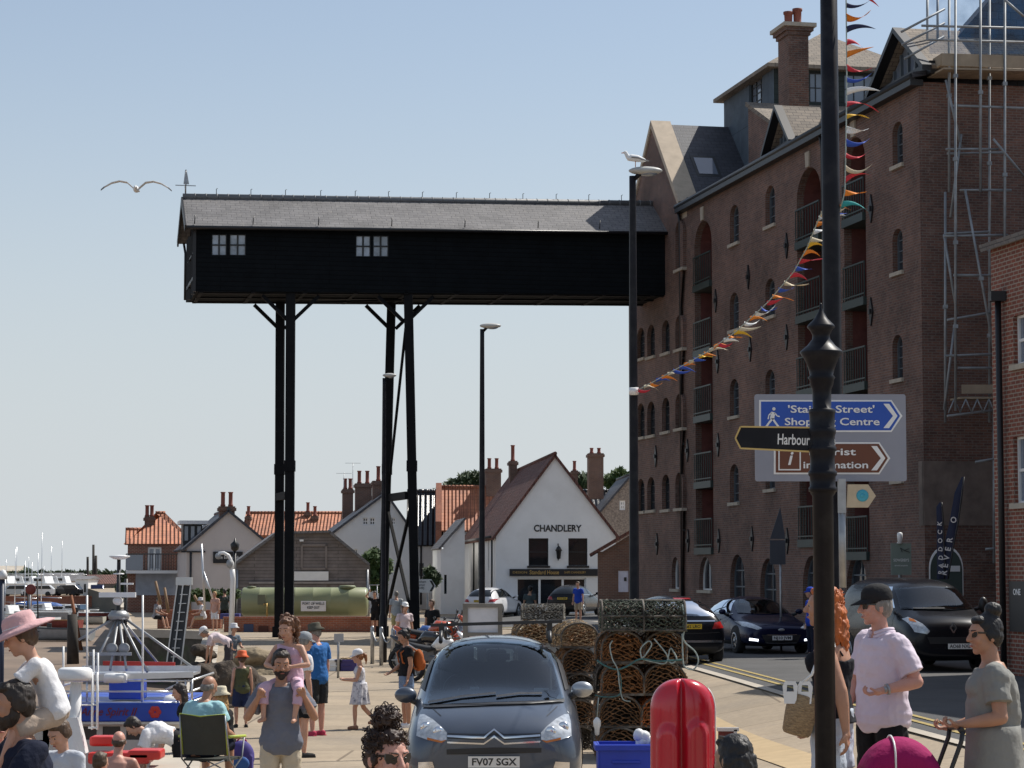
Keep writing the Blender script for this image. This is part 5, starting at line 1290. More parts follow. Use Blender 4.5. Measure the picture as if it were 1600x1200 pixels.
ws = [cf(663, 1100, 1.0), cf(720, 1097, 1.0), cf(772, 1095, 1.0), cf(825, 1094, 1.0), cf(880, 1093, 1.0), cf(866, 1040, 1.5), cf(856, 1012, 1.9), cf(830, 1006, 1.95), cf(772, 1003, 2.0), cf(715, 1006, 1.95), cf(690, 1013, 1.9), cf(677, 1045, 1.5)]
mpv.patch('windscreen', ws, 'f', 'car_glass', .014, 14, cut=True)
for sd in 'lr': mpv.patch('side_window', [(1.5, 1.12), (3.9, 1.12), (3.7, 1.42), (2.2, 1.5), (1.95, 1.42)], sd, 'car_glass', .008, 5, cut=True)
mpv.patch('rear_window', [(-.58, 1.08), (.58, 1.08), (.52, 1.46), (-.52, 1.46)], 'b', 'car_glass', .008, 4, cut=True)
hlL = [cf(651, 1152), cf(652, 1130), cf(656, 1119, .3), (cf(663, 1118, .35)), cf(676, 1124, .3), cf(690, 1135, .2), cf(699, 1145, .1), cf(698, 1156), cf(690, 1161), cf(668, 1157)]
hlR = [(-x, z) for x, z in hlL]
for h_ in (hlL, hlR):
    o = mpv.patch('headlight', h_, 'f', 'headlamp', .012, 4)
    cx0 = sum(p[0] for p in h_) / len(h_); cz0 = sum(p[1] for p in h_) / len(h_)
    for dx in (-.06, .07):
        q, n, d = mpv.cast(cx0 + dx, cz0 + (.02 if dx * cx0 > 0 else -.02), 'f')
        if q: b = MB(); b.lathe([(.001, -.012), (.045, -.014), (.055, -.008), (.055, .03)], 20, q, ax='y', caps=False); b.build('reflector', M['chrome'], o)
    lo_ = [(p[0], p[1]) for p in h_[-3:]]; 
    mpv.patch('indicator', [lo_[0], lo_[1], lo_[2], (lo_[2][0], lo_[2][1] + .022), (lo_[1][0], lo_[1][1] + .02)], 'f', 'amber', .016, 2, parent=o)
mpv.line('bonnet_gap', [cf(700, 1146, .1), cf(757, 1148, .0), cf(772, 1140), cf(787, 1148), cf(845, 1146, .1)], .006, 'f', 'plastic_k', .009)
mpv.line('grille_slot', [cf(700, 1152), cf(755, 1154), cf(772, 1145), cf(789, 1154), cf(843, 1151)], .03, 'f', 'plastic_k', .010)
for dy in (0, 9): mpv.line('chevron_trim', [cf(699, 1151 + dy), cf(756, 1153 + dy), cf(772, 1142 + dy), cf(788, 1153 + dy), cf(844, 1150 + dy)], .017, 'f', 'chrome', .022)
mpv.patch('bumper_vent', [cf(698, 1179), cf(698, 1171), cf(772, 1168), cf(846, 1169), cf(846, 1176), cf(772, 1178)], 'f', 'plastic_k', .010)
mpv.patch('lower_grille', [(-.55, .2), (.55, .2), (.5, .36), (-.5, .36)], 'f', 'plastic_k', .010)
for sx in (-1, 1): mpv.patch('fog_lamp', [(sx * .60, .38), (sx * .76, .36), (sx * .76, .43), (sx * .62, .44)], 'f', 'chrome', .012, 2)
pz = cf(770, 1190)[1]; mpv.plate('FV07 SGX', 0, -.05, pz, 'plate_w')
mpv.line('bonnet_crease', [cf(690, 1118, .4), cf(674, 1100, 1.0)], .006, 'f', 'plastic_k', .004)
mpv.line('bonnet_crease', [cf(854, 1118, .4), cf(870, 1100, 1.0)], .006, 'f', 'plastic_k', .004)
for a, c in (((672, 1098), (775, 1084)), ((776, 1089), (846, 1085))):
    mpv.line('wiper', [cf(*a, 1.05), cf((a[0] + c[0]) / 2, (a[1] + c[1]) / 2 - 2, 1.1), cf(*c, 1.15)], .018, 'f', 'plastic_k', .03)
mpv.line('scuttle', [cf(662, 1101, 1.0), cf(720, 1098, .98), cf(772, 1096, .97), cf(825, 1095, .98), cf(881, 1094, 1.0)], .035, 'f', 'plastic_k', .012)
for sx in (-1, 1):
    mpv.line('windscreen_pillar', [(sx * .765, 1.09), (sx * .725, 1.25), (sx * .68, 1.41)], .045, 'f', 'plastic_k', .012)
    mpv.wheel(sx * .80, .85, .33); mpv.wheel(sx * .80, 3.55, .33)
mpv.mirror(-.95, 1.28, 1.04); mpv.mirror(.93, 1.28, 1.10, 'paint_silver')
for sx in (-1, 1): b = MB(); b.tube([(sx * .60, 1.95, 1.58), (sx * .60, 2.1, 1.68), (sx * .60, 3.6, 1.68), (sx * .60, 3.75, 1.58)], .022, 8); b.build('roof_rail', M['plastic_k'], mpv.root)
b = MB(); b.bar((-.72, 2.35, 1.755), (.74, 2.25, 1.80), .06, .035); b.bar((-.6, 2.3, 1.67), (-.6, 2.3, 1.76), .06); b.bar((.6, 2.3, 1.67), (.6, 2.3, 1.78), .06); b.build('roof_bar', M['plastic_k'], mpv.root)
b = MB(); b.box((0, 1.62, .98), (1.42, .55, .16)); b.ell((-.0, 1.5, 1.04), (.45, .3, .07)); b.build('dashboard', M['seat'], mpv.root, bevel=.04)
for sx in (-.38, .38):
    b = MB(); b.box((sx, 2.75, 1.02), (.5, .14, .66), (R(-12), 0, 0)); b.box((sx, 2.85, 1.42), (.26, .1, .2), (R(-10), 0, 0)); b.box((sx, 2.45, .66), (.5, .6, .16)); b.build('seat', M['seat'], mpv.root, bevel=.05)
b = MB(); b.box((0, 3.7, 1.0), (1.3, .14, .6), (R(-14), 0, 0));
for sx in (-.42, 0, .42): b.box((sx, 3.8, 1.36), (.24, .09, .16))
b.build('rear_seat', M['seat'], mpv.root, bevel=.04)
b = MB(); b.tube([(-.38 + .18 * cos(2 * pi * k / 20), 2.0 + .07 * sin(2 * pi * k / 20), 1.06 + .16 * sin(2 * pi * k / 20)) for k in range(21)], .016, 8); b.tube([(-.38, 2.0, 1.06), (-.38, 1.75, .98)], .03, 8); b.build('steering_wheel', M['plastic_k'], mpv.root)
b = MB(); b.box((0.05, 1.98, 1.42), (.22, .03, .07)); b.tube([(0.05, 1.98, 1.44), (.03, 2.0, 1.53)], .012, 6); b.build('rear_view_mirror', M['plastic_k'], mpv.root, bevel=.01)
b = MB(); b.box((-.22, 1.42, 1.09), (.1, .01, .06)); b.box((.5, 1.42, 1.09), (.16, .1, .03)); b.build('windscreen_papers', M['wpaint'], mpv.root)
b = MB(); b.box((0, .42, .25), (1.62, .6, .34)); b.build('valance', M['plastic_k'], mpv.root, bevel=.08); mpv.finish()

def saloon_st(L, W, H, hood=.95, belt=.98, tail=1.02, nose=.62, estate=False):
    w = W / 2
    st = [(0, .32, w * .58, w * .68, nose, w * .62, nose + .03, w * .35, nose + .04), (.07, .24, w * .76, w * .85, nose + .08, w * .78, nose + .11, w * .4, nose + .13), (.28, .2, w * .86, w * .96, nose + .16, w * .87, nose + .20, w * .5, nose + .22), (.9, .18, w * .9, w, hood - .1, w * .9, hood - .05, w * .55, hood - .02),
          (1.25, .18, w * .9, w, hood - .04, w * .91, hood, w * .6, hood + .03), (1.5, .18, w * .9, w, belt - .03, w * .92, belt + .08, w * .68, belt + .12), (2.1, .18, w * .9, w, belt, w * .92, H - .13, w * .68, H - .08), (2.55, .18, w * .9, w, belt, w * .92, H - .05, w * .64, H), (3.2, .18, w * .9, w, belt, w * .92, H - .06, w * .64, H - .01)]
    if estate: st += [(L - .65, .2, w * .9, w * .99, belt, w * .9, H - .12, w * .62, H - .05), (L - .22, .25, w * .86, w * .95, belt - .03, w * .86, H - .35, w * .62, H - .3), (L - .06, .3, w * .8, w * .9, tail - .12, w * .8, tail - .06, w * .6, tail - .05), (L, .4, w * .68, w * .76, tail - .25, w * .68, tail - .2, w * .5, tail - .19)]
    else: st += [(3.75, .18, w * .9, w, belt, w * .9, H - .2, w * .62, H - .16), (L - .5, .2, w * .88, w * .98, tail - .02, w * .86, tail + .03, w * .6, tail + .05), (L - .12, .26, w * .82, w * .92, tail - .06, w * .8, tail - .01, w * .6, tail), (L, .38, w * .7, w * .78, tail - .25, w * .7, tail - .2, w * .5, tail - .2)]
    return st
def dress(c, L, W, H, belt, estate, front, plate, r=.33, interior=True, wb=2.8, tailz=.78, glass='car_glass'):
    w = W / 2; y0 = .95; y1 = y0 + wb
    c.patch('windscreen', [(-.66 * w / .9, belt + .05), (0, belt + .02), (.66 * w / .9, belt + .05), (.55 * w / .9, H - .12), (0, H - .09), (-.55 * w / .9, H - .12)], 'f', glass, .014, 12, cut=interior)
    ye = L - .75 if estate else 3.75
    for sd in 'lr':
        c.patch('side_window', [(1.75, belt + .06), (2.55, belt + .06), (2.55, H - .12), (2.25, H - .14)], sd, glass, .012, 8, cut=interior)
        c.patch('side_window', [(2.62, belt + .06), (ye - .1, belt + .06), (ye - .25, H - .17), (2.62, H - .12)], sd, glass, .012, 8, cut=interior)
        c.line('window_trim', [(1.6, belt + .03), (2.6, belt + .03), (ye, belt + .04)], .025, sd, 'chrome', .01)
        for yy in (1.45, 2.58, 3.5): c.line('door_gap', [(yy, .32), (yy - .02, belt)], .01, sd, 'plastic_k', .005)
        c.line('sill', [(1.35, .28), (y1 - .4, .28)], .1, sd, 'plastic_k', .006)
        for yy in (2.3, 3.3): c.line('door_handle', [(yy, belt - .12), (yy + .18, belt - .11)], .03, sd, c.paint, .02)
    c.patch('rear_window', [(-.6 * w / .9, belt + .08), (.6 * w / .9, belt + .08), (.52 * w / .9, H - .16), (-.52 * w / .9, H - .16)], 'b', glass, .012, 8, cut=interior)
    for sx in (-1, 1):
        c.wheel(sx * (w - .1), y0, r); c.wheel(sx * (w - .1), y1, r)
        c.mirror(sx * (w + .1), 1.68, belt + .09, size=(.1, .06, .07))
        c.patch('tail_lamp', [(sx * w * .55, tailz - .08), (sx * w * .88, tailz - .06), (sx * w * .90, tailz + .10), (sx * w * .62, tailz + .06)], 'b', 'tail', .012, 3)
    if front:
        c.plate(plate, 0, -.06, .42, 'plate_w')
    else:
        yb, _, _ = c.cast(0, tailz - .02, 'b'); c.plate(plate, 0, yb.y + .02, tailz - .02, 'plate_y', True)
        c.line('tailgate_gap', [(-w * .75, tailz - .16), (0, tailz - .18), (w * .75, tailz - .16)], .014, 'b', 'plastic_k', .006)
        c.patch('rear_bumper', [(-w * .7, .28), (w * .7, .28), (w * .72, .44), (-w * .72, .44)], 'b', 'plastic_k', .008)
    if interior:
        b = MB(); b.box((0, 1.75, belt - .06), (W - .5, .4, .14))
        for sx in (-.38, .38): b.box((sx, 2.6, belt - .05), (.48, .14, .6), (R(-14), 0, 0)); b.box((sx, 2.72, belt + .32), (.24, .09, .17))
        b.box((0, 3.5, belt - .1), (W - .6, .14, .6), (R(-14), 0, 0)); b.build('seats', M['seat'], c.root, bevel=.04)
# navy saloon
fyy = 59.0; fx = atx(1219, fyy)
frd = Car('saloon_car', 'navy blue saloon driving towards the camera in the granary shadow', 'car', (fx, fyy, gz(fx, fyy)), R(11.8), saloon_st(4.78, 1.87, 1.46), 'paint_navy')
dress(frd, 4.78, 1.87, 1.46, .96, False, True, 'NJ10 JVM')
frd.patch('grille', [(-.42, .30), (.42, .30), (.52, .50), (-.52, .50)], 'f', 'plastic_k', .008)
for sx in (-1, 1):
    frd.patch('headlight', [(sx * .50, .66), (sx * .62, .62), (sx * .86, .70), (sx * .87, .82), (sx * .74, .80)], 'f', 'headlamp', .012, 3)
    lm = mat('daytime_lamp', (.8, .8, .8), .3, var=0, emis=(2.2, 2.3, 2.5)) if 'daytime_lamp' not in bpy.data.materials else bpy.data.materials['daytime_lamp']
    frd.patch('daytime_lamp', [(sx * .60, .34), (sx * .80, .36), (sx * .80, .42), (sx * .60, .39)], 'f', lm, .014, 2)
    frd.line('grille_trim', [(-.4, .30 + .1 * (sx + 1)), (0, .29 + .1 * (sx + 1)), (.4, .30 + .1 * (sx + 1))], .02, 'f', 'chrome', .012)
q, n_, d_ = frd.cast(0, .62, 'f'); b = MB(); b.ell(q, (.09, .015, .035)); b.build('badge', M['paint_silver'], frd.root)
frd.finish()
# black van
vyy = 48.6; vx = atx(1486, vyy)
wv = .98
van = Car('van', 'black panel van with number plate standing behind the grey dress woman', 'van', (vx, vyy, gz(vx, vyy)), R(9),
  [(0, .36, .5, .66, .84, .58, .9, .35, .92), (.06, .28, .74, .86, .96, .78, 1.03, .45, 1.05), (.3, .24, .84, .95, 1.10, .86, 1.17, .55, 1.20), (.75, .22, .88, wv, 1.2, .88, 1.3, .6, 1.33), (1.0, .22, .9, wv, 1.25, .89, 1.45, .7, 1.48), (1.6, .22, .9, wv, 1.28, .91, 1.83, .74, 1.88), (2.0, .22, .9, wv, 1.3, .92, 1.92, .74, 1.97), (4.2, .22, .9, wv, 1.3, .92, 1.92, .76, 1.97), (4.9, .22, .9, wv, 1.3, .9, 1.9, .76, 1.95), (5.0, .3, .86, .9, 1.3, .86, 1.8, .72, 1.85)], 'paint_black')
van.patch('windscreen', [(-.80, 1.30), (0, 1.26), (.80, 1.30), (.69, 1.73), (0, 1.77), (-.69, 1.73)], 'f', 'car_glass', .014, 14, cut=True)
for sd in 'lr':
    van.patch('side_window', [(1.2, 1.32), (2.3, 1.32), (2.3, 1.76), (1.85, 1.76)], sd, 'car_glass', .008, 4, cut=True)
    for yy in (1.1, 2.4): van.line('door_gap', [(yy, .4), (yy, 1.28)], .012, sd, 'plastic_k', .006)
for sx in (-1, 1):
    o = van.patch('headlight', [(sx * .50, .86), (sx * .56, .80), (sx * .80, .84), (sx * .88, 1.10), (sx * .80, 1.14), (sx * .62, 1.0)], 'f', 'headlamp', .012, 4)
    van.patch('indicator', [(sx * .72, 1.03), (sx * .82, 1.06), (sx * .8, 1.12), (sx * .74, 1.09)], 'f', 'amber', .016, 2, parent=o)
    van.wheel(sx * .87, .95, .34); van.wheel(sx * .87, 4.1, .34); van.mirror(sx * 1.14, 1.3, 1.38, 'plastic_k', (.1, .08, .17))
van.patch('grille', [(-.5, .60), (.5, .60), (.56, .74), (-.56, .74)], 'f', 'plastic_k', .008); van.line('wiper', [(-.6, 1.30), (.05, 1.30)], .02, 'f', 'plastic_k', .03)
q, n_, d_ = van.cast(0, .93, 'f'); b = MB()
P4 = [V((0, 0, .105)), V((.065, 0, 0)), V((0, 0, -.105)), V((-.065, 0, 0))]
for i in range(4): b.bar(q + P4[i] + V((0, -.02, 0)), q + P4[(i + 1) % 4] + V((0, -.02, 0)), .026, .02, up=(0, 1, 0))
b.build('badge', M['chrome'], van.root)
van.plate('AO68 NXL', .12, -.06, .55, 'plate_w')
b = MB()
for sx in (-.45, .45): b.box((sx, 2.4, 1.15), (.5, .16, .7)); b.box((sx, 2.45, 1.6), (.26, .1, .2))
b.box((0, 2.7, 1.3), (1.6, .04, 1.0)); b.box((0, 1.5, 1.2), (1.6, .5, .16)); b.build('seats', M['seat'], van.root, bevel=.03); van.finish()
# dark estate parked behind the pots, tail towards us
ex = atx(1077, 54); est = Car('estate_car', 'black estate car with yellow rear plate half hidden by the lobster pots', 'car', (ex - .92, 54 + 4.4, gz(ex, 54)), R(191.8), saloon_st(4.55, 1.86, 1.62, 1.02, 1.05, 1.1, .7, True), 'paint_black')
est.root.location = (ex - GU.x * -4.5, 54 + 4.4, gz(ex, 54))
dress(est, 4.55, 1.86, 1.62, 1.05, True, False, 'KX62 LRO', .34, tailz=.92)
est.line('chrome_strip', [(-.6, 1.02), (.6, 1.02)], .03, 'b', 'chrome', .014); est.line('bumper_trim', [(-.75, .56), (.75, .56)], .05, 'b', 'chrome', .02); est.patch('brake_lamp', [(-.2, 1.50), (.2, 1.50), (.2, 1.53), (-.2, 1.53)], 'b', 'tail', .02, 1); est.finish()
# white SUV
bx_ = atx(748, 121); bz_ = gz(bx_, 121)
suv = Car('suv', 'white off roader with black rear window passing the chandlery', 'car', (bx_ + .33 * 4.6, 121 + .94 * 4.6, bz_), R(161), saloon_st(4.65, 1.88, 1.66, 1.06, 1.08, 1.12, .78, True), 'paint_white')
dress(suv, 4.65, 1.88, 1.66, 1.08, True, False, 'EY14 PKV', .37, tailz=.95, glass='glass_dark', interior=False); suv.finish()
kx = atx(880, 117); blk = Car('hatchback', 'black hatchback parked before the chandlery shop window', 'car', (kx + .3 * 4.4, 117 + .95 * 4.4, gz(kx, 117)), R(162), saloon_st(4.45, 1.84, 1.58, 1.0, 1.02, 1.08, .7, True), 'paint_black')
dress(blk, 4.45, 1.84, 1.58, 1.02, True, False, 'FD15 ZHK', .34, tailz=.9, glass='glass_dark', interior=False); blk.finish()

def motorbike(label, px, Y, rz, tank, fairing=True, loc=None):
    x = atx(px, Y); t = thing('motorbike', label, 'motorbike', (x, Y, gz(x, Y)), rz, 'motorbikes parked by the chained posts')
    for y in (-.72, .72):
        b = MB(); b.lathe([(.23, -.06), (.30, -.065), (.315, 0), (.30, .065), (.23, .06)], 24, (0, y, .315), ax='x', caps=False); w = b.build('wheel', M['rubber'], t)
        b = MB(); b.lathe([(.05, -.04), (.05, .04)], 12, (0, y, .315), ax='x')
        for k in range(6): a = pi * k / 3; b.bar((0, y, .315), (0, y + .23 * cos(a), .315 + .23 * sin(a)), .03, .02, up=(1, 0, 0))
        b.lathe([(.15, .05), (.2, .05), (.2, .06), (.15, .06)], 20, (.03, y, .315), ax='x'); b.build('rim', M['steel'], w)
    b = MB(); b.box((0, .02, .45), (.32, .5, .36)); b.tube([(.14, -.1, .4), (.2, .3, .34), (.22, .75, .38)], [.05, .06, .075], 10); b.build('engine', mat('engine_grey', (.12, .12, .13), .4, .8) if 'engine_grey' not in bpy.data.materials else bpy.data.materials['engine_grey'], t, bevel=.04)
    b = MB(); b.tube([(0, -.35, .80), (0, -.2, .90), (0, .02, .92), (0, .2, .82)], [.09, .17, .17, .08], 14); b.build('tank', M[tank], t)
    b = MB(); b.tube([(0, .12, .80), (0, .35, .79), (0, .62, .84), (0, .85, .93)], [.10, .14, .13, .04], 12, flat=.5); b.build('saddle', M['seat'], t)
    b = MB(); b.tube([(0, .5, .74), (0, .75, .82), (0, .98, .95)], [.10, .09, .03], 10); b.build('tail_cowl', M[tank], t)
    b = MB()
    for sx in (-.1, .1): b.tube([(sx, -.72, .315), (sx, -.52, .72), (sx * .8, -.42, 1.0)], .032, 8)
    b.build('fork', M['steel'], t)
    b = MB(); b.tube([(-.38, -.28, 1.04), (-.2, -.38, 1.05), (.2, -.38, 1.05), (.38, -.28, 1.04)], .017, 8)
    for sx in (-1, 1): b.tube([(sx * .24, -.38, 1.05), (sx * .33, -.45, 1.24)], .01, 6); b.ell((sx * .36, -.46, 1.27), (.075, .025, .05)); b.tube([(sx * .28, -.34, 1.045), (sx * .39, -.27, 1.035)], .026, 8)
    b.build('handlebar', M['plastic_k'], t)
    b = MB(); b.ell((0, -.55, .86), (.13, .12, .14)); b.build('headlight', M['headlamp'], t)
    if fairing:
        b = MB()
        for sx in (-1, 1): b.tube([(sx * .14, -.62, .92), (sx * .2, -.4, .72), (sx * .2, -.05, .55)], [.05, .13, .06], 10, flat=.45)
        b.tube([(0, -.62, 1.0), (0, -.52, 1.12), (0, -.42, 1.2)], [.13, .12, .05], 12, flat=.5); b.build('fairing', M[tank], t)
    return t
M['bike_red'] = mat('bike_red_paint', (.50, .075, .02), .25, var=.1, coat=1); M['bike_blue'] = mat('bike_blue_paint', (.03, .09, .30), .25, var=.1, coat=1); M['bike_white'] = mat('bike_white_paint', (.7, .7, .7), .3, var=.1, coat=1); M['bike_black'] = mat('bike_black_paint', (.015, .015, .02), .25, var=.1, coat=1)
motorbike('motorbike with bright orange red tank beside the notice board', 686, 62, R(100), 'bike_red').scale = (1.22,) * 3
motorbike('white fairing motorbike nearest the blue car roof', 690, 56, R(70), 'bike_white')
motorbike('blue motorbike parked under the splayed gantry leg', 664, 66, R(115), 'bike_blue')
motorbike('black motorbike behind the orange red one', 668, 61, R(80), 'bike_black')
motorbike('black motorbike furthest right by the white annex', 704, 67, R(110), 'bike_black')
# chained steel posts
for i, px in enumerate((583, 597, 615)):
    Y = 66 - i * 1.0; x = atx(px, Y); t = thing('bollard', ('slim grey steel post with chain, leftmost of three', 'slim grey steel post with chain, middle of three', 'slim grey steel post with chain, rightmost of three')[i], 'bollard', (x, Y, gz(x, Y)), group='chained posts')
    b = MB(); b.lathe([(.055, 0), (.055, 1.0), (.04, 1.06), (.001, 1.07)], 14); b.build('post', M['steel'], t)
    if i < 2:
        x1 = atx((597, 615)[i], Y - 1.0) - x; b = MB(); pts = [(x1 * k / 12, -1.0 * k / 12, .95 - .3 * sin(pi * k / 12)) for k in range(13)]; b.tube(pts, .018, 6); b.build('chain', M['steel'], t)

NETC = {'rust': (.28, .115, .038), 'brown': (.21, .105, .045), 'dark': (.055, .042, .03), 'green': (.06, .075, .055), 'straw': (.29, .20, .11), 'grey': (.24, .23, .20), 'orange': (.46, .14, .04)}
for k_, c_ in NETC.items(): M['net_' + k_] = mat('net_' + k_, c_, .9, var=.6, vs=9, stain=(c_[0] * .25, c_[1] * .25, c_[2] * .25), stain_s=5, stain_a=.8)
M['potframe'] = mat('pot_frame', (.075, .062, .05), .85, var=.6, vs=7, stain=(.30, .27, .23), stain_s=6, stain_a=.6)
M['rope'] = mat('pale_rope', (.34, .40, .38), .9, var=.3, vs=20); M['rope_g'] = mat('green_rope', (.06, .15, .15), .9, var=.3, vs=20)
def strand_net(b, P, nu, nv, r, dens=1.0, jit=.012):
    "diamond netting over a parametric patch P(u,v), u,v in 0..1"
    def seg(u0, v0, u1, v1):
        p, q = P(u0, v0), P(u1, v1)
        if (p - q).length < 1e-4: return
        j = V((rnd.uniform(-jit, jit), rnd.uniform(-jit, jit), rnd.uniform(-jit, jit))); b.tube([p, (p + q) / 2 + j, q], r * rnd.uniform(.7, 1.5), 3, caps=False)
    for i in range(nu):
        for j in range(nv):
            if rnd.random() > dens: continue
            u0, u1, v0, v1 = i / nu, (i + 1) / nu, j / nv, (j + 1) / nv
            if (i + j) % 2: seg(u0, v0, u1, v1)
            else: seg(u1, v0, u0, v1)
def pot_mesh(seed, L=.95, W=.56, H=.42):
    "D section creel: axis along local y, D end faces -y"
    rnd.seed(seed); fr_b, nb, cb = MB(), MB(), MB()
    def dsec(t): 
        if t < .22: return V((-W / 2, 0, H * .45 * t / .22))
        if t > .78: return V((W / 2, 0, H * .45 * (1 - t) / .22))
        a = pi - pi * (t - .22) / .56; return V((W / 2 * cos(a), 0, H * .45 + H * .55 * sin(a)))
    for y in (0, L / 2, L): fr_b.tube([dsec(k / 20) + V((0, y, 0)) for k in range(21)], .016, 6); fr_b.bar((-W / 2, y, .012), (W / 2, y, .012), .03)
    for x, z in ((-W / 2, .015), (W / 2, .015), (-W / 2 * .98, H * .5), (W / 2 * .98, H * .5), (0, H)): fr_b.tube([(x, 0, z), (x, L / 2, z), (x, L, z)], .015, 6)
    strand_net(nb, lambda u, v: dsec(u) + V((0, L * v, 0)), 26, 22, .007, .95, .022)
    for y in (0, L):
        def face(u, v, y=y): p = dsec(.11 + .78 * u); q = V((p.x, 0, .0)); return q.lerp(p, v) + V((0, y + .0, 0))
        strand_net(nb, face, 16, 13, .0065, .95, .02)
    for k in range(60):      # weed, bait bags and inner funnel netting
        c = V((rnd.uniform(-W * .4, W * .4), rnd.uniform(.03, L - .03), rnd.uniform(.03, H * .75)))
        p = [c + V((rnd.gauss(0, .05), rnd.gauss(0, .05), rnd.gauss(0, .05))) for _ in range(4)]; cb.tube(p, [.004, .016, .02, .004], 5)
    strand_net(cb, lambda u, v: V((W * .45 * (1 - .7 * v) * cos(2 * pi * u), L * .1 + L * .35 * v, H * .45 + H * .38 * (1 - .6 * v) * sin(2 * pi * u))), 14, 8, .006)
    cb.box((0, L / 2, .025), (W - .04, L - .04, .03))
    return fr_b, nb, cb
POTS = []
for k, (net_, inner) in enumerate((('rust', 'brown'), ('brown', 'dark'), ('dark', 'dark'), ('orange', 'brown'), ('straw', 'brown'), ('grey', 'dark'), ('green', 'dark'))):
    dims = (.95, .56, .42) if k < 4 else (1.1, .6, .40)
    f_, n_, c_ = pot_mesh(40 + k, *dims); t = thing('lobster_pot', '', 'lobster pot', (0, -500, 0))
    f_.build('frame', M['potframe'], t); n_.build('netting', M['net_' + net_], t); c_.build('inner_net', M['net_' + inner], t); POTS.append(t)
used_pots = set()
def pot(kind, x, y, z, rz, label, group, tilt=0, scale=1):
    t = POTS[kind] if kind not in used_pots else copy_tree(POTS[kind]); used_pots.add(kind)
    t.location = (x, y, z); t.rotation_euler = (tilt, 0, rz); t.scale = (scale,) * 3 if not isinstance(scale, tuple) else scale; t['label'] = label; t['group'] = group; return t
PX = lambda px, Y: atx(px, Y)
rnd.seed(5)
gA = 'lobster pots in the tall front stack'; gB = 'lobster pots in the low stack behind the car'
py_ = 31.2; pz0 = gz(PX(1000, py_), py_); lv = .425
names = ('bottom', 'second', 'third', 'fourth')
cols = ('dark brown', 'brown', 'rust orange', 'tawny')
for j in range(4):
    z = pz0 + j * lv; yj = py_ + rnd.uniform(-.04, .04)
    kinds = ((1, 2), (1, 3), (0, 1), (0, 1))[j]
    for i in range(2):
        pot(kinds[i], PX(968 + 66 * i + (4 if j > 1 else 0), yj) , yj, z, rnd.uniform(-.05, .05), '%s netted creel, %s in %s layer of the tall stack' % (('left' if i == 0 else 'right') + ' hand', 'D shaped end showing', names[j]), gA)
        pot((2, 1)[(i + j) % 2], PX(968 + 66 * i, yj), yj + 1.08, z, rnd.uniform(-.05, .05), 'dark creel behind the %s creel in the %s layer of the tall stack' % ('left' if i == 0 else 'right', names[j]), gA)
z = pz0 + 4 * lv
pot(6, PX(1066, py_) + .02, py_ + .12, z, R(90), 'long green sided creel lying broadside on top of the tall stack', gA)
POTS_TOP = pot(5, PX(1064, py_ + .6), py_ + .72, z, R(90), 'long grey netted creel behind the green one atop the tall stack', gA)
# narrow column standing left of it and the low rear stack
by = 36.5; bz = gz(PX(865, by), by)
for j in range(5):
    pot((2, 1, 2, 1, 4)[j], PX(905, by - 2.2), by - 2.2, bz + j * .38, R(8), ('lowest', 'second', 'third', 'fourth', 'topmost straw netted')[j] + ' creel in the narrow column between both stacks', gB, 0, .9)
for j in range(5):
    for i in range(2):
        pot((2, 2, 1, 2, 4)[j], PX(834 + 62 * i, by), by + .1 * i, bz + j * .375, R(4 - 6 * i), ('lowest', 'second', 'third', 'fourth', 'topmost straw netted')[j] + ' creel at the ' + ('left' if i == 0 else 'right') + ' of the low stack behind the car', gB, 0, .9)
pot(5, PX(876, by + .5) + .05, by + .5, bz + 5 * .375 - .0, R(84), 'single grey creel lying on top of the low stack', gB, 0, .6)
# ropes hanging on the tall stack
def rope(label, pts, Y, r, m):
    P3 = [at(x, y, Y) for x, y in pts]; out = []
    for i in range(len(P3) - 1):
        a, b_, c_, d_ = P3[max(i - 1, 0)], P3[i], P3[i + 1], P3[min(i + 2, len(P3) - 1)]
        for k in range(6):
            t = k / 6; out.append(.5 * ((2 * b_) + (c_ - a) * t + (2 * a - 5 * b_ + 4 * c_ - d_) * t * t + (3 * b_ - a - 3 * c_ + d_) * t ** 3) + V((0, rnd.uniform(-.008, .008), 0)))
    out.append(P3[-1]); base = out[-1]; b = MB(); b.tube([p - base for p in out], r, 6); o = b.build('rope', M[m], None, loc=base); return tag(o, label, 'rope')
RY = 31.05
rope('pale rope hanging in big loop at right of the tall pot stack', [(1066, 945), (1071, 975), (1068, 1000), (1086, 1018), (1091, 1034), (1083, 1046), (1070, 1042), (1067, 1028), (1066, 990)], RY, .011, 'rope')
rope('pale rope coil looped over the tawny creel', [(1003, 1030), (1001, 1014), (1013, 1002), (1018, 1008), (1008, 1024), (1003, 1029), (1020, 1034), (1040, 1036), (1047, 1014), (1052, 1018), (1057, 1030), (1048, 1036), (1040, 1020), (1022, 998)], RY, .010, 'rope')
rope('grey rope hanging down the rust coloured creel', [(957, 1001), (953, 1010), (957, 1030), (965, 1046), (968, 1070), (973, 1092), (985, 1096)], RY, .009, 'rope')
rope('green rope strung across the tall pot stack', [(933, 1032), (945, 1040), (963, 1046), (980, 1041), (1000, 1030), (1030, 1033), (1066, 1031)], RY, .012, 'rope_g')
rope('green rope dangling low on the tall pot stack', [(930, 1086), (945, 1089), (968, 1085), (970, 1060), (965, 1046)], RY, .009, 'rope_g')
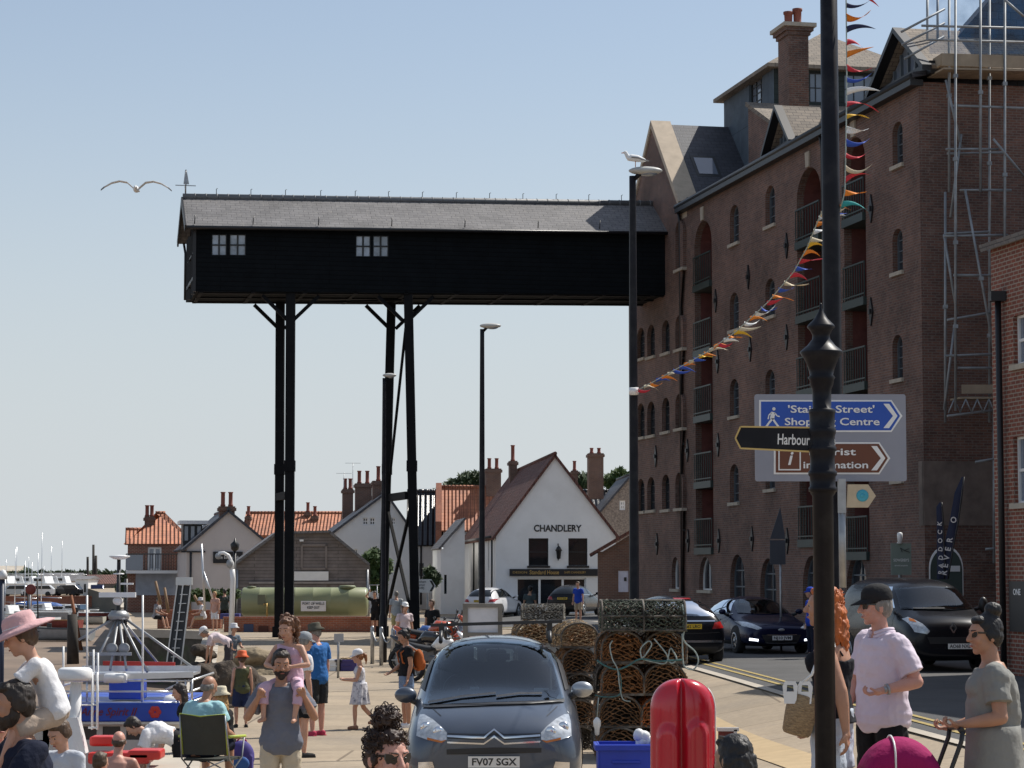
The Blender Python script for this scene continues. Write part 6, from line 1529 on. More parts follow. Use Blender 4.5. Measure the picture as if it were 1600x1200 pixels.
# fish crates etc. in front
def crate(label, c, size, rz, m, group=None):
    t = thing('fish_box', label, 'crate', c, rz, group); w, d, h = size; b = MB(); th = .018
    for sx in (-1, 1): b.box((sx * (w / 2 - th / 2), 0, h / 2), (th, d, h))
    for sy in (-1, 1): b.box((0, sy * (d / 2 - th / 2), h / 2), (w - 2 * th, th, h))
    b.box((0, 0, th / 2 + .002), (w - 2 * th - .002, d - 2 * th - .002, th)); b.build('box', m, t, bevel=.006)
    b = MB()
    for sy in (-1, 1): b.box((0, sy * (d / 2 + .012), h - .03), (w + .05, .03, .05)); b.box((0, sy * (d / 2 + .008), h * .45), (w * .5, .016, .03))
    for sx in (-1, 1): b.box((sx * (w / 2 + .012), 0, h - .03), (.03, d, .05))
    b.build('rim', m, t, bevel=.006); return t
mblue = mat('blue_crate_plastic', (.015, .045, .42), .4, var=.1)
cxx = PX(975, 21); cq = crate('bright blue plastic fish box beside the red plastic housing', (cxx, 21, at(975, 1210, 21).z), (.5, .4, .28), 0, mblue)
b = MB(); c = V((cxx, 21, cq.location.z - .2))
st = thing('trestle_table', 'low table under the blue fish box', 'table', (cxx, 21, gz(cxx, 21))); zt_ = cq.location.z - gz(cxx, 21)
b = MB(); b.box((0, 0, zt_ - .022), (1.3, .7, .04)); b.build('table_top', M['timber_g'], st)
for sx in (-1, 1):
    for sy in (-1, 1): b = MB(); b.bar((sx * .55, sy * .28, 0), (sx * .55, sy * .28, zt_ - .042), .05); b.build('leg', M['timber_g'], st)
o = MB()
for k in range(9): o.ell((rnd.uniform(-.06, .06), rnd.uniform(-.05, .05), .06 + rnd.uniform(-.02, .1)), (rnd.uniform(.04, .08), .05, rnd.uniform(.04, .07)), 10, 6)
o = o.build('plastic_bag', M['wplastic'], None, loc=at(1003, 1158, 21.2) - V((0, 0, .1))); tag(o, 'scrunched white plastic bag between blue box and red housing', 'bag')
# white bottle-like float on the pots
t = thing('float', 'white plastic float hanging at the foot of the pot stack', 'float', at(933, 1150, 30.9)); b = MB(); b.lathe([(.001, 0), (.03, .02), (.035, .1), (.05, .14), (.05, .2), (.02, .24), (.001, .25)], 12); b.build('body', M['wplastic'], t); b = MB(); b.tube([(0, 0, .25), (.02, 0, .5)], .008, 6); b.build('cord', M['rope'], t)

# red moulded plastic housing
HY = 14.5; hc = at(1066, 1060, HY); hz0 = gz(hc.x, HY); hw = 50 * HY / FPX; hh = hc.z - hz0
red = thing('lifebuoy_housing', 'shiny red moulded plastic lifebuoy housing with rounded top and centre seam', 'lifebuoy housing', (hc.x, HY, hz0))
m_red = mat('glossy_red_plastic', (.52, .012, .028), .22, var=.06, vs=6, coat=.4)
b = MB(); nz_r, nx_r = 70, 48; vs = []
def rw(z):
    t = (z - (hh - hw)) / hw
    return hw if t <= 0 else hw * max(1 - abs(t) ** 2.3, 0) ** (1 / 2.3)
def rdep(x, z, w):
    q = abs(x / w) if w > 1e-6 else 1
    d = hw * .62 * (max(1 - q ** 2.6, 0)) ** .5 * min(1, (w / hw) ** .6)
    k = sm(hh - hw * .05, hh - hw * .5, z)
    d -= hw * .34 * math.exp(-((x + hw * .06) / (hw * .075)) ** 2) * min(1, w / hw + .1)
    for cx_, tz in ((.42, hh - hw * 1.25), (-.5, hh - hw * 1.4)):
        u_ = (x / hw - cx_) / .36; v_ = (z - (tz - hw * .5)) / (hw * .5); r_ = (abs(u_) ** 2 + max(v_, 0) ** 2) ** .5
        d += hw * .12 * sm(1.05, .75, r_)
    return d
for s_ in (-1, 1):
    for i in range(nz_r + 1):
        z = hh * (i / nz_r) if i < nz_r * .5 else hh - hw * 1.0 * 0 - (hh * .5) * (1 - (i - nz_r * .5) / (nz_r * .5)) ** 1.6
        w = max(rw(z), .0005)
        for j in range(nx_r + 1):
            t = -cos(pi * j / nx_r); x = w * t
            vs.append((x, s_ * (rdep(x, z, w) if s_ < 0 else rdep(x, 0.2, w) * .6 + 0), z))
fs = []
for h_ in range(2):
    o_ = h_ * (nz_r + 1) * (nx_r + 1); fs += [(o_ + i * (nx_r + 1) + j, o_ + i * (nx_r + 1) + j + 1, o_ + (i + 1) * (nx_r + 1) + j + 1, o_ + (i + 1) * (nx_r + 1) + j) for i in range(nz_r) for j in range(nx_r)]
b.add(vs, fs, 0, True); b.build('shell', m_red, red)
b = MB(); b.tube([(hw * 1.01, .0, .2)] + [(rw(hh - hw * q) * 1.01, .0, hh - hw * q) for q in (1, .8, .6, .45, .3)], .006, 6); b.build('edge_strip', M['wplastic'], red)
mm_ = thing('metal_board', 'grey and brown backed metal board beside the red housing', 'board', (hc.x + hw + .03, HY + .1, hz0)); b = MB(); p0, p1 = at(1108, 1210, HY), at(1131, 1141, HY); wv_ = (p1.x - p0.x)
b.box((wv_ / 2, 0, (p1.z - hz0) * .5), (wv_, .03, p1.z - hz0)); b.build('board', mat('maroon_board', (.16, .05, .045), .6), mm_); b = MB(); b.box((wv_ / 2 + .012, -.02, p1.z - hz0), (wv_ + .04, .06, .02)); b.box((wv_ + .01, -.02, (p1.z - hz0) * .5), (.02, .06, p1.z - hz0)); b.build('edge', M['alu'], mm_)
def bpx(px, py, Y, base): return at(px, py, Y) - base
M['cream'] = mat('cream_gelcoat', (.62, .60, .52), .4, var=.06); M['hullgrey'] = mat('grey_hull', (.32, .33, .34), .5, var=.15); M['hullblue'] = mat('faded_blue_hull', (.10, .17, .28), .5, var=.2); M['hullred'] = mat('dull_red_hull', (.22, .05, .04), .6, var=.2); M['hulldark'] = mat('dark_hull', (.05, .055, .06), .6, var=.2); M['tanwood'] = mat('varnished_wood', (.30, .15, .06), .5, var=.2)
M['tarpblue'] = mat('blue_tarpaulin', (.05, .12, .33), .6, var=.2)
def hull(b, L, W, H, m=0, mi=1, open_=True, z=0):
    n, k = 14, 7; vs = []
    for i in range(n + 1):
        t = i / n; w = W / 2 * (1 - max(0, (t - .45) / .55) ** 2.2) * (.88 + .12 * min(1, t * 4)); sh = H * (1 + .35 * max(0, t - .5) ** 1.5)
        for j in range(k):
            a = j / (k - 1); ang = pi * (a - .5)
            x = w * sin(ang) / 1.0; zz_ = sh * (1 - cos(ang) ** .6) if abs(cos(ang)) > 1e-6 else sh
            vs.append((x, L * (t - .5), z + zz_))
    fs = [(i * k + j, i * k + j + 1, (i + 1) * k + j + 1, (i + 1) * k + j) for i in range(n) for j in range(k - 1)]
    b.add(vs, fs, m, True); b.add([vs[j] for j in range(k)], [tuple(range(k))], m)
    ins = [(v[0] * .9, v[1] * .98, z + (v[2] - z) * .96 + .03) for v in vs]; b.add(ins, [tuple(reversed(f)) for f in fs], mi, True); b.add([ins[j] for j in range(k)], [tuple(range(k))], mi)
    for j in (0, k - 1): b.tube([vs[i * k + j] for i in range(n + 1)], .035, 6, mi)
def small_boat(label, px, py, Y, rz, L, mats_, kind='dinghy', mast=None, group='small boats aground on the mud', zg=-2.22):
    p = at(px, py, Y); t = thing('boat', label, 'boat', (p.x, Y, zg), rz, group)
    b = MB(); hull(b, L, L * .36, L * .17, 0, 1); b.build('hull', [M[m] for m in mats_], t)
    b = MB()
    for y in (-.28, .0, .25): b.box((0, L * y, L * .13), (L * .30, L * .06, .05))
    b.build('thwart', M[mats_[1]], t)
    if kind == 'cabin':
        b = MB(); b.prism([(-L * .05, L * .16), (L * .3, L * .16), (L * .24, L * .27), (.0, L * .30)], lambda a, z, d: V((d, a, z)), -L * .13, L * .13); b.build('cabin', M['wplastic'], t, bevel=.04)
        b = MB(); b.box((0, L * .13, L * .235), (L * .265, L * .18, L * .05)); b.build('window', M['glass_dark'], t)
    if kind == 'outboard':
        b = MB(); b.box((0, -L * .54, L * .2), (.26, .3, .4)); b.bar((0, -L * .54, L * .2), (0, -L * .54, .0), .1, .16); b.build('outboard_motor', M['plastic_k'], t, bevel=.04)
    if kind == 'cover':
        b = MB(); b.ell((0, 0, L * .17), (L * .17, L * .42, L * .09), 14, 8); b.build('cover', M['tarpblue'], t)
    if mast:
        b = MB(); b.tube([(0, L * .1, L * .1), (0, L * .1, mast)], [.05, .03], 6); b.tube([(0, L * .1, L * .35), (0, -L * .4, L * .33)], .03, 6); b.build('mast', M['alu'], t)
    return t
SB = [('white open boat with grey inside nearest the dark pile', 96, 965, 228, 80, 5.2, ('wpaint', 'hulldark'), 'dinghy', None), ('long white boat with outboard lying across the mud', 62, 978, 205, 75, 6.4, ('hullgrey', 'wpaint'), 'outboard', None), ('dull red boat with varnished inside', 82, 990, 186, 82, 4.6, ('hullred', 'tanwood'), 'dinghy', None), ('grey dinghy lowest on the mud beside the pile', 90, 1012, 158, 78, 4.8, ('hullgrey', 'hulldark'), 'dinghy', None),
      ('white motorboat with small cabin at the left', 20, 975, 205, 60, 5.5, ('wpaint', 'cream'), 'cabin', None), ('white dinghy under a blue cover by the brick wall', 50, 953, 262, 85, 5.0, ('wpaint', 'hullgrey'), 'cover', None), ('blue hulled boat with white gunwale in second row', 88, 955, 252, 80, 6.0, ('hullblue', 'wpaint'), 'dinghy', None), ('small white rowing boat far left', 14, 962, 240, 95, 4.2, ('wpaint', 'tanwood'), 'dinghy', 3.8), ('cream boat with tan wooden seats in third row', 55, 966, 235, 70, 4.6, ('cream', 'tanwood'), 'outboard', 5.5), ('dark hulled boat close to the red brick wall', 30, 955, 255, 88, 5.0, ('hulldark', 'wpaint'), 'dinghy', 7.0), ('pale cabin boat at right of the beached rows', 118, 962, 232, 100, 4.6, ('cream', 'wpaint'), 'cabin', None), ('narrow white racing dinghy with bare mast', 70, 949, 270, 75, 4.6, ('wpaint', 'wpaint'), 'dinghy', 9.0), ('white skiff with tan thwarts left of the dark stake', 36, 971, 220, 84, 5.0, ('wpaint', 'tanwood'), 'dinghy', None), ('grey cabin boat half hidden behind the white skiff', 74, 970, 226, 72, 5.2, ('hullgrey', 'wpaint'), 'cabin', None), ('blue dinghy lowest at the far left', 18, 992, 182, 76, 4.2, ('hullblue', 'tanwood'), 'outboard', None), ('cream tender right beside the black pile', 128, 975, 205, 85, 4.0, ('cream', 'hulldark'), 'dinghy', None), ('dark boat under blue cover in the middle row', 66, 957, 248, 80, 5.4, ('hulldark', 'wpaint'), 'cover', 6.5), ('white launch with tall bare mast in front row', 46, 985, 194, 70, 5.0, ('wpaint', 'hullgrey'), 'dinghy', 5.5), ('red gunwaled boat far right of the rows', 136, 968, 220, 95, 4.4, ('hullred', 'wpaint'), 'outboard', None), ('small red boat below the brown stake', 40, 1003, 170, 70, 3.6, ('hullred', 'cream'), 'outboard', None)]
for l, px, py, Y, rz, L, ms_, k, mst in SB: small_boat(l, px, py, Y, R(rz), L, ms_, k, mst)
FS = [(16, 'white yacht hull on the far hard, leftmost with tall mast', 10), (34, 'white yacht with low cabin second from left on the far hard', 14), (52, 'white yacht with medium mast third along the far hard', 11), (75, 'white cruiser standing beside the far dark car', 8), (88, 'pale yacht under mast near the long grey shed', 14), (104, 'white yacht with double masts nearest the white shed', 16)]
for i, (px, l, mh) in enumerate(FS):
    small_boat(l, px, 925, 318 + 6 * (i % 3), R((65, 100, 80)[i % 3]), 7.5, ('wpaint', 'wpaint'), 'cabin', mh * .45, 'yachts laid up on the far shore', -.6)
# far cars (tiny)
def tiny_car(label, px, Y, rz, m):
    p = at(px, 925, Y); t = thing('car', label, 'car', (p.x, Y, -.95), rz, 'cars parked on the far shore'); b = MB()
    b.prism([(-2.1, .3), (2.1, .3), (2.15, .8), (1.1, .95), (.6, 1.45), (-1.5, 1.5), (-2.1, .95)], lambda a, z, d: V((d, a, z)), -.85, .85); b.build('body', M[m], t, bevel=.1)
    b = MB(); b.prism([(-1.75, .98), (.95, .98), (.55, 1.38), (-1.45, 1.42)], lambda a, z, d: V((d, a, z)), -.87, .87); b.box((0, .86, 1.15), (1.4, .1, .4), (R(-45), 0, 0)); b.build('windows', M['glass_dark'], t)
    for y in (-1.3, 1.3):
        for x in (-.8, .8): b = MB(); b.lathe([(.001, -.1), (.33, -.1), (.33, .1), (.001, .1)], 14, (x, y, .33), ax='x'); b.build('wheel', M['rubber'], t)
tiny_car('dark off roader facing us on the far shore right of the white shed', 152, 312, R(10), 'paint_navy'); tiny_car('dark car seen side on before the laid up yachts', 103, 308, R(80), 'paint_black'); tiny_car('black car in the middle of the far shore row', 116, 322, R(20), 'paint_black'); tiny_car('silver car at left of the far shore row', 24, 306, R(85), 'paint_silver'); tiny_car('white car parked left of the far cruiser', 60, 306, R(95), 'paint_white')
def far_shed(label, Y, x0, x1, ytop, yeave, wall, roof, gable=False):
    p0, p1 = at(x0, ytop, Y), at(x1, yeave, Y); t = thing('shed', label, 'shed', ((p0.x + p1.x) / 2, Y, -.95)); b = MB(); w = p1.x - p0.x; ze, zr = p1.z + .95, p0.z + .95
    b.box((0, 4, ze / 2 - .1), (w, 8, ze + .2)); b.build('wall', M[wall], t); b = MB()
    b.prism([(-.3, ze), (8.3, ze), (4, zr)], lambda a, z, d: V((d, a, z)), -w / 2 - .3, w / 2 + .3); b.build('roof', M[roof], t)
    b = MB()
    for k in range(2): b.box((-w * .25 + k * w * .5, -.03, ze * .45), (w * .16, .04, ze * .5))
    b.build('door', M['frame_k'], t)
far_shed('long low grey shed on the far shore', 360, 58, 120, 895, 908, 'grey_render', 'slate'); far_shed('small bright white shed on the far shore', 318, 118, 138, 900, 905, 'wpaint', 'slate'); far_shed('brown shed roof behind the mast dome on the far shore', 325, 132, 195, 898, 912, 'wood_grey', 'brown_tile'); far_shed('beige block at the far left shore', 390, -30, 27, 884, 892, 'concrete', 'concrete'); far_shed('dark shed below the beige block', 330, -25, 24, 898, 906, 'hulldark', 'slate')
def pole_thing(name, label, cat, px, y0, y1, Y, r, m, px1=None, group=None, zb=None):
    p0, p1 = at(px, y0, Y), at(px1 or px, y1, Y); t = thing(name, label, cat, (p0.x, Y, zb if zb is not None else p0.z), 0, group); o = V(t.location); b = MB(); b.tube([V((p0.x, Y, o.z)) - o, p1 - o], [r, r * .8], 8); b.build('pole', M[m], t); return t
for px, y1, w in ((137, 870, 'thick leaning pole'), (146, 851, 'tallest pole'), (150, 868, 'short pole')): pole_thing('telegraph_pole', 'far telegraph pole, %s right of the white shed' % w, 'pole', px, 925, y1, 345, .22, 'timber_d', zb=-.95)
M['stake'] = mat('rusty_stake', (.24, .09, .04), .8, var=.3)
for l, px, px1, y0, y1, Y, r, m in (('rust brown timber stake standing in the mud', 29, 29, 1012, 960, 150, .16, 'stake'), ('dark thin stake right of the rust brown one', 43, 44, 1010, 925, 150, .07, 'timber_d'), ('thick black timber pile at the quay corner', 114, 113, 1030, 960, 120, .32, 'timber_d'), ('leaning brown pole behind the black pile', 127, 111, 1010, 930, 140, .12, 'stake'), ('slender dark mast stake in the beached boats', 60, 58, 1005, 905, 160, .06, 'timber_d')):
    pole_thing('mooring_post', l, 'post', px, y0, y1, Y, r, m, px1, zb=-2.25)
t = pole_thing('mooring_post', 'navy mooring pile with white cap at the left edge', 'post', 3, 1010, 905, 60, .085, 'hulldark', zb=-2.25); t.children[0].data.materials[0] = mat('navy_pile', (.02, .03, .06), .5)
b = MB(); zc_ = at(3, 905, 60).z + 2.25; b.lathe([(.11, 0), (.11, .12), (.06, .22), (.001, .25)], 14, (0, 0, zc_)); b.build('cap', M['wpaint'], t)
t = pole_thing('road_sign_post', 'post with small round red sign on the harbour edge', 'signpost', 47, 1000, 915, 140, .05, 'steel', zb=-2.25); b = MB(); b.lathe([(.001, 0), (.32, 0), (.32, .03), (.001, .03)], 18, (0, -.08, at(47, 921, 140).z + 2.25), ax='y'); b.build('disc', M['hullred'], t)

BY = 36.5; bb = V((atx(185, BY), BY + 1, -2.2))
fb = thing('fishing_boat', 'fishing boat with blue name board and tall aerial frame moored beside the quay', 'boat', bb)
q_ = lambda px, py, Y=BY: at(px, py, Y) - bb
b = MB(); hull(b, 11, 3.0, 1.35, 0, 1); b.build('hull', [M['cream'], M['hullred']], fb)
cw0, cw1 = q_(62, 1130).x, q_(286, 1130).x; ztop, zfas = q_(100, 1098).z, q_(100, 1127).z; zdk = 1.15
Yc = -1.0
wfnb = lambda a, z, d: V((a, Yc + d, z)); wh = []
for x0, x1 in ((72, 98), (143, 167), (176, 203), (212, 240), (250, 276)): wh.append(hole_rect(q_(x0, 0).x, q_(x1, 0).x, q_(0, 1156).z, q_(0, 1135).z))
b = MB(); b.panel([(cw0 + .05, zdk), (cw1 - .05, zdk), (cw1 - .05, zfas), (cw0 + .05, zfas)], wh, wfnb, .06); b.box(((cw0 + cw1) / 2, Yc + 1.6, (zdk + ztop) / 2 - .02), (cw1 - cw0 - .1, 3.0 - .2, ztop - zdk)); b.build('wheelhouse', M['cream'], fb)
for h in wh:
    g = MB(); g.prism(h, wfnb, .03, .05); g.build('window', M['glass_win'], fb)
b = MB(); b.box(((cw0 + cw1) / 2, Yc + 1.5, (ztop + zfas) / 2), (cw1 - cw0, 3.2, ztop - zfas)); bd_ = b.build('name_board', M['blue'], fb, bevel=.02)
b = MB(); b.box(((cw0 + cw1) / 2, Yc - .12, zfas - .02), (cw1 - cw0 + .06, .06, .035)); b.build('trim', M['cream'], fb)
tx = text('lettering', 'Anne Spirit II', .17, mat('dark_red_letter', (.16, .01, .03), .5), fb, (q_(200, 0).x - .15, Yc - .106, q_(0, 1112).z), bold=.002, thick=.001, shear=.35, sx=.95)
b = MB(); cx_, cz_ = q_(257, 0).x, q_(0, 1112).z
for k in range(6): a = pi * k / 3; b.ell((cx_ + .055 * cos(a), Yc - .106, cz_ + .055 * sin(a)), (.045, .006, .045), 10, 6)
b.build('emblem', M['red'], fb)
b = MB()
for z in (1097, 1080, 1063):
    for Y in (BY, BY + 2.6): b.tube([q_(62, z, Y), q_(300, z + 1, Y)], .018, 6)
    for px in (62, 300): b.tube([q_(px, z, BY), q_(px, z, BY) + V((0, 2.6, 0))], .018, 6)
for px in (62, 88, 136, 222, 277, 290, 300): b.tube([q_(px, 1098), q_(px, 1062)], .018, 6)
b.tube([q_(258, 1078), q_(280, 1068)], .02, 6); b.build('guard_rail', M['alu'], fb)
b = MB(); b.box((q_(200, 0).x, .4, q_(0, 1058).z), (q_(300, 0).x - q_(100, 0).x, .9, .04)); b.bar(q_(100, 1060), q_(302, 1054), .06, .09); b.bar(q_(110, 1049) + V((0, 1, 0)), q_(300, 1049) + V((0, 1, 0)), .05, .09); b.build('gangplank', M['alu'], fb)
b = MB(); b.bar(q_(140, 1041) + V((0, 1.2, 0)), q_(256, 1043) + V((0, 1.2, 0)), .05, .07); b.build('red_rail', M['red'], fb)
mt = V((q_(171, 0).x, .6, 0))
b = MB()
top = V((q_(172, 0).x, .6, q_(0, 965).z))
for px, py, dy in ((128, 1048, -.7), (216, 1054, -.7), (140, 1050, 1.2), (208, 1052, 1.2), (160, 1050, -.9), (186, 1050, -.9)):
    e_ = q_(px, py); e_.y = .6 + dy; b.tube([top, e_], .02, 7)
b.tube([top + V((.06, 0, -.02)), V((q_(302, 0).x, .2, q_(0, 1052).z))], .022, 7); b.tube([top, V((q_(112, 0).x, .4, q_(0, 1004).z))], .02, 7)
b.bar(V((q_(138, 0).x, -.1, q_(0, 1025).z)), V((q_(204, 0).x, -.1, q_(0, 1025).z)), .05); b.lathe([(.16, -.06), (.18, 0), (.12, .08)], 12, top); b.build('aerial_frame', mat('dull_alloy', (.34, .35, .36), .5, .5, var=.2), fb)
b = MB(); b.tube([V((mt.x, .6, q_(0, 1062).z)), V((mt.x, .6, q_(0, 872).z))], [.05, .03], 8); b.tube([V((q_(182, 0).x, .6, q_(0, 1055).z)), V((q_(183, 0).x, .6, q_(0, 905).z))], .03, 8); b.build('mast', M['plastic_k'], fb)
b = MB(); b.lathe([(.001, -.05), (.09, -.04), (.17, 0), (.165, .015), (.001, .03)], 24, (mt.x + .01, .6, q_(0, 869).z)); b.build('radar', M['wplastic'], fb); b = MB(); b.lathe([(.001, 0), (.09, .0), (.09, .02), (.001, .025)], 16, (mt.x, .6, q_(0, 898).z)); b.build('radar', M['wplastic'], fb); b = MB(); b.bar(V((q_(143, 0).x, .45, q_(0, 931).z)), V((q_(201, 0).x, .45, q_(0, 931).z)), .09, .08); b.ell((q_(172, 0).x, .5, q_(0, 941).z), (.085, .085, .07), 14, 10); b.build('radar', M['wplastic'], fb); b = MB(); b.bar(V((q_(176, 0).x, .5, q_(0, 913).z)), V((q_(196, 0).x, .5, q_(0, 913).z)), .05, .03); b.build('radar', M['wplastic'], fb)
for px in (173, 192):
    b = MB(); b.lathe([(.001, .12), (.08, .10), (.085, 0), (.001, .01)], 16, (q_(px, 0).x, -.1, q_(0, 1016).z), ax='y'); b.build('floodlight', M['hullgrey'], fb)
for px, y0, y1 in ((136, 1096, 930), (223, 1102, 930), (146, 1120, 1015), (153, 1130, 1020), (99, 1095, 1010)):
    b = MB(); b.tube([q_(px, y0), q_(px, y1)], .016, 6); b.build('whip_aerial', M['wplastic'], fb)
b = MB(); b.box(q_(190, 1080) + V((0, .6, 0)), (.52, .5, .3)); b.build('locker', M['blue'], fb, bevel=.02)
b = MB(); b.lathe([(.001, 0), (.18, 0), (.185, .1), (.16, .14), (.001, .15)], 24, q_(182, 1066) + V((0, -.1, 0))); b.build('radar_dome', M['wplastic'], fb)
b = MB(); b.ell(q_(267, 1096) + V((0, .3, .0)), (.17, .2, .1), 16, 8); b.build('life_raft', M['wplastic'], fb)
NYB = 28.5; nbz = V((atx(150, NYB), NYB + .5, -2.2)); nb = thing('fishing_boat', 'nearer boat with white radar pillar and red seats just behind the boy', 'boat', nbz); q2 = lambda px, py, Y=NYB: at(px, py, Y) - nbz
b = MB(); hull(b, 7.5, 2.6, 1.25, 0, 1); b.build('hull', [M['cream'], M['hullgrey']], nb)
b = MB(); zf = 1.0; pc = q2(132, 0).x
b.tube([V((pc, -.5, zf)), V((pc, -.5, q2(0, 1170).z)), V((pc, -.5, q2(0, 1125).z)), V((pc + .02, -.5, q2(0, 1066).z))], [.16, .15, .09, .065], 12); b.prism([(pc - .2, q2(0, 1176).z), (pc + .17, q2(0, 1176).z), (pc + .06, q2(0, 1120).z), (pc - .06, q2(0, 1120).z)], lambda a, z, d: V((a, d, z)), -.62, -.4); b.build('radar_pillar', M['wplastic'], nb)
b = MB(); b.lathe([(.001, 0), (.2, .0), (.21, .03), (.205, .12), (.17, .145), (.001, .15)], 28, (q2(133, 0).x, -.5, q2(0, 1062).z)); b.build('radar_dome', M['wplastic'], nb)
b = MB(); b.lathe([(.001, .14), (.065, .12), (.07, 0), (.001, .01)], 16, (q2(114, 0).x, -.6, q2(0, 1089).z), ax='y'); b.box((q2(116, 0).x, -.5, q2(0, 1106).z), (.13, .12, .09)); b.build('spotlight', M['hulldark'], nb)
b = MB(); b.bar(V((q2(105, 0).x, -.5, q2(0, 1105).z)), V((q2(136, 0).x, -.5, q2(0, 1105).z)), .07, .06); b.bar(V((q2(112, 0).x, -.5, q2(0, 1062).z)), V((q2(153, 0).x, -.5, q2(0, 1062).z)), .03); b.build('bracket', M['wplastic'], nb)
b = MB()
for px in (144, 152): b.tube([q2(px, 1140), q2(px, 1050)], .014, 6)
b.tube([q2(138, 1137), q2(153, 1137)], .014, 6); b.tube([q2(110, 1102), q2(152, 1101)], .012, 6); b.build('aerial', M['wplastic'], nb)
b = MB(); b.box(q2(155, 1160) + V((0, .3, 0)), (.3, .3, .12)); b.box(q2(185, 1185) + V((0, .2, 0)), (.75, .4, .14)); b.box(q2(225, 1180) + V((.0, .2, 0)), (.4, .4, .12)); b.build('seat_cushion', M['red'], nb, bevel=.03)
b = MB(); b.box(q2(190, 1205) + V((0, .4, -.1)), (1.6, 1.6, .06)); b.build('deck', M['cream'], nb)
# life jackets heap on its rail
o = MB()
for k in range(12): o.ell((rnd.uniform(-.2, .2), rnd.uniform(-.1, .1), rnd.uniform(0, .25)), (rnd.uniform(.05, .1), .08, rnd.uniform(.04, .08)), 10, 6)
# dark ramp beams leaning at the harbour corner
rt = thing('ladder_ramp', 'steep pair of dark beams with white edges rising above the harbour corner', 'ramp', at(275, 1040, 92)); rq = lambda px, py: at(px, py, 92) - rt.location
for x0, x1 in ((265, 283), (277, 294)):
    b = MB(); b.bar(rq(x0, 1045), rq(x1, 915), .28, .2); b.build('beam', M['hulldark'], rt)
b = MB()
for x0, x1 in ((260, 278), (270, 287), (283, 299)): b.bar(rq(x0, 1045) + V((0, -.14, 0)), rq(x1, 912) + V((0, -.14, 0)), .05)
for k in range(9): t_ = k / 9; b.bar(rq(266 + 18 * t_, 1040 - 125 * t_) + V((0, -.16, 0)), rq(278 + 18 * t_, 1040 - 125 * t_) + V((0, -.16, 0)), .03)
b.build('edge_rail', M['alu'], rt); b = MB(); b.box(rq(288, 908), (.62, .4, .3)); b.build('head_box', M['alu'], rt)
for l, px, px1, y0, y1 in (('leftmost leaning varnished oar by the seated visitor', 251, 243, 945, 908), ('leaning oar with white tip beside the seated visitor', 263, 257, 957, 918), ('pale oar leaning beside the dark ramp beams', 297, 288, 955, 905), ('short oar leaning in the flower bed', 311, 303, 945, 930)):
    pole_thing('oar', l, 'oar', px, y0, y1, 100, .07, 'timber', px1)
for l, px, px1, y0, y1 in (('tall pale aluminium mast before the pale gable house', 320, 315, 955, 850), ('thin leaning mast right of the tall pale one', 334, 318, 940, 893)):
    pole_thing('boat_mast', l, 'mast', px, y0, y1, 99, .05, 'alu', px1)
cc = thing('cctv_column', 'white swan neck camera column before the timber shed', 'camera pole', (atx(363, 80), 80, gz(atx(363, 80), 80))); cq_ = lambda px, py: at(px, py, 80) - cc.location
b = MB(); b.tube([V((0, 0, 0)), cq_(364, 905), cq_(363, 890)], .09, 8); b.tube([cq_(364, 892), cq_(363, 880), cq_(357, 868), cq_(350, 864), cq_(341, 865)], .06, 8); b.build('column', M['wplastic'], cc); b = MB(); b.ell(cq_(341, 869), .11, 12, 8); b.ell(cq_(359, 881), (.12, .12, .16), 12, 8); b.build('camera', M['hullgrey'], cc)
vl = thing('lantern_post', 'black Victorian lantern post before the dark name board', 'street lamp', (atx(368, 100), 100, 0)); b = MB(); z_ = at(368, 862, 100).z; b.tube([(0, 0, 0), (0, 0, z_)], .06, 8); b.build('post', M['black'], vl); b = MB(); b.lathe([(.05, z_), (.16, z_ + .1), (.2, z_ + .32), (.06, z_ + .45), (.02, z_ + .6)], 8); b.build('lantern', M['black'], vl)
def remesh(b, vox, smooth=6, disp=0, dscale=8, seed=0, fac=.5):
    o = b.build('tmp_rm', M['black']); m = o.modifiers.new('r', 'REMESH'); m.mode = 'VOXEL'; m.voxel_size = vox; m.use_smooth_shade = True
    if smooth: s_ = o.modifiers.new('s', 'SMOOTH'); s_.factor = fac; s_.iterations = smooth
    me = eval_mesh(o)
    if disp:
        off = V((seed * 3.1, seed * 1.7, 0)); me.update()
        vs = [(v.co + v.normal * disp * noise.fractal((v.co + off) * dscale, 1.0, 2.0, 3)) for v in me.vertices]
        for v, c in zip(me.vertices, vs): v.co = c
    for p in me.polygons: p.use_smooth = True
    me.materials.clear(); return me
def meobj(name, me, m, parent=None, loc=None):
    me.name = name; me.materials.clear(); me.materials.append(M[m] if isinstance(m, str) else m)
    if not me.uv_layers: auto_uv(me)
    o = bpy.data.objects.new(name, me); COL.objects.link(o)
    if parent: o.parent = parent
    if loc is not None: o.location = loc
    return o
M['netheap'] = mat('brown_net_heap', (.06, .045, .034), .95, var=.5, vs=3, bump=1.0, bs=26, stain=(.15, .11, .07), stain_s=1.5, stain_a=.6)
M['netpale'] = mat('pale_net_heap', (.22, .175, .115), .95, var=.4, vs=3, bump=1.0, bs=20)
def heap(label, Y, blobs, m, seed, ymid=None):
    base = at(blobs[0][0], blobs[0][1], Y); base.z = gz(base.x, Y) - .3; b = MB(); b.ell(V((.1, .1, .22)), (1.0, .7, .3), 14, 8)
    for px, py, rx, rz_, dy in blobs:
        p = at(px, py, Y) - base; k = Y / FPX; p.z = max(p.z - .1, .1); b.ell(p + V((0, dy, 0)), (rx * k, max(rx * k * .8, .3), rz_ * k), 14, 10)
    o = meobj('net_heap', remesh(b, .035, 5, .05, 5, seed), m, None, base); tag(o, label, 'fishing net')
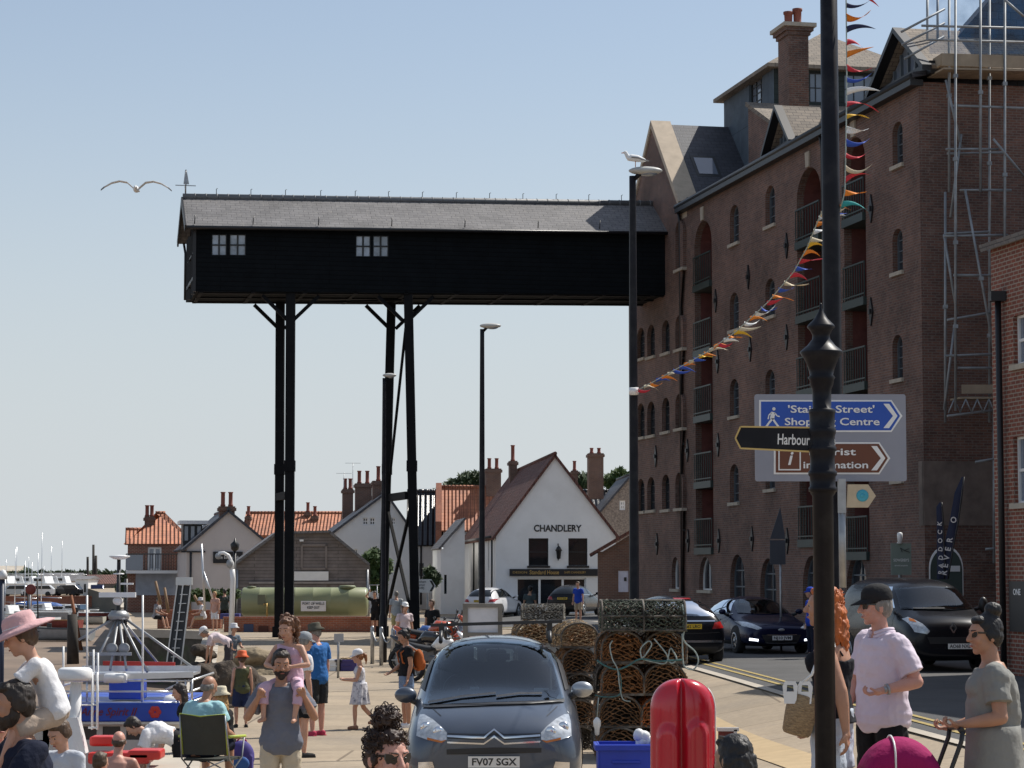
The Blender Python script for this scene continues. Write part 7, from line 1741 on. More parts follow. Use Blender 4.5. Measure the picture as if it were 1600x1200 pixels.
heap('dark brown heap of tarpaulined nets on the quay edge', 46, [(318, 1062, 24, 34, 0), (350, 1058, 26, 34, .2), (382, 1062, 24, 30, .1), (400, 1075, 18, 26, .3), (340, 1085, 50, 30, .2)], 'netheap', 1)
heap('pale heap of net and upturned hull near the brick wall', 60, [(395, 1020, 30, 14, 0), (425, 1022, 24, 13, .2), (372, 1030, 26, 14, .3), (440, 1032, 24, 14, 0)], 'netpale', 2)
heap('small dark heap of gear by the bending visitor', 62, [(312, 1010, 13, 10, 0), (325, 1018, 12, 8, .2)], 'netheap', 3)
t, q = flatsign('notice', 'small grey notice on a stick among the fish boxes', 'sign', 58, 522, 990, 537, 1003, mat('notice_grey', (.35, .36, .38), .6), post=(529,))
for l, px, m in (('white polystyrene fish box on the sunny quay', 524, 'wpaint'), ('deep purple fish box filled with pale rope', 543, mat('purple_box', (.045, .03, .16), .5))):
    Y = 62; x = atx(px, Y); cr = crate(l, (x, Y, gz(x, Y)), (.42 if m == 'wpaint' else .55, .5, .3), 0, M[m] if isinstance(m, str) else m, 'fish boxes on the quay')
    if m != 'wpaint':
        b = MB()
        for k in range(40): a = rnd.uniform(0, 6.3); r_ = rnd.uniform(.05, .2); b.tube([(r_ * cos(a + i * .5), r_ * sin(a + i * .5), .25 + .07 * rnd.random()) for i in range(6)], .012, 4)
        o = b.build('rope', M['net_straw'], None, loc=(x, Y, gz(x, Y) + .02)); tag(o, 'tangle of straw coloured rope heaped in the purple box', 'rope')
# purple box on the far wall etc.
b = MB(); p = at(360, 963, 97); b.box((0, 0, 0), (.8, .5, .22)); o = b.build('fish_box', mat('violet_box', (.05, .05, .2), .5), None, loc=p, bevel=.02); tag(o, 'violet box on the brick wall left of the green tank', 'crate')
# gulls
def ground_slab(): pass
def gull(label, loc, rz, flying, s=1):
    t = thing('gull', label, 'bird', loc, rz); b = MB()
    if flying:
        b.ell((0, 0, 0), (.075, .20, .075), 14, 10); b.ell((0, -.22, .02), (.045, .06, .045), 12, 8); b.tube([(0, -.27, .015), (0, -.33, .005)], [.018, .006], 6); b.tube([(0, .15, 0), (0, .33, .0)], [.05, .07], 10, flat=.25); meobj('body', remesh(b, .012, 3), 'gullwhite', t)
        for sx in (-1, 1):
            # arched gull wing, leading edge at -y
            pts = [(0, .0), (.18, .16), (.36, .19), (.55, .14), (.72, .04), (.80, -.03)]; ch_w = [.17, .17, .15, .12, .07, .015]; b = MB(); vs = []
            for (x, z), c in zip(pts, ch_w):
                vs += [(sx * (x + .04), -c * .5, z + .02), (sx * (x + .04), c * .5, z), (sx * (x + .04), c * .5, z - .008), (sx * (x + .04), -c * .5, z + .0)]
            fs = []
            for i in range(5):
                o_ = 4 * i; fs += [(o_ + j, o_ + (j + 1) % 4, o_ + 4 + (j + 1) % 4, o_ + 4 + j) for j in range(4)]
            b.add(vs, fs, 0, True); b.add(vs[20:24], [(0, 1, 2, 3)]); w = b.build('wing', M['gullwhite'], t)
            b = MB(); vs = []
            for (x, z), c in list(zip(pts, ch_w))[3:]: vs += [(sx * (x + .042), -c * .52, z + .024), (sx * (x + .042), c * .52, z + .004), (sx * (x + .042), c * .52, z - .012), (sx * (x + .042), -c * .52, z - .004)]
            fs = []
            for i in range(1, 2):
                o_ = 4 * i; fs += [(o_ + j, o_ + (j + 1) % 4, o_ + 4 + (j + 1) % 4, o_ + 4 + j) for j in range(4)]
            b.add(vs, fs, 0, True); b.build('wing_tip', M['gullgrey'], w)
    else:
        b.tube([(-.2, 0, .2), (-.1, 0, .22), (.05, 0, .2), (.2, 0, .16), (.26, 0, .15)], [.05, .085, .085, .05, .015], 12); b.tube([(-.17, 0, .22), (-.22, 0, .32)], [.055, .045], 10); b.ell((-.24, 0, .345), (.05, .04, .042), 12, 8); meobj('body', remesh(b, .01, 3), 'gullwhite', t)
        b = MB()
        for sy in (-1, 1): b.tube([(-.1, sy * .07, .22), (.05, sy * .075, .21), (.2, sy * .05, .165), (.32, sy * .02, .14)], [.04, .055, .04, .01], 10, flat=.4)
        b.build('wing', M['gullgrey'], t); b = MB(); b.tube([(-.28, 0, .34), (-.34, 0, .33)], [.016, .006], 6); b.build('beak', M['amber'], t)
        b = MB()
        for sy in (-.035, .035): b.tube([(0, sy, .0), (0, sy, .15)], .008, 5)
        b.build('leg', M['amber'], t)
    t.scale = (s,) * 3; return t
M['gullwhite'] = mat('gull_white', (.75, .75, .74), .8, var=.05); M['gullgrey'] = mat('gull_grey', (.22, .23, .25), .8, var=.1)
gp_ = at(213, 296, 62); gull('white gull gliding with arched wings left of the gantry', gp_, R(4), True, 1.12)
gull('gull standing on the nearest tall street lamp', V((atx(995, 34), 34, L1.location.z + L1h + .087)), 0, False, .62)
bt = thing('bunting', 'string of coloured cloth pennants running from lamp to lamp', 'bunting', at(1200, 480, 26))
BC = [mat('pennant_' + n, c, .8, var=.1) for n, c in (('red', (.55, .03, .05)), ('orange', (.75, .22, .02)), ('white', (.78, .78, .76)), ('blue', (.03, .08, .4)), ('navy', (.015, .02, .07)), ('yellow', (.72, .42, .03)), ('teal', (.03, .30, .30)), ('cream', (.62, .52, .36)))]
S1 = [(992, 612, 34), (1020, 597, 33), (1060, 575, 31.5), (1105, 550, 29.5), (1150, 518, 27.5), (1200, 472, 25.5), (1240, 425, 24), (1262, 385, 22.8), (1278, 345, 21.6), (1290, 318, 20.2), (1306, 318, 19.6)]
S2 = [(1312, 330, 19.5), (1320, 300, 19.45), (1322, 200, 19.4), (1323, 100, 19.4), (1322, 0, 19.4), (1321, -60, 19.4)]
def string(Sx):
    return [at(x, y, Y) for x, y, Y in Sx]
bl = V(bt.location)
for Sx in (S1, S2):
    b = MB(); b.tube([p - bl for p in string(Sx)], .006, 5); b.build('cord', M['rope'], bt)
def pennant(p, d, w, ln, m, seed):
    r_ = random.Random(seed); n = 9; up = V((0, 0, 1)); side = V((0, 1, 0)); vs = []; c = V(p); dirv = V(d).normalized(); bend = r_.uniform(-1.9, 1.9); tw0 = r_.uniform(-.5, .5); tw = r_.uniform(-3, 3); lift = r_.uniform(-.1, .35)
    for i in range(n + 1):
        t = i / n; ww = w * (1 - t) ** .8 / 2 + .001; a = tw0 + tw * t; q = (up * cos(a) + side * sin(a)) * ww
        vs += [c + q, c - q, c - q + V((0, .002, .001)), c + q + V((0, .002, .001))]
        dd = (dirv + up * (lift + bend * (t - .3)) + side * .25 * sin(3 * t + seed)).normalized(); c = c + dd * ln / n
    fs = []
    for i in range(n): o_ = 4 * i; fs += [(o_ + j, o_ + (j + 1) % 4, o_ + 4 + (j + 1) % 4, o_ + 4 + j) for j in range(4)]
    b = MB(); b.add([v - bl for v in vs], fs, 0, True); b.build('pennant', BC[m], bt)
def along(Sx, n):
    P_ = string(Sx); D = [0]
    for a, c in zip(P_, P_[1:]): D.append(D[-1] + (c - a).length)
    for k in range(n):
        s_ = D[-1] * (k + .5) / n; i = max(j for j in range(len(D) - 1) if D[j] <= s_); yield P_[i].lerp(P_[i + 1], (s_ - D[i]) / (D[i + 1] - D[i]))
for k, p in enumerate(along(S1[:10], 40)): pennant(p, (1, -.1, -.12), .055, rnd.uniform(.16, .28), rnd.choice((0, 1, 2, 2, 5, 0, 1, 6, 3, 7)), k)
for k, p in enumerate(along(S2, 20)): pennant(p, (1, -.1, rnd.uniform(-.5, .25)), rnd.uniform(.04, .07), rnd.uniform(.18, .32), (6, 1, 0, 7, 0, 3, 2, 5, 0, 2, 3, 0, 1, 0, 4, 1, 4, 0, 1, 4)[k], 100 + k)
def foliage(name, label, cat, clumps, Y, m='leaf', n=900, size=.35, trunk=True, depth=1.0, group=None):
    base = at(clumps[0][0], 940, Y); base.z = gz(base.x, Y) if Y < 300 else -.95; t = thing(name, label, cat, base, 0, group); b = MB(); k = Y / FPX; rr = random.Random(int(clumps[0][0]))
    for px, py, r in clumps:
        c = at(px, py, Y) - base; R_ = r * k
        for _ in range(int(n * r * r / sum(q[2] ** 2 for q in clumps))):
            d = V((rr.gauss(0, 1), rr.gauss(0, 1), rr.gauss(0, 1))).normalized() * R_ * rr.random() ** .45; lump = 1 + .28 * noise.noise(d / R_ * 2.2 + V((px * .1, py * .1, 0))); p = c + V((d.x, d.y * depth, d.z)) * lump
            if noise.noise(p * (2.2 / R_)) < -.28: continue
            u = V((rr.gauss(0, 1), rr.gauss(0, 1), rr.gauss(0, 1))).normalized(); w = u.orthogonal().normalized(); s_ = size * rr.uniform(.5, 1.3)
            b.add([p - u * s_, p + w * s_ * .45, p + u * s_, p - w * s_ * .45], [(0, 1, 2, 3)])
    b.build('crown', M[m], t)
    if trunk:
        b = MB(); b.tube([(0, 0, -.2), (0, 0, base.z * 0 + (at(clumps[0][0], clumps[0][1], Y) - base).z * .6)], [.28, .15], 8)
        for px, py, r in clumps: b.tube([(0, 0, (at(clumps[0][0], clumps[0][1], Y) - base).z * .5), at(px, py, Y) - base], [.14, .04], 6)
        b.build('trunk', M['bark'], t)
foliage('tree', 'dark green tree showing above the orange roof', 'tree', [(730, 758, 17), (708, 764, 13), (748, 752, 14), (756, 772, 16), (690, 772, 10)], 175, 'leaf_d', 5200, .42)
foliage('tree', 'tree top between chandlery gable and big chimney', 'tree', [(912, 757, 15), (905, 772, 14), (925, 765, 12)], 180, 'leaf_d', 2400, .42)
foliage('tree', 'lighter green tree right of the big chimney', 'tree', [(968, 746, 13), (982, 752, 12), (955, 752, 11)], 185, 'leaf', 2400, .4)
foliage('shrub', 'sunlit green bush at the corner of the pale house', 'shrub', [(583, 875, 17), (572, 890, 13), (598, 885, 15), (588, 905, 18)], 128, 'leaf', 4200, .22, False)
for px, r, l in ((42, 13, 'round bush by the beige block'), (147, 11, 'small bush under the far telegraph poles'), (20, 8, 'tiny bush left of the round one')):
    foliage('shrub', 'far shore ' + l, 'shrub', [(px, 904 - r * .2, r), (px + r * .7, 906, r * .8)], 370, 'leaf_d', 900, .5, False)
foliage('shrub', 'dark hedge beside the brick waterside house', 'shrub', [(194, 905, 9), (192, 918, 10), (197, 925, 8)], 170, 'leaf_d', 1500, .3, False)
foliage('hedge', 'dark hedge line along the far horizon', 'hedge', [(x, 899 + (i % 3), 6) for i, x in enumerate(range(-20, 205, 7))], 480, 'leaf_d', 5200, .8, False)
foliage('flower_bed', 'bed of yellow flowered shrubs along the pale gable house', 'shrub', [(x, 928 + (i % 2) * 5, 7) for i, x in enumerate(range(297, 372, 6))], 104, 'leaf', 4200, .12, False)
fo = foliage('shrub', 'spiky dark shrub against the white wall behind the chevron sign', 'shrub', [(672, 895, 9), (680, 905, 9), (668, 910, 8)], 131, 'leaf_d', 1500, .2, False)
SK = {'fair': (.52, .29, .20), 'tan': (.42, .22, .14), 'pink': (.56, .29, .22), 'olive': (.40, .23, .15)}
for k_, c_ in SK.items(): M['skin_' + k_] = mat('skin_' + k_, c_, .5, var=.1, vs=9, sss=.12, bump=.08, bs=180)
def cloth(n, c, rough=.85, var=.1, bump=.7):
    if 'cloth_' + n not in M: M['cloth_' + n] = mat('cloth_' + n, c, rough, var=var, vs=5, bump=bump, bs=13, spec=.2)
    return 'cloth_' + n
def hairm(n, c):
    if 'hair_' + n not in M: M['hair_' + n] = mat('hair_' + n, c, .55, var=.4, vs=34, bump=.5, bs=50, stretch=(1, 1, .12))
    return 'hair_' + n
M['eye'] = mat('eye_white', (.42, .40, .37), .3, var=0); M['iris'] = mat('iris', (.03, .02, .012), .2, var=0); M['lip'] = mat('lip', (.36, .12, .09), .5, var=.05)
M['lens'] = mat('sunglass_lens', (.006, .006, .007), .06, var=0, spec=.6)
def cone(b, p0, p1, r0, r1, e0=True, e1=True, n=14, flat=None):
    p0, p1 = V(p0), V(p1); d = (p1 - p0); L_ = d.length
    if L_ < 1e-5: return
    d.normalize(); pts, rs = [], []
    if e0:
        for a in (80, 55, 28): pts.append(p0 - d * r0 * sin(R(a))); rs.append(max(r0 * cos(R(a)), .001))
    pts.append(p0); rs.append(r0); pts.append(p1); rs.append(r1)
    if e1:
        for a in (28, 55, 80): pts.append(p1 + d * r1 * sin(R(a))); rs.append(max(r1 * cos(R(a)), .001))
    b.tube(pts, rs, n, flat=flat)
def muscle(b, p0, p1, r0, rm, r1, tm=.35, n=14, e1=True):
    p0, p1 = V(p0), V(p1); m_ = p0.lerp(p1, tm); cone(b, p0, m_, r0, rm, True, True, n); cone(b, m_, p1, rm, r1, True, e1, n)
def N(v): return V(v).normalized()
class Person:
    def __init__(s, label, loc, rz, H, skin='fair', fem=False, fat=1.0, vox=.011, lean=(0, 0, 1), lean2=None, twist=0, head=(0, 0), armR=None, armL=None, legR=None, legL=None, ph=None, grip=(.35, .35), hs=1.0, group=None, sh=1.0):
        s.t = thing('person', label, 'person', loc, R(rz), group); k = s.k = H / 1.75; s.vox = vox; s.skin = 'skin_' + skin; s.fat = fat; s.fem = fem
        s.lean = N(lean); s.lean2 = N(lean2 or lean)
        legR = legR or ((-.05, 0, -1), (.01, .03, -1)); legL = legL or ((.05, 0, -1), (-.01, .03, -1)); armR = armR or ((-.16, .03, -1), (-.06, -.14, -1)); armL = armL or ((.16, .03, -1), (.06, -.14, -1))
        s.hip = V((0, 0, (.93 * k if ph is None else ph)))
        mid = s.hip + s.lean * .27 * k; s.neck = mid + s.lean2 * .25 * k
        tw = Matrix.Rotation(R(twist), 3, 'Z'); s.side = tw @ V((1, 0, 0)); s.side = (s.side - s.lean2 * s.side.dot(s.lean2)).normalized(); s.front = s.side.cross(s.lean2) * -1
        if s.front.y > 0 and abs(s.lean2.z) > .3: s.front = -s.front
        s.mid = mid; hsz = s.hsz = (1.0 * (k ** .38)) * hs
        sw = (.163 if fem else .185) * k * sh; s.J = {}
        for nm, sx, a, l in (('R', -1, armR, legR), ('L', 1, armL, legL)):
            S_ = s.neck - s.lean2 * .05 * k + s.side * sx * sw; E = S_ + N(a[0]) * .285 * k; W = E + N(a[1]) * .25 * k
            hp = s.hip + V((sx * .088 * k, 0, -.02 * k)); K = hp + N(l[0]) * .425 * k; A = K + N(l[1]) * .405 * k
            s.J[nm] = dict(S=S_, E=E, W=W, hd=N(a[2]) if len(a) > 2 else N(a[1]), P=hp, K=K, A=A, sx=sx)
        yaw, pit = head; s.Rh = Matrix.Rotation(R(yaw), 3, 'Z') @ Matrix.Rotation(R(pit), 3, 'X')
        fwd = s.front * .02 * k; s.hc = s.neck + (s.lean2 * .6 + V((0, 0, .55))).normalized() * (.085 * k + .085 * hsz) + V((s.front.x, s.front.y, 0)) * .03 * hsz + s.Rh @ V((0, -.012, .015)) * hsz
        s.grip = grip; s.body()
    def h(s, x, y, z): return s.hc + s.Rh @ (V((x, y, z)) * s.hsz)
    def hell(s, b, c, r, n=16, kk=10): b.ell(s.h(*c), tuple(q * s.hsz for q in r), n, kk, rot=s.Rh)
    def torso_secs(s, inf=0.0, t0=-.12, t1=1.0):
        k, f = s.k, s.fat
        prof = [(-.22, .10, .085), (-.12, .158, .112), (.0, .170, .120), (.16, .158, .112), (.36, .138 if s.fem else .15, .100 * (1 if f <= 1.05 else f)), (.55, .150, .108 * (1 if f <= 1.05 else f)), (.74, .165, .116), (.88, .160, .098), (.96, .115, .075), (1.04, .062, .058)]
        out = []
        for t, rx, ry in prof:
            if t < t0 or t > t1: continue
            c = s.hip + s.lean * .52 * k * t if t <= .5 else s.mid + s.lean2 * .52 * k * (t - .52)
            out.append((c, rx * k * f + inf, ry * k * f + inf, t))
        return out
    def loft(s, b, secs, flare=0):
        n = 20; vs = []
        for c, rx, ry, t in secs:
            fr = s.front
            for j in range(n):
                a = 2 * pi * j / n; ca, sa = cos(a), sin(a)
                vs.append(c + s.side * rx * ca + fr * ry * sa)
        m_ = len(secs); fs = [(i * n + j, i * n + (j + 1) % n, (i + 1) * n + (j + 1) % n, (i + 1) * n + j) for i in range(m_ - 1) for j in range(n)] + [tuple(range(n))[::-1], tuple((m_ - 1) * n + j for j in range(n))]
        b.add(vs, fs, 0, True)
    def body(s):
        k, f = s.k, s.fat; b = MB(); s.loft(b, s.torso_secs(0, -.3, 1.1))
        if s.fem:
            for sx in (-1, 1): b.ell(s.mid + s.lean2 * .10 * k + s.side * sx * .075 * k + s.front * .066 * k * f, .066 * k * f, 14, 10)
        fa = f ** .6
        for q in s.J.values():
            muscle(b, q['P'], q['K'], .088 * k * f, .082 * k * f, .054 * k * fa); muscle(b, q['K'], q['A'], .053 * k * fa, .054 * k * fa, .034 * k)
            fd = V((0, -1, 0)); cone(b, q['A'] + V((0, .03 * k, -.03 * k)), q['A'] + V((q['sx'] * .02 * k, -.13 * k, -.05 * k)), .036 * k, .03 * k, flat=None)
            muscle(b, q['S'], q['E'], .052 * k * fa, .050 * k * fa, .038 * k * fa); muscle(b, q['E'], q['W'], .040 * k * fa, .041 * k * fa, .025 * k, .3)
            cone(b, s.neck - s.lean2 * .03 * k, q['S'], .055 * k, .052 * k)
            s.hand(b, q, s.grip[0 if q['sx'] < 0 else 1])
        cone(b, s.neck - s.lean2 * .04 * k, s.h(0, .012, -.03), .056 * k * fa, .05 * s.hsz)
        # head
        s.hell(b, (0, .012, .028), (.074, .094, .094), 22, 16); s.hell(b, (0, -.022, -.045), (.060, .068, .068)); s.hell(b, (0, -.062, -.092), (.026, .024, .022)); s.hell(b, (0, -.045, .02), (.064, .052, .07))
        cone(b, s.h(0, -.092, .022), s.h(0, -.114, -.022), .009 * s.hsz, .015 * s.hsz)
        for sx in (-1, 1):
            s.hell(b, (sx * .012, -.103, -.026), (.011, .011, .009), 10, 6); s.hell(b, (sx * .036, -.066, -.022), (.028, .026, .03), 12, 8); cone(b, s.h(sx * .018, -.090, .036), s.h(sx * .05, -.072, .034), .010 * s.hsz, .010 * s.hsz, n=8)
            s.hell(b, (sx * .076, .012, -.006), (.011, .022, .034), 12, 8)
        cone(b, s.h(-.02, -.086, -.06), s.h(.02, -.086, -.06), .010 * s.hsz, .010 * s.hsz, n=8)
        me = remesh(b, s.vox, 3); s.bodyo = meobj('body', me, s.skin, s.t)
        if s.vox <= .012:
            for sx in (-1, 1):
                e = MB(); c = s.h(sx * .031, -.078, .010); e.ell(c, .0112 * s.hsz, 12, 8, 0); e.ell(s.h(sx * .031, -.087, .009), .0068 * s.hsz, 10, 6, 1); e.build('eye', [M['eye'], M['iris']], s.t)
            e = MB(); s.hell(e, (0, -.0965, -.060), (.022, .006, .006), 14, 6); e.build('mouth', M['lip'], s.t)
    def hand(s, b, q, curl):
        k = s.k; d = q['hd']; W = q['W']; up = s.front if abs(d.dot(s.front)) < .8 else V((0, 0, 1))
        pn = (up - d * up.dot(d)).normalized(); sd = d.cross(pn).normalized(); r = .0095 * k
        q['H'] = W + d * .09 * k
        cone(b, W, W + d * .03 * k, .024 * k, .026 * k); pc = W + d * .055 * k
        for j in range(4):
            o = sd * (j - 1.5) * .021 * k; p0 = W + d * .02 * k + o * .6; p1 = W + d * (.09 - .006 * abs(j - 1.3)) * k + o; cone(b, p0, p1, .014 * k, .0115 * k, n=8)
            ln = (.068, .078, .074, .058)[j] * k; a = R(20 + 75 * curl + 5 * j); p = p1
            for g, fr in enumerate((.45, .32, .26)):
                an = a * (.45 + .55 * g); dd = d * cos(an) + pn * sin(an); p2 = p + dd * ln * fr; cone(b, p, p2, r * (1 - .1 * g), r * (.92 - .1 * g), n=8); p = p2
        tb = W + d * .025 * k - sd * .028 * k * q['sx']; t1 = tb + (d * .6 - sd * .55 * q['sx'] + pn * .4).normalized() * .04 * k; t2 = t1 + (d * .8 + pn * (.3 + curl * .6)).normalized() * .032 * k
        cone(b, tb, t1, .014 * k, .012 * k, n=8); cone(b, t1, t2, .011 * k, .0095 * k, n=8)
    def top(s, m, sleeve=.55, hem=-.16, inf=.014, neck=1.0, arms=True, disp=.016, name='shirt', nosleeve=False):
        k = s.k; b = MB(); secs = s.torso_secs(inf, hem - .06, neck); secs = [(c, rx + .012 * k * sm(.3, .05, t), ry + .018 * k * sm(.3, .05, t), t) for c, rx, ry, t in secs]; s.loft(b, secs)
        if s.fem:
            for sx in (-1, 1): b.ell(s.mid + s.lean2 * .10 * k + s.side * sx * .07 * k + s.front * .066 * k * s.fat, .066 * k * s.fat + inf * .9, 14, 10)
        fa = s.fat ** .6
        for q in s.J.values():
            if nosleeve: cone(b, s.neck - s.lean2 * .05 * k, s.neck.lerp(q['S'], .8), .05 * k, .045 * k); continue
            cone(b, s.neck - s.lean2 * .05 * k, q['S'], .058 * k + inf, .054 * k + inf)
            if sleeve <= 1: cone(b, q['S'], q['S'].lerp(q['E'], sleeve), .055 * k * fa + inf, .052 * k * fa + inf * 1.6, True, False)
            else: cone(b, q['S'], q['E'], .055 * k + inf, .044 * k + inf); cone(b, q['E'], q['E'].lerp(q['W'], sleeve - 1), .044 * k + inf, .032 * k + inf, True, False)
        return meobj(name, remesh(b, s.vox, 3, disp, 6.5, k * 7 + 1), m, s.t)
    def bottom(s, m, length=1.0, inf=.016, name='shorts', waist=.30, disp=.016):
        k = s.k; b = MB(); s.loft(b, s.torso_secs(inf * .5, -.3, waist * .6)); fa = s.fat
        for q in s.J.values():
            K, A, P = q['K'], q['A'], q['P']
            if length <= 1: cone(b, P, P.lerp(K, length), .086 * k * fa + inf, (.092 - .032 * length) * k * fa + inf * 1.5, True, False)
            else: cone(b, P, K, .086 * k * fa + inf, .06 * k * fa + inf); cone(b, K, K.lerp(A, length - 1), .06 * k * fa + inf, .046 * k + inf * 1.3, True, False)
        return meobj(name, remesh(b, s.vox, 3, disp, 6.5, k * 5 + 2), m, s.t)
    def skirt(s, m, z1=.5, r0=.17, r1=.26, top=.98, name='dress', pleats=.012):
        k = s.k; b = MB(); n = 40; vs = []; rows = 14
        za, zb = s.hip.z + .14 * k, s.hip.z - z1 * k
        for i in range(rows + 1):
            t = i / rows; r = (r0 + (r1 - r0) * t) * k
            for j in range(n): a = 2 * pi * j / n; rr = r * (1 + pleats / r0 * 3 * t * sin(a * 9 + t)); vs.append(V((s.hip.x + rr * cos(a), s.hip.y + .75 * rr * sin(a), za + (zb - za) * t)))
        b.add(vs, [(i * n + j, i * n + (j + 1) % n, (i + 1) * n + (j + 1) % n, (i + 1) * n + j) for i in range(rows) for j in range(n)] + [tuple(range(n)), tuple(rows * n + j for j in range(n))[::-1]], 0, True)
        return b.build(name, M[m], s.t)
    def shoes(s, m, name='shoe'):
        k = s.k
        for q in s.J.values():
            b = MB(); A = q['A']; cone(b, A + V((0, .035 * k, -.035 * k)), A + V((q['sx'] * .02 * k, -.14 * k, -.055 * k)), .045 * k, .038 * k); b.box(A + V((q['sx'] * .01 * k, -.05 * k, -.08 * k)), (.085 * k, .25 * k, .025 * k)); meobj(name, remesh(b, .012, 3), m, s.t)
    def hair(s, style, m, seed=1, cap=False):
        b = MB(); disp, vox = .004, max(s.vox * .8, .006)
        if style != 'bald_rim':
            if cap: s.hell(b, (0, .02, .03), (.078, .096, .085))
            else: s.hell(b, (0, .022, .046), (.082, .096, .090), 20, 14); s.hell(b, (0, -.035, .095), (.062, .05, .03))
            s.hell(b, (0, .055, -.005), (.074, .06, .075))
            for sx in (-1, 1): s.hell(b, (sx * .072, .02, .01), (.016, .045, .05))
        else:
            s.hell(b, (0, .06, -.02), (.074, .05, .05))
            for sx in (-1, 1): s.hell(b, (sx * .072, .03, -.0), (.012, .04, .035))
        if style in ('long', 'wavy'):
            rr = random.Random(seed)
            for i in range(26):
                a = pi * (.02 + .96 * i / 25); x0, y0 = .078 * cos(a), .03 + .07 * sin(a); L_ = rr.uniform(.20, .32); pts = [s.h(x0, y0, .02)]
                for g in range(1, 6):
                    t = g / 5; w_ = .018 * sin(t * 9 + i * 1.3) if style == 'wavy' else 0; pts.append(pts[0] + s.Rh @ V((x0 * .3 * t + w_, .03 * t + w_, 0)) * s.hsz + V((0, 0, -L_ * t * s.hsz)))
                b.tube(pts, [.022 * s.hsz] * 4 + [.016 * s.hsz, .006 * s.hsz], 7)
            disp = .006
        if style == 'bun': s.hell(b, (0.0, .06, .155), (.055, .055, .05)); s.hell(b, (0, .03, .11), (.05, .05, .04))
        if style == 'topbun': s.hell(b, (0.0, .02, .165), (.06, .06, .055)); disp = .014
        if style == 'lowbun': s.hell(b, (0, .115, .075), (.05, .05, .05))
        if style == 'ponytail': b.tube([s.h(0, .10, .05), s.h(0, .15, .0), s.h(0, .145, -.09), s.h(0, .13, -.17)], [.03 * s.hsz, .034 * s.hsz, .026 * s.hsz, .008], 10)
        if style == 'curly':
            rr = random.Random(seed)
            for i in range(46): a, z = rr.uniform(.1, 1) * pi, rr.uniform(-.09, .13); q = .105 * sqrt(max(.1, 1 - (z / .2) ** 2)); s.hell(b, (q * cos(a), .02 + q * sin(a), z), (.03, .03, .03), 8, 6)
            disp = .014
        me = remesh(b, vox, 5 if style in ('long', 'wavy') else 2, disp, 30, seed); o = meobj('hair', me, m, s.t); s.hairo = o
        if style in ('topbun', 'curly', 'wavy') and s.vox <= .009:
            rr = random.Random(seed + 5); g = MB()
            for i in range(420 if style != 'wavy' else 200):
                if style == 'topbun': c = V((0, .02, .165)) + N((rr.gauss(0, 1), rr.gauss(0, 1), rr.gauss(0, 1))) * rr.uniform(.048, .066) if i % 2 else V((.085 * cos(i), .02 + .095 * sin(i), rr.uniform(.0, .12)))
                else: a = rr.uniform(0, pi); z = rr.uniform(-.2, .11); q = .084 if z < .05 else .07; c = V((q * cos(a), .03 + q * sin(a), z))
                p = s.h(*c); rad = rr.uniform(.004, .011) * s.hsz; ax = N((rr.gauss(0, 1), rr.gauss(0, 1), rr.gauss(0, 1))); u = ax.orthogonal(); w_ = ax.cross(u); g.tube([p + u * rad * cos(j * .9) + w_ * rad * sin(j * .9) + ax * rad * .25 * j for j in range(7)], [.0028] * 6 + [.0008], 4)
            g.build('curls', M[m], o)
        return o
    def brows(s, m, beard=None):
        for sx in (-1, 1): b = MB(); cone(b, s.h(sx * .017, -.098, .034), s.h(sx * .048, -.080, .036), .0045 * s.hsz, .003 * s.hsz, n=6); b.build('eyebrow', M[m], s.t)
        if beard:
            b = MB(); s.hell(b, (0, -.030, -.066), (.064, .068, .050)); s.hell(b, (0, -.065, -.098), (.034, .032, .030)); 
            for sx in (-1, 1): s.hell(b, (sx * .062, -.005, -.035), (.012, .03, .045)); cone(b, s.h(sx * .004, -.103, -.042), s.h(sx * .034, -.084, -.062), .009 * s.hsz, .008 * s.hsz, n=8)
            meobj('beard', remesh(b, .007, 1, .006, 40), m, s.t)
    def glasses(s, m='lens', up=0, size=1.0, tilt=0):
        b = MB(); z = .010 + up; y = -.094 + (up * .45 if up else 0)
        for sx in (-1, 1):
            pl = [(sx * .008, .018), (sx * .058, .020), (sx * .060, .0), (sx * .050, -.018), (sx * .022, -.020), (sx * .010, -.008)]
            b.prism([(a * size, c * size) for a, c in pl], lambda a, c, d: s.h(a, y + d + abs(a) * .32, z + c), -.006, 0)
            b.bar(s.h(sx * .060, y + .02, z + .012), s.h(sx * .079, .02, z + .006), .006 * s.hsz, .010 * s.hsz)
        b.bar(s.h(-.01, y, z + .008), s.h(.01, y, z + .008), .005 * s.hsz); b.build('sunglasses', M[m], s.t)
    def hat(s, kind, m, band=None):
        b = MB(); Mx = s.Rh; hs = s.hsz
        def lat(prof, n=28, oy=.012, tilt=0):
            vs = []
            for r, z in prof:
                for j in range(n): a = 2 * pi * j / n; vs.append(s.h(r * .97 * cos(a), oy + r * 1.15 * sin(a), z + .008 + tilt * sin(a) * r))
            kk = len(prof); b.add(vs, [(i * n + j, i * n + (j + 1) % n, (i + 1) * n + (j + 1) % n, (i + 1) * n + j) for i in range(kk - 1) for j in range(n)], 0, True)
        if kind == 'bucket': lat([(.145, .02), (.148, .025), (.098, .068), (.094, .12), (.085, .148), (.04, .156), (.001, .157)]); lat([(.143, .017), (.095, .06), (.09, .11)])
        if kind == 'sunhat': lat([(.20, .02), (.205, .027), (.16, .05), (.102, .066), (.098, .11), (.085, .142), (.04, .155), (.001, .157)], tilt=.1); lat([(.198, .016), (.10, .058), (.09, .1)], tilt=.1)
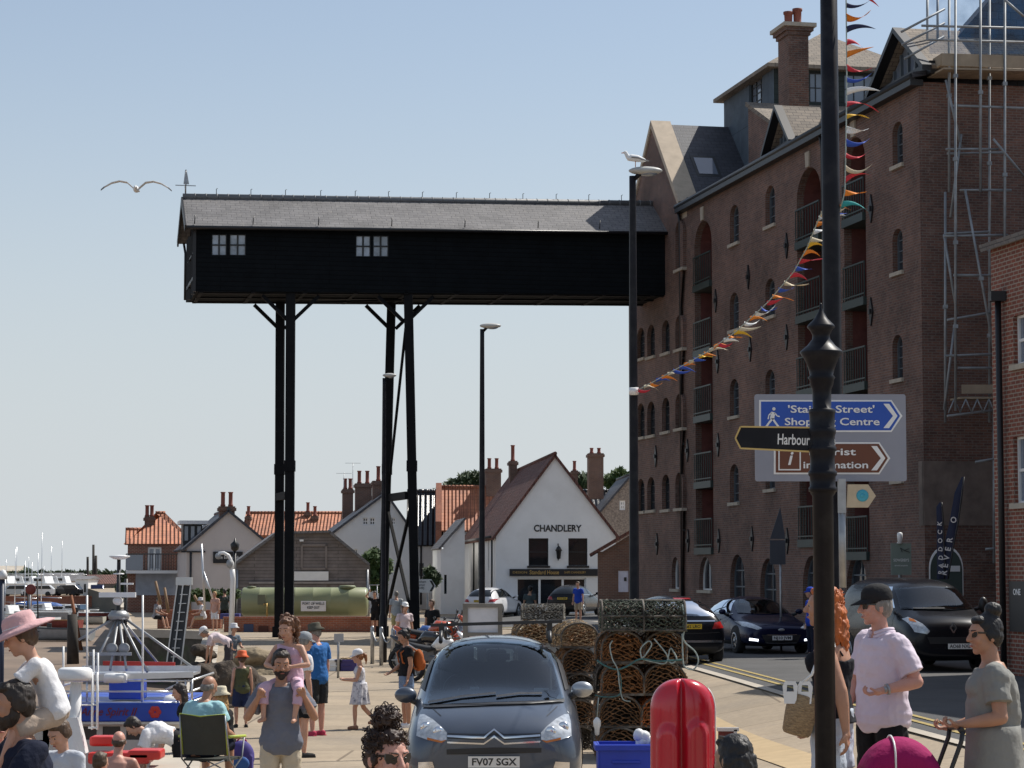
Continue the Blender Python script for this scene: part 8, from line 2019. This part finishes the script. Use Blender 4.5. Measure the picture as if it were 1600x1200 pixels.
        if kind == 'cap':
            lat([(.090, .035), (.093, .05), (.089, .09), (.07, .125), (.035, .143), (.001, .147)]); lat([(.088, .035), (.08, .09)]); n = 14; vs = []
            for i in range(n + 1):
                a = pi + pi * i / n; x, y = cos(a), sin(a); vs += [s.h(.090 * x, .012 + .104 * y, .053), s.h(.078 * x * 1.0, .0 + (.095 + .075 * abs(sin(a)) ** .6) * y, .034 - .012 * abs(sin(a))), s.h(.090 * x, .012 + .104 * y, .047), s.h(.078 * x, .0 + (.095 + .075 * abs(sin(a)) ** .6) * y, .029 - .012 * abs(sin(a)))]
            fs = []
            for i in range(n): o_ = 4 * i; fs += [(o_, o_ + 1, o_ + 5, o_ + 4), (o_ + 2, o_ + 6, o_ + 7, o_ + 3), (o_ + 1, o_ + 3, o_ + 7, o_ + 5)]
            b.add(vs, fs, 0, True)
        if kind == 'helmet': s.hell(b, (0, .01, .03), (.125, .15, .14), 24, 16)
        o = b.build('hat' if kind != 'helmet' else 'helmet', M[m], s.t)
        if band: g = MB(); g.tube([s.h(.101 * .92 * cos(2 * pi * j / 24), .012 + .101 * 1.08 * sin(2 * pi * j / 24), .075) for j in range(25)], .008 * hs, 6); g.build('hat_band', M[band], o)
        return o
def P_at(px, Y, z=None, py=None):
    x = atx(px, Y); return (x, Y, gz(x, Y) if z is None else z)
UPV = (0, 0, 1)
navy, white_c, pinkc, beige = cloth('navy', (.012, .016, .035)), cloth('white', (.70, .70, .72)), cloth('pink', (.62, .42, .52)), cloth('beige', (.42, .34, .25))
DKB = hairm('darkbrown', (.022, .014, .010)); BLK = hairm('black', (.007, .006, .007)); BRN = hairm('brown', (.075, .042, .022)); GRY = hairm('grey', (.20, .18, .16)); BLO = hairm('blond', (.36, .22, .09)); RED = hairm('ginger', (.42, .105, .018))
fa_ = Person('bearded man in navy T-shirt carrying a toddler, bottom left', P_at(58, 12.3, .18), -62, 1.79, 'tan', vox=.008, head=(-6, 6), armL=((.25, -.55, -.75), (-.45, -.35, .85)), armR=((-.3, -.55, -.7), (.3, -.35, .85)), grip=(.8, .8), lean=(0, -.1, 1))
fa_.top(navy, .62); fa_.bottom(cloth('khaki', (.2, .17, .12)), 1.0); fa_.hair('short', DKB); fa_.brows(DKB, True); fa_.shoes(cloth('shoe_dark', (.03, .03, .03)))
w = fa_.J['L']; b = MB(); d = (w['W'] - w['E']).normalized(); b.tube([w['W'] - d * .035, w['W'] - d * .005], .031, 14); b.build('watch', M['plastic_k'], fa_.t)
cp = at(87, 1116, 12.42)
ch1 = Person('toddler in pink sunhat and white T-shirt riding on the bearded man', cp, -78, .98, 'fair', vox=.008, ph=.02, lean=(0, -.38, 1), lean2=(0, -.55, 1), head=(-4, 18), armL=((.1, -.6, -.6), (-.1, -.75, -.6)), armR=((-.1, -.6, -.6), (.1, -.75, -.6)), legL=((.35, -.85, -.35), (.05, -.35, -.9)), legR=((-.35, -.85, -.35), (-.05, -.35, -.9)), grip=(.5, .5))
ch1.top(white_c, .7, -.1, .012); ch1.bottom(cloth('check_beige', (.48, .38, .30), var=.35), 1.0, .014, 'trousers'); ch1.hair('short', BRN); ch1.hat('sunhat', cloth('pink_hat', (.66, .40, .40)), cloth('white', (.7, .7, .72))); ch1.brows(BRN)
wm = Person('woman in pink top and sunglasses cut by the left edge', P_at(-1, 13.6, .18), 20, 1.6, 'fair', True, vox=.01, head=(10, 0)); wm.top(cloth('hotpink', (.62, .10, .25)), .5); wm.bottom(navy, 1.0); wm.hair('long', BLO); wm.glasses()
by_ = Person('boy in pale grey T-shirt looking down beside the bearded man', P_at(112, 17.5), -28, 1.24, 'fair', vox=.0095, head=(-8, 28), lean=(0, -.12, 1)); by_.top(cloth('palegrey', (.50, .53, .58)), .6); by_.bottom(navy, .9); by_.hair('short', BRN, 3); by_.brows(BRN)
kz = Person('dark haired child at the bottom edge before the shirtless man', P_at(160, 23.5, -.42), 150, 1.1, 'fair', vox=.012); kz.top(cloth('red_top', (.5, .03, .03)), .6); kz.bottom(navy, .8); kz.hair('short', BRN, 4)
bm_ = Person('bald shirtless man sitting with his back to us by the boats', P_at(187, 27.6, -.17), 172, 1.76, 'pink', vox=.010, ph=.0, lean=(0, -.12, 1), fat=1.08, head=(10, 8), legL=((.3, -.9, .0), (0, -.2, -1)), legR=((-.3, -.9, 0), (0, -.2, -1)), armL=((.3, -.4, -.85), (-.2, -.8, -.3)), armR=((-.3, -.4, -.85), (.2, -.8, -.3))); bm_.bottom(cloth('red_short', (.4, .03, .03)), .9); bm_.hair('bald_rim', BRN)
bd2 = Person('woman in white T-shirt and black shorts bending far over', P_at(287, 30.5, -.55), -90, 1.66, 'fair', True, vox=.010, fat=1.12, lean=(0, -.86, .45), lean2=(0, -1, -.12), head=(0, 50), armL=((.1, -.25, -1), (0, -.1, -1)), armR=((-.1, -.25, -1), (0, -.1, -1)), legL=((.06, .12, -1), (0, .08, -1)), legR=((-.06, -.08, -1), (0, .0, -1))); bd2.top(white_c, .6, .12, .02); bd2.bottom(cloth('black', (.012, .012, .014)), .75, .02); bd2.hair('short', DKB, 6); bd2.shoes(cloth('shoe_dark', (.03, .03, .03)))
gd = Person('girl with long dark hair sitting beside the man in aqua', P_at(300, 31.5, .02), -80, 1.35, 'fair', True, vox=.012, ph=.35, lean=(0, -.2, 1), head=(0, 15), legL=((.1, -1, 0), (0, -.3, -1)), legR=((-.1, -1, 0), (0, -.3, -1))); gd.top(cloth('black', (.012, .012, .014)), .5); gd.bottom(navy, 1); gd.hair('long', DKB, 8)
aq = Person('grey haired man in aqua T-shirt in a folding chair', P_at(316, 27), 158, 1.78, 'tan', vox=.0095, ph=.36, fat=1.1, lean=(0, -.12, 1), lean2=(0, -.42, 1), head=(-12, 16), legL=((.15, -1, .1), (0, .0, -1)), legR=((-.15, -1, .1), (0, .0, -1)), armL=((.25, -.2, -1), (-.1, -1, -.3)), armR=((-.25, -.2, -1), (.1, -1, -.3))); aq.top(cloth('aqua', (.33, .55, .58)), .6, -.12, .018); aq.bottom(navy, 1.0); aq.hair('bald_rim', GRY); aq.shoes(cloth('shoe_dark', (.03, .03, .03)))
# his folding chair
cx_, cy_, cz0 = aq.t.location; fc = thing('folding_chair', 'dark folding camp chair with lime green edging under the man in aqua', 'chair', (cx_ + .14, cy_ - .16, cz0), R(166)); fc.scale = (.9, .9, .86)
b = MB(); vs = []
for i in range(9):
    t = i / 8; z = .36 + .5 * t; yb = .14 + .12 * t
    for j in range(9): x = -.30 + .6 * j / 8; vs.append((x, yb + .07 * (1 - (2 * j / 8 - 1) ** 2), z + .04 * abs(2 * j / 8 - 1) * t))
b.add(vs, [(i * 9 + j, i * 9 + j + 1, (i + 1) * 9 + j + 1, (i + 1) * 9 + j) for i in range(8) for j in range(8)], 0, True); b.add([V(v) + V((0, .012, 0)) for v in vs], [(i * 9 + j, i * 9 + j + 1, (i + 1) * 9 + j + 1, (i + 1) * 9 + j) for i in range(8) for j in range(8)], 0, True); b.build('backrest', cloth('chair', (.05, .052, .045)) and M['cloth_chair'], fc)
b = MB(); b.box((0, -.1, .29), (.58, .5, .03)); b.build('seat', M['cloth_chair'], fc)
lime = mat('lime_edging', (.35, .42, .06), .6); b = MB(); b.tube([(-.30, .16, .36), (-.30, .27, .9), (0, .34, .87), (.30, .27, .9), (.30, .16, .36)], .010, 6)
for sx in (-1, 1): b.tube([(sx * .33, .2, .60), (sx * .36, -.3, .58)], .02, 8)
b.build('edging', lime, fc)
b = MB()
for sx in (-1, 1):
    b.tube([(sx * .30, .27, .88), (sx * .32, .14, .3), (sx * .30, -.32, .02)], .011, 6); b.tube([(sx * .34, -.32, .58), (sx * .32, -.3, .3), (sx * .30, .28, .02)], .011, 6)
b.tube([(-.30, .28, .02), (.30, -.32, .02)], .010, 6); b.tube([(.30, .28, .02), (-.30, .28, .3)], .010, 6); b.tube([(-.30, -.32, .02), (.30, -.32, .3)], .010, 6); b.build('frame', M['steel'], fc)
hw2 = Person('woman with cream hat and long blond hair sitting on the quay', P_at(358, 33), -115, 1.66, 'fair', True, vox=.0105, ph=.12, lean=(0, -.15, 1), head=(0, 5), legL=((.2, -1, .35), (0, -.5, -.8)), legR=((-.2, -1, .35), (0, -.5, -.8)), armL=((.2, -.4, -.9), (-.1, -1, .1)), armR=((-.2, -.4, -.9), (.1, -1, .1))); hw2.top(cloth('black', (.012, .012, .014)), .5); hw2.bottom(navy, 1.2); hw2.hair('wavy', BLO, 9, cap=True); hw2.hat('bucket', cloth('cream', (.62, .56, .42))); hw2.glasses()
rh2 = Person('child in bright orange bucket hat and khaki vest', P_at(381, 40), 195, 1.22, 'fair', vox=.0105, head=(0, 5), legL=((.1, -.1, -1), (0, .1, -1))); rh2.top(cloth('olive', (.085, .09, .045)), .3, nosleeve=True); rh2.bottom(cloth('navyshort', (.02, .03, .075)), .95, .022); rh2.hair('short', BRN, 5, cap=True); rh2.hat('bucket', 'orange'); rh2.shoes(cloth('shoe_dark', (.03, .03, .03)))
gm_ = Person('bearded man in grey T-shirt and cream trousers carrying a girl', P_at(442, 20.5), 4, 1.67, 'tan', vox=.0075, head=(6, 12), sh=.9, armR=((-.46, -.2, -.82), (.40, -.5, .72)), armL=((.46, -.2, -.82), (-.36, -.5, .75)), grip=(.75, .75)); gm_.top(cloth('slategrey', (.155, .165, .20)), .75, -.2, .016); gm_.bottom(cloth('cream_trouser', (.52, .45, .34)), 1.8, name='trousers'); gm_.hair('short', DKB, 2); gm_.brows(DKB, True); gm_.shoes(cloth('shoe_dark', (.03, .03, .03)))
pc = V(gm_.t.location) + V((.065, .10, gm_.neck.z + .0))
pg = Person('girl with curly brown hair in pale pink riding on the man in grey', pc, -14, 1.06, 'fair', vox=.0075, ph=.03, lean=(0, -.1, 1), head=(-10, 14), fem=False, armR=((-.42, -.25, -.75), (.62, -.62, -.12)), armL=((.42, -.25, -.75), (-.75, -.55, -.08)), legR=((-.42, -.85, -.2), (.10, -.2, -1)), legL=((.42, -.85, -.2), (-.10, -.2, -1)), grip=(.2, .2)); pg.top(pinkc, .35, -.16, .014, nosleeve=True); pg.bottom(pinkc, 1.55, .012, 'leggings'); pg.hair('curly', hairm('chestnut', (.13, .055, .025)), 7); pg.brows(BRN)
nb2 = Person('person in grey cap with white and navy shirt behind the man in grey', P_at(474, 32), 120, 1.66, 'fair', vox=.0105, head=(0, 8)); nb2.top(white_c, .6, .42, .016); nb2.top(navy, .0, -.16, .017, .5, name='jumper', nosleeve=True); nb2.bottom(cloth('black', (.012, .012, .014)), .8); nb2.hair('short', GRY, 3, cap=True); nb2.hat('cap', cloth('greycap', (.28, .30, .32))); nb2.shoes(cloth('shoe_dark', (.03, .03, .03)))
bl_ = Person('man in bright blue T-shirt, dark shorts and bucket hat', P_at(497, 38), -128, 1.77, 'pink', vox=.010, fat=1.08, head=(15, 14)); bl_.top(cloth('royal', (.03, .13, .36)), .7, -.2, .02); bl_.bottom(cloth('charcoal', (.025, .027, .03)), .95, .028); bl_.hair('short', GRY, 4, cap=True); bl_.hat('bucket', cloth('hatolive', (.09, .085, .065))); bl_.shoes(cloth('pinkshoe', (.45, .05, .10)))
gi = Person('girl in white cap and patterned sundress walking left', P_at(564, 39.5), -86, 1.28, 'fair', True, vox=.009, head=(0, 10), armL=((.1, -.3, -1), (-.1, -1, .0)), armR=((-.1, -.3, -1), (.1, -1, .05)), legL=((.03, -.28, -1), (0, .02, -1)), legR=((-.03, .2, -1), (0, .75, -.8)))
pat = mat('patterned_cotton', (.62, .62, .66), .85, var=.1, stain=(.05, .06, .12), stain_s=16, stain_a=.95); M['pattern'] = pat
gi.top('pattern', .3, .0, .012, nosleeve=True, name='bodice'); gi.skirt('pattern', .36, .215, .29, name='skirt'); gi.hair('ponytail', hairm('auburn', (.24, .09, .03)), 3, cap=True); gi.hat('cap', white_c); gi.shoes(cloth('sandal', (.30, .16, .10)))
bk = Person('woman in black top and denim shorts with orange backpack', P_at(636, 40), -68, 1.64, 'tan', True, vox=.009, head=(-5, 22), armL=((.12, .05, -1), (.02, -.25, -1)), armR=((-.15, -.1, -1), (.1, -.8, -.5))); bk.top(cloth('black', (.012, .012, .014)), .45, -.05); bk.bottom(cloth('denim', (.16, .23, .36), var=.25), .5, .02); bk.hair('lowbun', BLK, 5); bk.shoes(cloth('white', (.7, .7, .72)))
bp = thing('backpack', 'small orange brown backpack on the woman in black top', 'bag', V(bk.t.location) + V((0, 0, 1.08)), R(-68)); b = MB(); b.ell((0, .22, .05), (.13, .09, .19), 16, 12); b.ell((0, .29, -.02), (.09, .05, .1)); meobj('bag', remesh(b, .012, 2), cloth('rustbag', (.36, .10, .03)), bp); b = MB()
for sx in (-.1, .1): b.tube([(sx, .16, .2), (sx, .02, .29), (sx, -.135, .18), (sx, -.10, .02), (sx, .15, -.1)], .016, 6)
b.build('strap', M['cloth_rustbag'], bp)
bw = Person('dark haired woman with curly top bun and sunglasses at the bottom edge', P_at(599, 9.9, .20), 32, 1.67, 'pink', True, vox=.0055, head=(6, 4)); bw.top(cloth('black', (.012, .012, .014)), .4); bw.bottom(navy, 1.2); bw.hair('topbun', hairm('deepbrown', (.035, .016, .010)), 4); bw.brows('hair_deepbrown'); bw.glasses(size=1.12)
fb2 = Person('man in pale shirt bending down by the net heap', P_at(360, 56), -95, 1.7, 'tan', vox=.014, lean=(0, -.8, .55), lean2=(0, -1, .0), head=(0, 30), armL=((.1, -.2, -1), (0, -.1, -1)), armR=((-.1, -.2, -1), (0, -.1, -1))); fb2.top(cloth('paleshirt', (.60, .50, .52)), .7, -.1); fb2.bottom(cloth('darkshort', (.05, .045, .055)), .9); fb2.hair('short', GRY, cap=True); fb2.hat('cap', white_c)
def seated(label, px, Y, z, rz, H, topc, botc, hairc, hat=None, skin='fair', fem=False, ph=0.0, style='short', **k):
    p = Person(label, P_at(px, Y, z), rz, H, skin, fem, vox=.015, ph=ph, lean=(0, -.15, 1), legL=((.15, -1, -.1), (0, -.35, -1)), legR=((-.15, -1, -.1), (0, -.35, -1)), armL=((.15, -.3, -1), (-.1, -1, -.3)), armR=((-.15, -.3, -1), (.1, -1, -.3)), **k); p.top(topc, .6); p.bottom(botc, 1.0); p.hair(style, hairc, cap=bool(hat))
    if hat: p.hat(*hat)
    return p
seated('person in white hat crouching beside the red brick wall', 364, 64, .28, 40, 1.65, cloth('greyblue', (.12, .15, .19)), cloth('black', (.012, .012, .014)), GRY, ('bucket', white_c))
seated('visitor in dark waistcoat sitting on the brick wall at far left', 246, 100.6, .55, 70, 1.7, cloth('greywaist', (.28, .28, .30)), cloth('black', (.012, .012, .014)), GRY, ('cap', cloth('hatolive', (.09, .085, .065))))
seated('visitor in white sitting on the harbour wall facing left', 320, 100, .55, -80, 1.65, white_c, beige, GRY, ('bucket', white_c))
def stander(label, px, Y, rz, H, topc, botc, hairc, hat=None, skin='fair', fem=False, style='short', z=None, blen=.9, **k):
    p = Person(label, P_at(px, Y, z), rz, H, skin, fem, vox=.015, **k); p.top(topc, .6); p.bottom(botc, blen); p.hair(style, hairc, cap=bool(hat))
    if hat: p.hat(*hat)
    return p
stander('visitor in black shirt standing by the shed corner left', 353, 101, 200, 1.7, cloth('darkgreen', (.05, .06, .055)), cloth('black', (.012, .012, .014)), DKB)
stander('visitor in pale top behind the harbour corner post', 338, 98, -30, 1.62, cloth('peach', (.55, .33, .26)), white_c, BLO, fem=True)
stander('woman in black shading her eyes beside the tank railing', 587, 95, -20, 1.66, cloth('black', (.012, .012, .014)), cloth('black', (.012, .012, .014)), DKB, fem=True, armR=((-.6, -.2, .4), (.5, -.1, .6)))
stander('rider in pale jacket and white cap by the motorbikes', 633, 65, 30, 1.72, cloth('paleshirt', (.60, .50, .52)), cloth('black', (.012, .012, .014)), DKB, ('cap', 'wplastic'), blen=1.8)
stander('rider dressed in black standing among the motorbikes', 676, 70, -30, 1.72, cloth('black', (.012, .012, .014)), cloth('black', (.012, .012, .014)), BRN, blen=1.8)
stander('walker in pale grey shirt between the gantry legs', 620, 88, 180, 1.74, cloth('lightgrey', (.42, .44, .45)), cloth('yellowish', (.5, .42, .2)), GRY, blen=1.0)
stander('person in blue hurrying past the black hatchback', 903, 100, -30, 1.7, cloth('royal2', (.02, .06, .40)), beige, BRN)
stander('dark dressed man before the chandlery window', 828, 88, 160, 1.74, cloth('tealgrey', (.06, .08, .085)), navy, BLK, skin='olive', blen=1.8)
stander('person in blue cap standing by the granary arch', 1266, 56, -70, 1.68, cloth('royal2', (.02, .06, .40)), navy, BRN, ('cap', cloth('royal2', (.02, .06, .40))), blen=1.8)
GRZ = lambda px, Y: gz(atx(px, Y), Y)
rw_ = Person('red haired woman in black strappy top and ripped pale denim shorts', P_at(1296, 13.9), -112, 1.66, 'tan', True, vox=.0075, head=(12, -2), fat=1.04, armL=((.16, .42, -1), (.02, .12, -1)), armR=((-.2, -.1, -1), (0, -.5, -.8))); rw_.top(cloth('black_top', (.010, .011, .016)), .3, -.02, .010, .80, nosleeve=True); rw_.bottom(cloth('paledenim', (.52, .58, .66), var=.2), .62, .024); rw_.hair('wavy', RED, 12)
b = MB(); 
for sx in (-1, 1): b.tube([rw_.neck - rw_.lean2 * .10 + rw_.side * sx * .10 - rw_.front * .095, rw_.neck + rw_.side * sx * .085 - rw_.front * .02, rw_.neck - rw_.lean2 * .09 + rw_.side * sx * .09 + rw_.front * .085], .006, 6)
b.build('shoulder_strap', M['cloth_black_top'], rw_.t)
kp = at(1252, 1112, 13.75); bag = thing('basket_bag', 'woven straw shoulder bag with white handles on the red haired woman', 'bag', kp, R(-20)); b = MB(); b.lathe([(.001, -.13), (.075, -.135), (.085, -.12), (.095, .0), (.088, .10), (.080, .105), (.075, .09)], 28); b.build('basket', mat('woven_straw', (.40, .28, .16), .9, var=.45, vs=40, bump=.9, bs=60, stretch=(1, 1, 4)), bag); bag.children[0].rotation_euler = (0, R(14), 0)
b = MB()
for x0, d in ((-.045, -.072), (.04, -.06)):
    p = [(x0 - .035, .05), (x0 + .035, .05), (x0 + .045, .15), (x0 + .03, .18), (x0 - .03, .18), (x0 - .045, .15)]; h_ = [(x0 - .022, .12), (x0 + .022, .12), (x0 + .018, .158), (x0 - .018, .158)]
    tri = geometry.tessellate_polygon([[V((a, c, 0)) for a, c in p], [V((a, c, 0)) for a, c in h_]])
    for dd in (d - .014, d - .006): b.add([(a, dd, c) for a, c in p + h_], tri, 0)
    n6 = 6; b.add([(a, d - .014, c) for a, c in p] + [(a, d - .006, c) for a, c in p], [(i, (i + 1) % 6, 6 + (i + 1) % 6, 6 + i) for i in range(6)], 0)
b.build('handle', M['wplastic'], bag)
b = MB(); sp_ = V(rw_.t.location); rot = Matrix.Rotation(R(-112), 3, 'Z'); sj = sp_ + rot @ (rw_.J['L']['S'] + V((0, 0, .06))); 
b.tube([V((0, -.07, .17)), (kp.lerp(sj, .5) - kp) + V((-.02, -.1, .0)), sj - kp + V((0, -.06, 0)), sj - kp + V((.05, .02, .0)), sj - kp + V((.09, .02, -.3))], .009, 6); sb_ = b.build('strap', M['wplastic'], None, loc=kp); sb_.parent = bag; sb_.location = (0, 0, 0); sb_.rotation_euler = (0, 0, R(20))
pm = Person('older man in lilac polo shirt, black cap and sunglasses', P_at(1374, 15.2, GRZ(1374, 15.2) - .05), -58, 1.70, 'pink', vox=.0055, fat=1.1, sh=.86, head=(-22, 3), armL=((.42, .22, -.9), (-.35, -.95, -.22), (-.5, -.85, -.3)), armR=((-.2, -.15, -1), (.25, -.6, -.7)), grip=(.6, .85)); pm.top(cloth('lilac', (.66, .575, .66), var=.05), .78, -.24, .018, name='polo_shirt'); pm.bottom(cloth('black', (.012, .012, .014)), 1.0, .022); pm.hair('short', GRY, 6, cap=True); pm.hat('cap', cloth('capblack', (.022, .022, .024))); pm.glasses(size=1.1)
b = MB()
for kz_, r_ in ((.0, .084), (.018, .079), (.036, .072)):
    b.tube([pm.neck + pm.side * r_ * 1.05 * sin(a) - pm.front * r_ * cos(a) * 1.0 + pm.lean2 * (kz_ + .002 - .04 * (1 - cos(a - pi)) * 0 - (.045 - kz_ * .5) * max(0, -cos(a)) ** 2) for a in [pi * (-.93 + 1.86 * q / 24) for q in range(25)]], .013, 8)
b.build('collar', M['cloth_lilac'], pm.t)
w = pm.J['L']; d = (w['W'] - w['E']).normalized(); b = MB(); b.tube([w['W'] - d * .045, w['W'] - d * .03], .036, 16); b.lathe([(.001, 0), (.02, 0), (.02, .008), (.001, .008)], 16, w['W'] - d * .038 + V((.012, -.034, .0)), ax='y'); b.build('watch', M['steel'], pm.t)
gw_ = Person('dark haired woman in grey green dress pushing a pram', P_at(1546, 14.0, GRZ(1546, 14) - .13), -98, 1.62, 'tan', True, vox=.0065, fat=1.22, head=(22, 2), armL=((.30, .12, -1), (-.12, -.98, -.18), (0, -1, -.1)), armR=((-.1, -.05, -1), (.05, -.95, -.3), (0, -1, -.1)), grip=(1, 1)); gwd = cloth('sage_dress', (.24, .24, .225), var=.05); gw_.top(gwd, .68, .12, .020, name='dress_bodice'); gw_.skirt(gwd, .62, .228, .31, name='dress_skirt', pleats=.004); gw_.hair('bun', BLK, 9); gw_.brows(BLK); gw_.glasses(size=.9)
hx = at(1494, 1140, 13.95); gz0 = GRZ(1440, 13.9)
pr = thing('pram', 'pushchair with deep magenta hood held by the woman in grey green', 'pram', (hx.x - .34, 13.95, gz0)); hz_ = hx.z - gz0
mg = cloth('magenta', (.30, .012, .10)); b = MB(); n, k2 = 18, 14; vs = []; rad = .23
for i in range(n + 1):
    a = pi * (.06 + .9 * i / n)
    for j in range(k2 + 1): e = pi * (j / k2) - pi / 2; vs.append((-.0 + rad * cos(a) * 1.0, .19 * sin(e) * (1), hz_ - .27 + rad * sin(a) * (cos(e) ** .5 if cos(e) > 0 else 0)))
b.add(vs, [(i * (k2 + 1) + j, i * (k2 + 1) + j + 1, (i + 1) * (k2 + 1) + j + 1, (i + 1) * (k2 + 1) + j) for i in range(n) for j in range(k2)], 0, True); o = b.build('hood', M[mg], pr); so_ = o.modifiers.new('s', 'SOLIDIFY'); so_.thickness = .012
b = MB(); b.tube([(rad * cos(pi * (.06 + .9 * i / 16)) * .0 + (-.05), .19 * sin(pi * i / 16 - pi / 2) * 1.01, hz_ - .27 + rad * 1.02 * max(cos(pi * i / 16 - pi / 2), 0) ** .5) for i in range(17)], .006, 6); b.build('hood_piping', M['wplastic'], pr)
b = MB(); b.ell((-.05, 0, hz_ - .42), (.32, .18, .2), 18, 12); b.build('seat', M[cloth('pramblack', (.015, .015, .018))], pr)
b = MB()
for sy in (-.2, .2): b.tube([(.34, sy, hz_ + .0), (.33, sy, hz_ - .06), (.2, sy, hz_ - .4), (-.35, sy, .18)], .014, 8); b.tube([(.1, sy, hz_ - .6), (.38, sy, .16)], .014, 8)
b.tube([(.34, -.2, hz_), (.35, 0, hz_ + .02), (.34, .2, hz_)], .018, 10); b.build('frame', M['plastic_k'], pr)
for sx_, r_ in ((-.36, .12), (.38, .15)):
    for sy in (-.22, .22): b = MB(); b.lathe([(r_ * .7, -.02), (r_, -.02), (r_, .02), (r_ * .7, .02)], 22, (sx_, sy, r_), ax='y', caps=False); b.lathe([(.001, -.012), (r_ * .72, -.012), (r_ * .72, .012), (.001, .012)], 16, (sx_, sy, r_), ax='y'); b.build('wheel', M['rubber'], pr)
dw = Person('dark haired person with sunglasses on the head, seated bottom centre right', P_at(1152, 11.6, GRZ(1152, 11.6) + .05), -140, 1.64, 'olive', True, vox=.0075, ph=.16, head=(0, 6), legL=((.2, -1, .4), (0, -.5, -.8)), legR=((-.2, -1, .4), (0, -.5, -.8))); dw.top(cloth('black', (.012, .012, .014)), .5); dw.bottom(navy, 1.0); dw.hair('long', BLK, 14); dw.glasses(up=.10)
bg2 = thing('backpack', 'purple and blue backpack standing on the ground by the chair', 'bag', P_at(381, 28)); b = MB(); b.ell((0, 0, .2), (.16, .1, .2), 16, 12); b.box((0, 0, .12), (.28, .16, .2)); meobj('bag', remesh(b, .014, 4), mat('purple_cloth', (.06, .045, .22), .8, var=.3), bg2); b = MB(); b.ell((0, -.1, .13), (.11, .04, .09)); b.build('pocket', mat('blue_cloth', (.03, .10, .32), .8), bg2); b = MB(); b.tube([(-.06, .02, .38), (0, .02, .45), (.06, .02, .38)], .012, 6); b.tube([(-.12, -.08, .34), (-.15, -.13, .2), (-.12, -.1, .05)], .012, 6); b.build('strap', mat('magenta_strap', (.5, .05, .2), .8), bg2)
tw = MB()
for i in range(8): tw.ell((rnd.uniform(-.15, .15), rnd.uniform(-.1, .1), .02), (.12, .08, .03), 10, 6)
o = meobj('towel', remesh(tw, .014, 3, .008, 14), 'orange', None, P_at(352, 25.5)); tag(o, 'crumpled orange towel on the ground below the folding chair', 'towel')
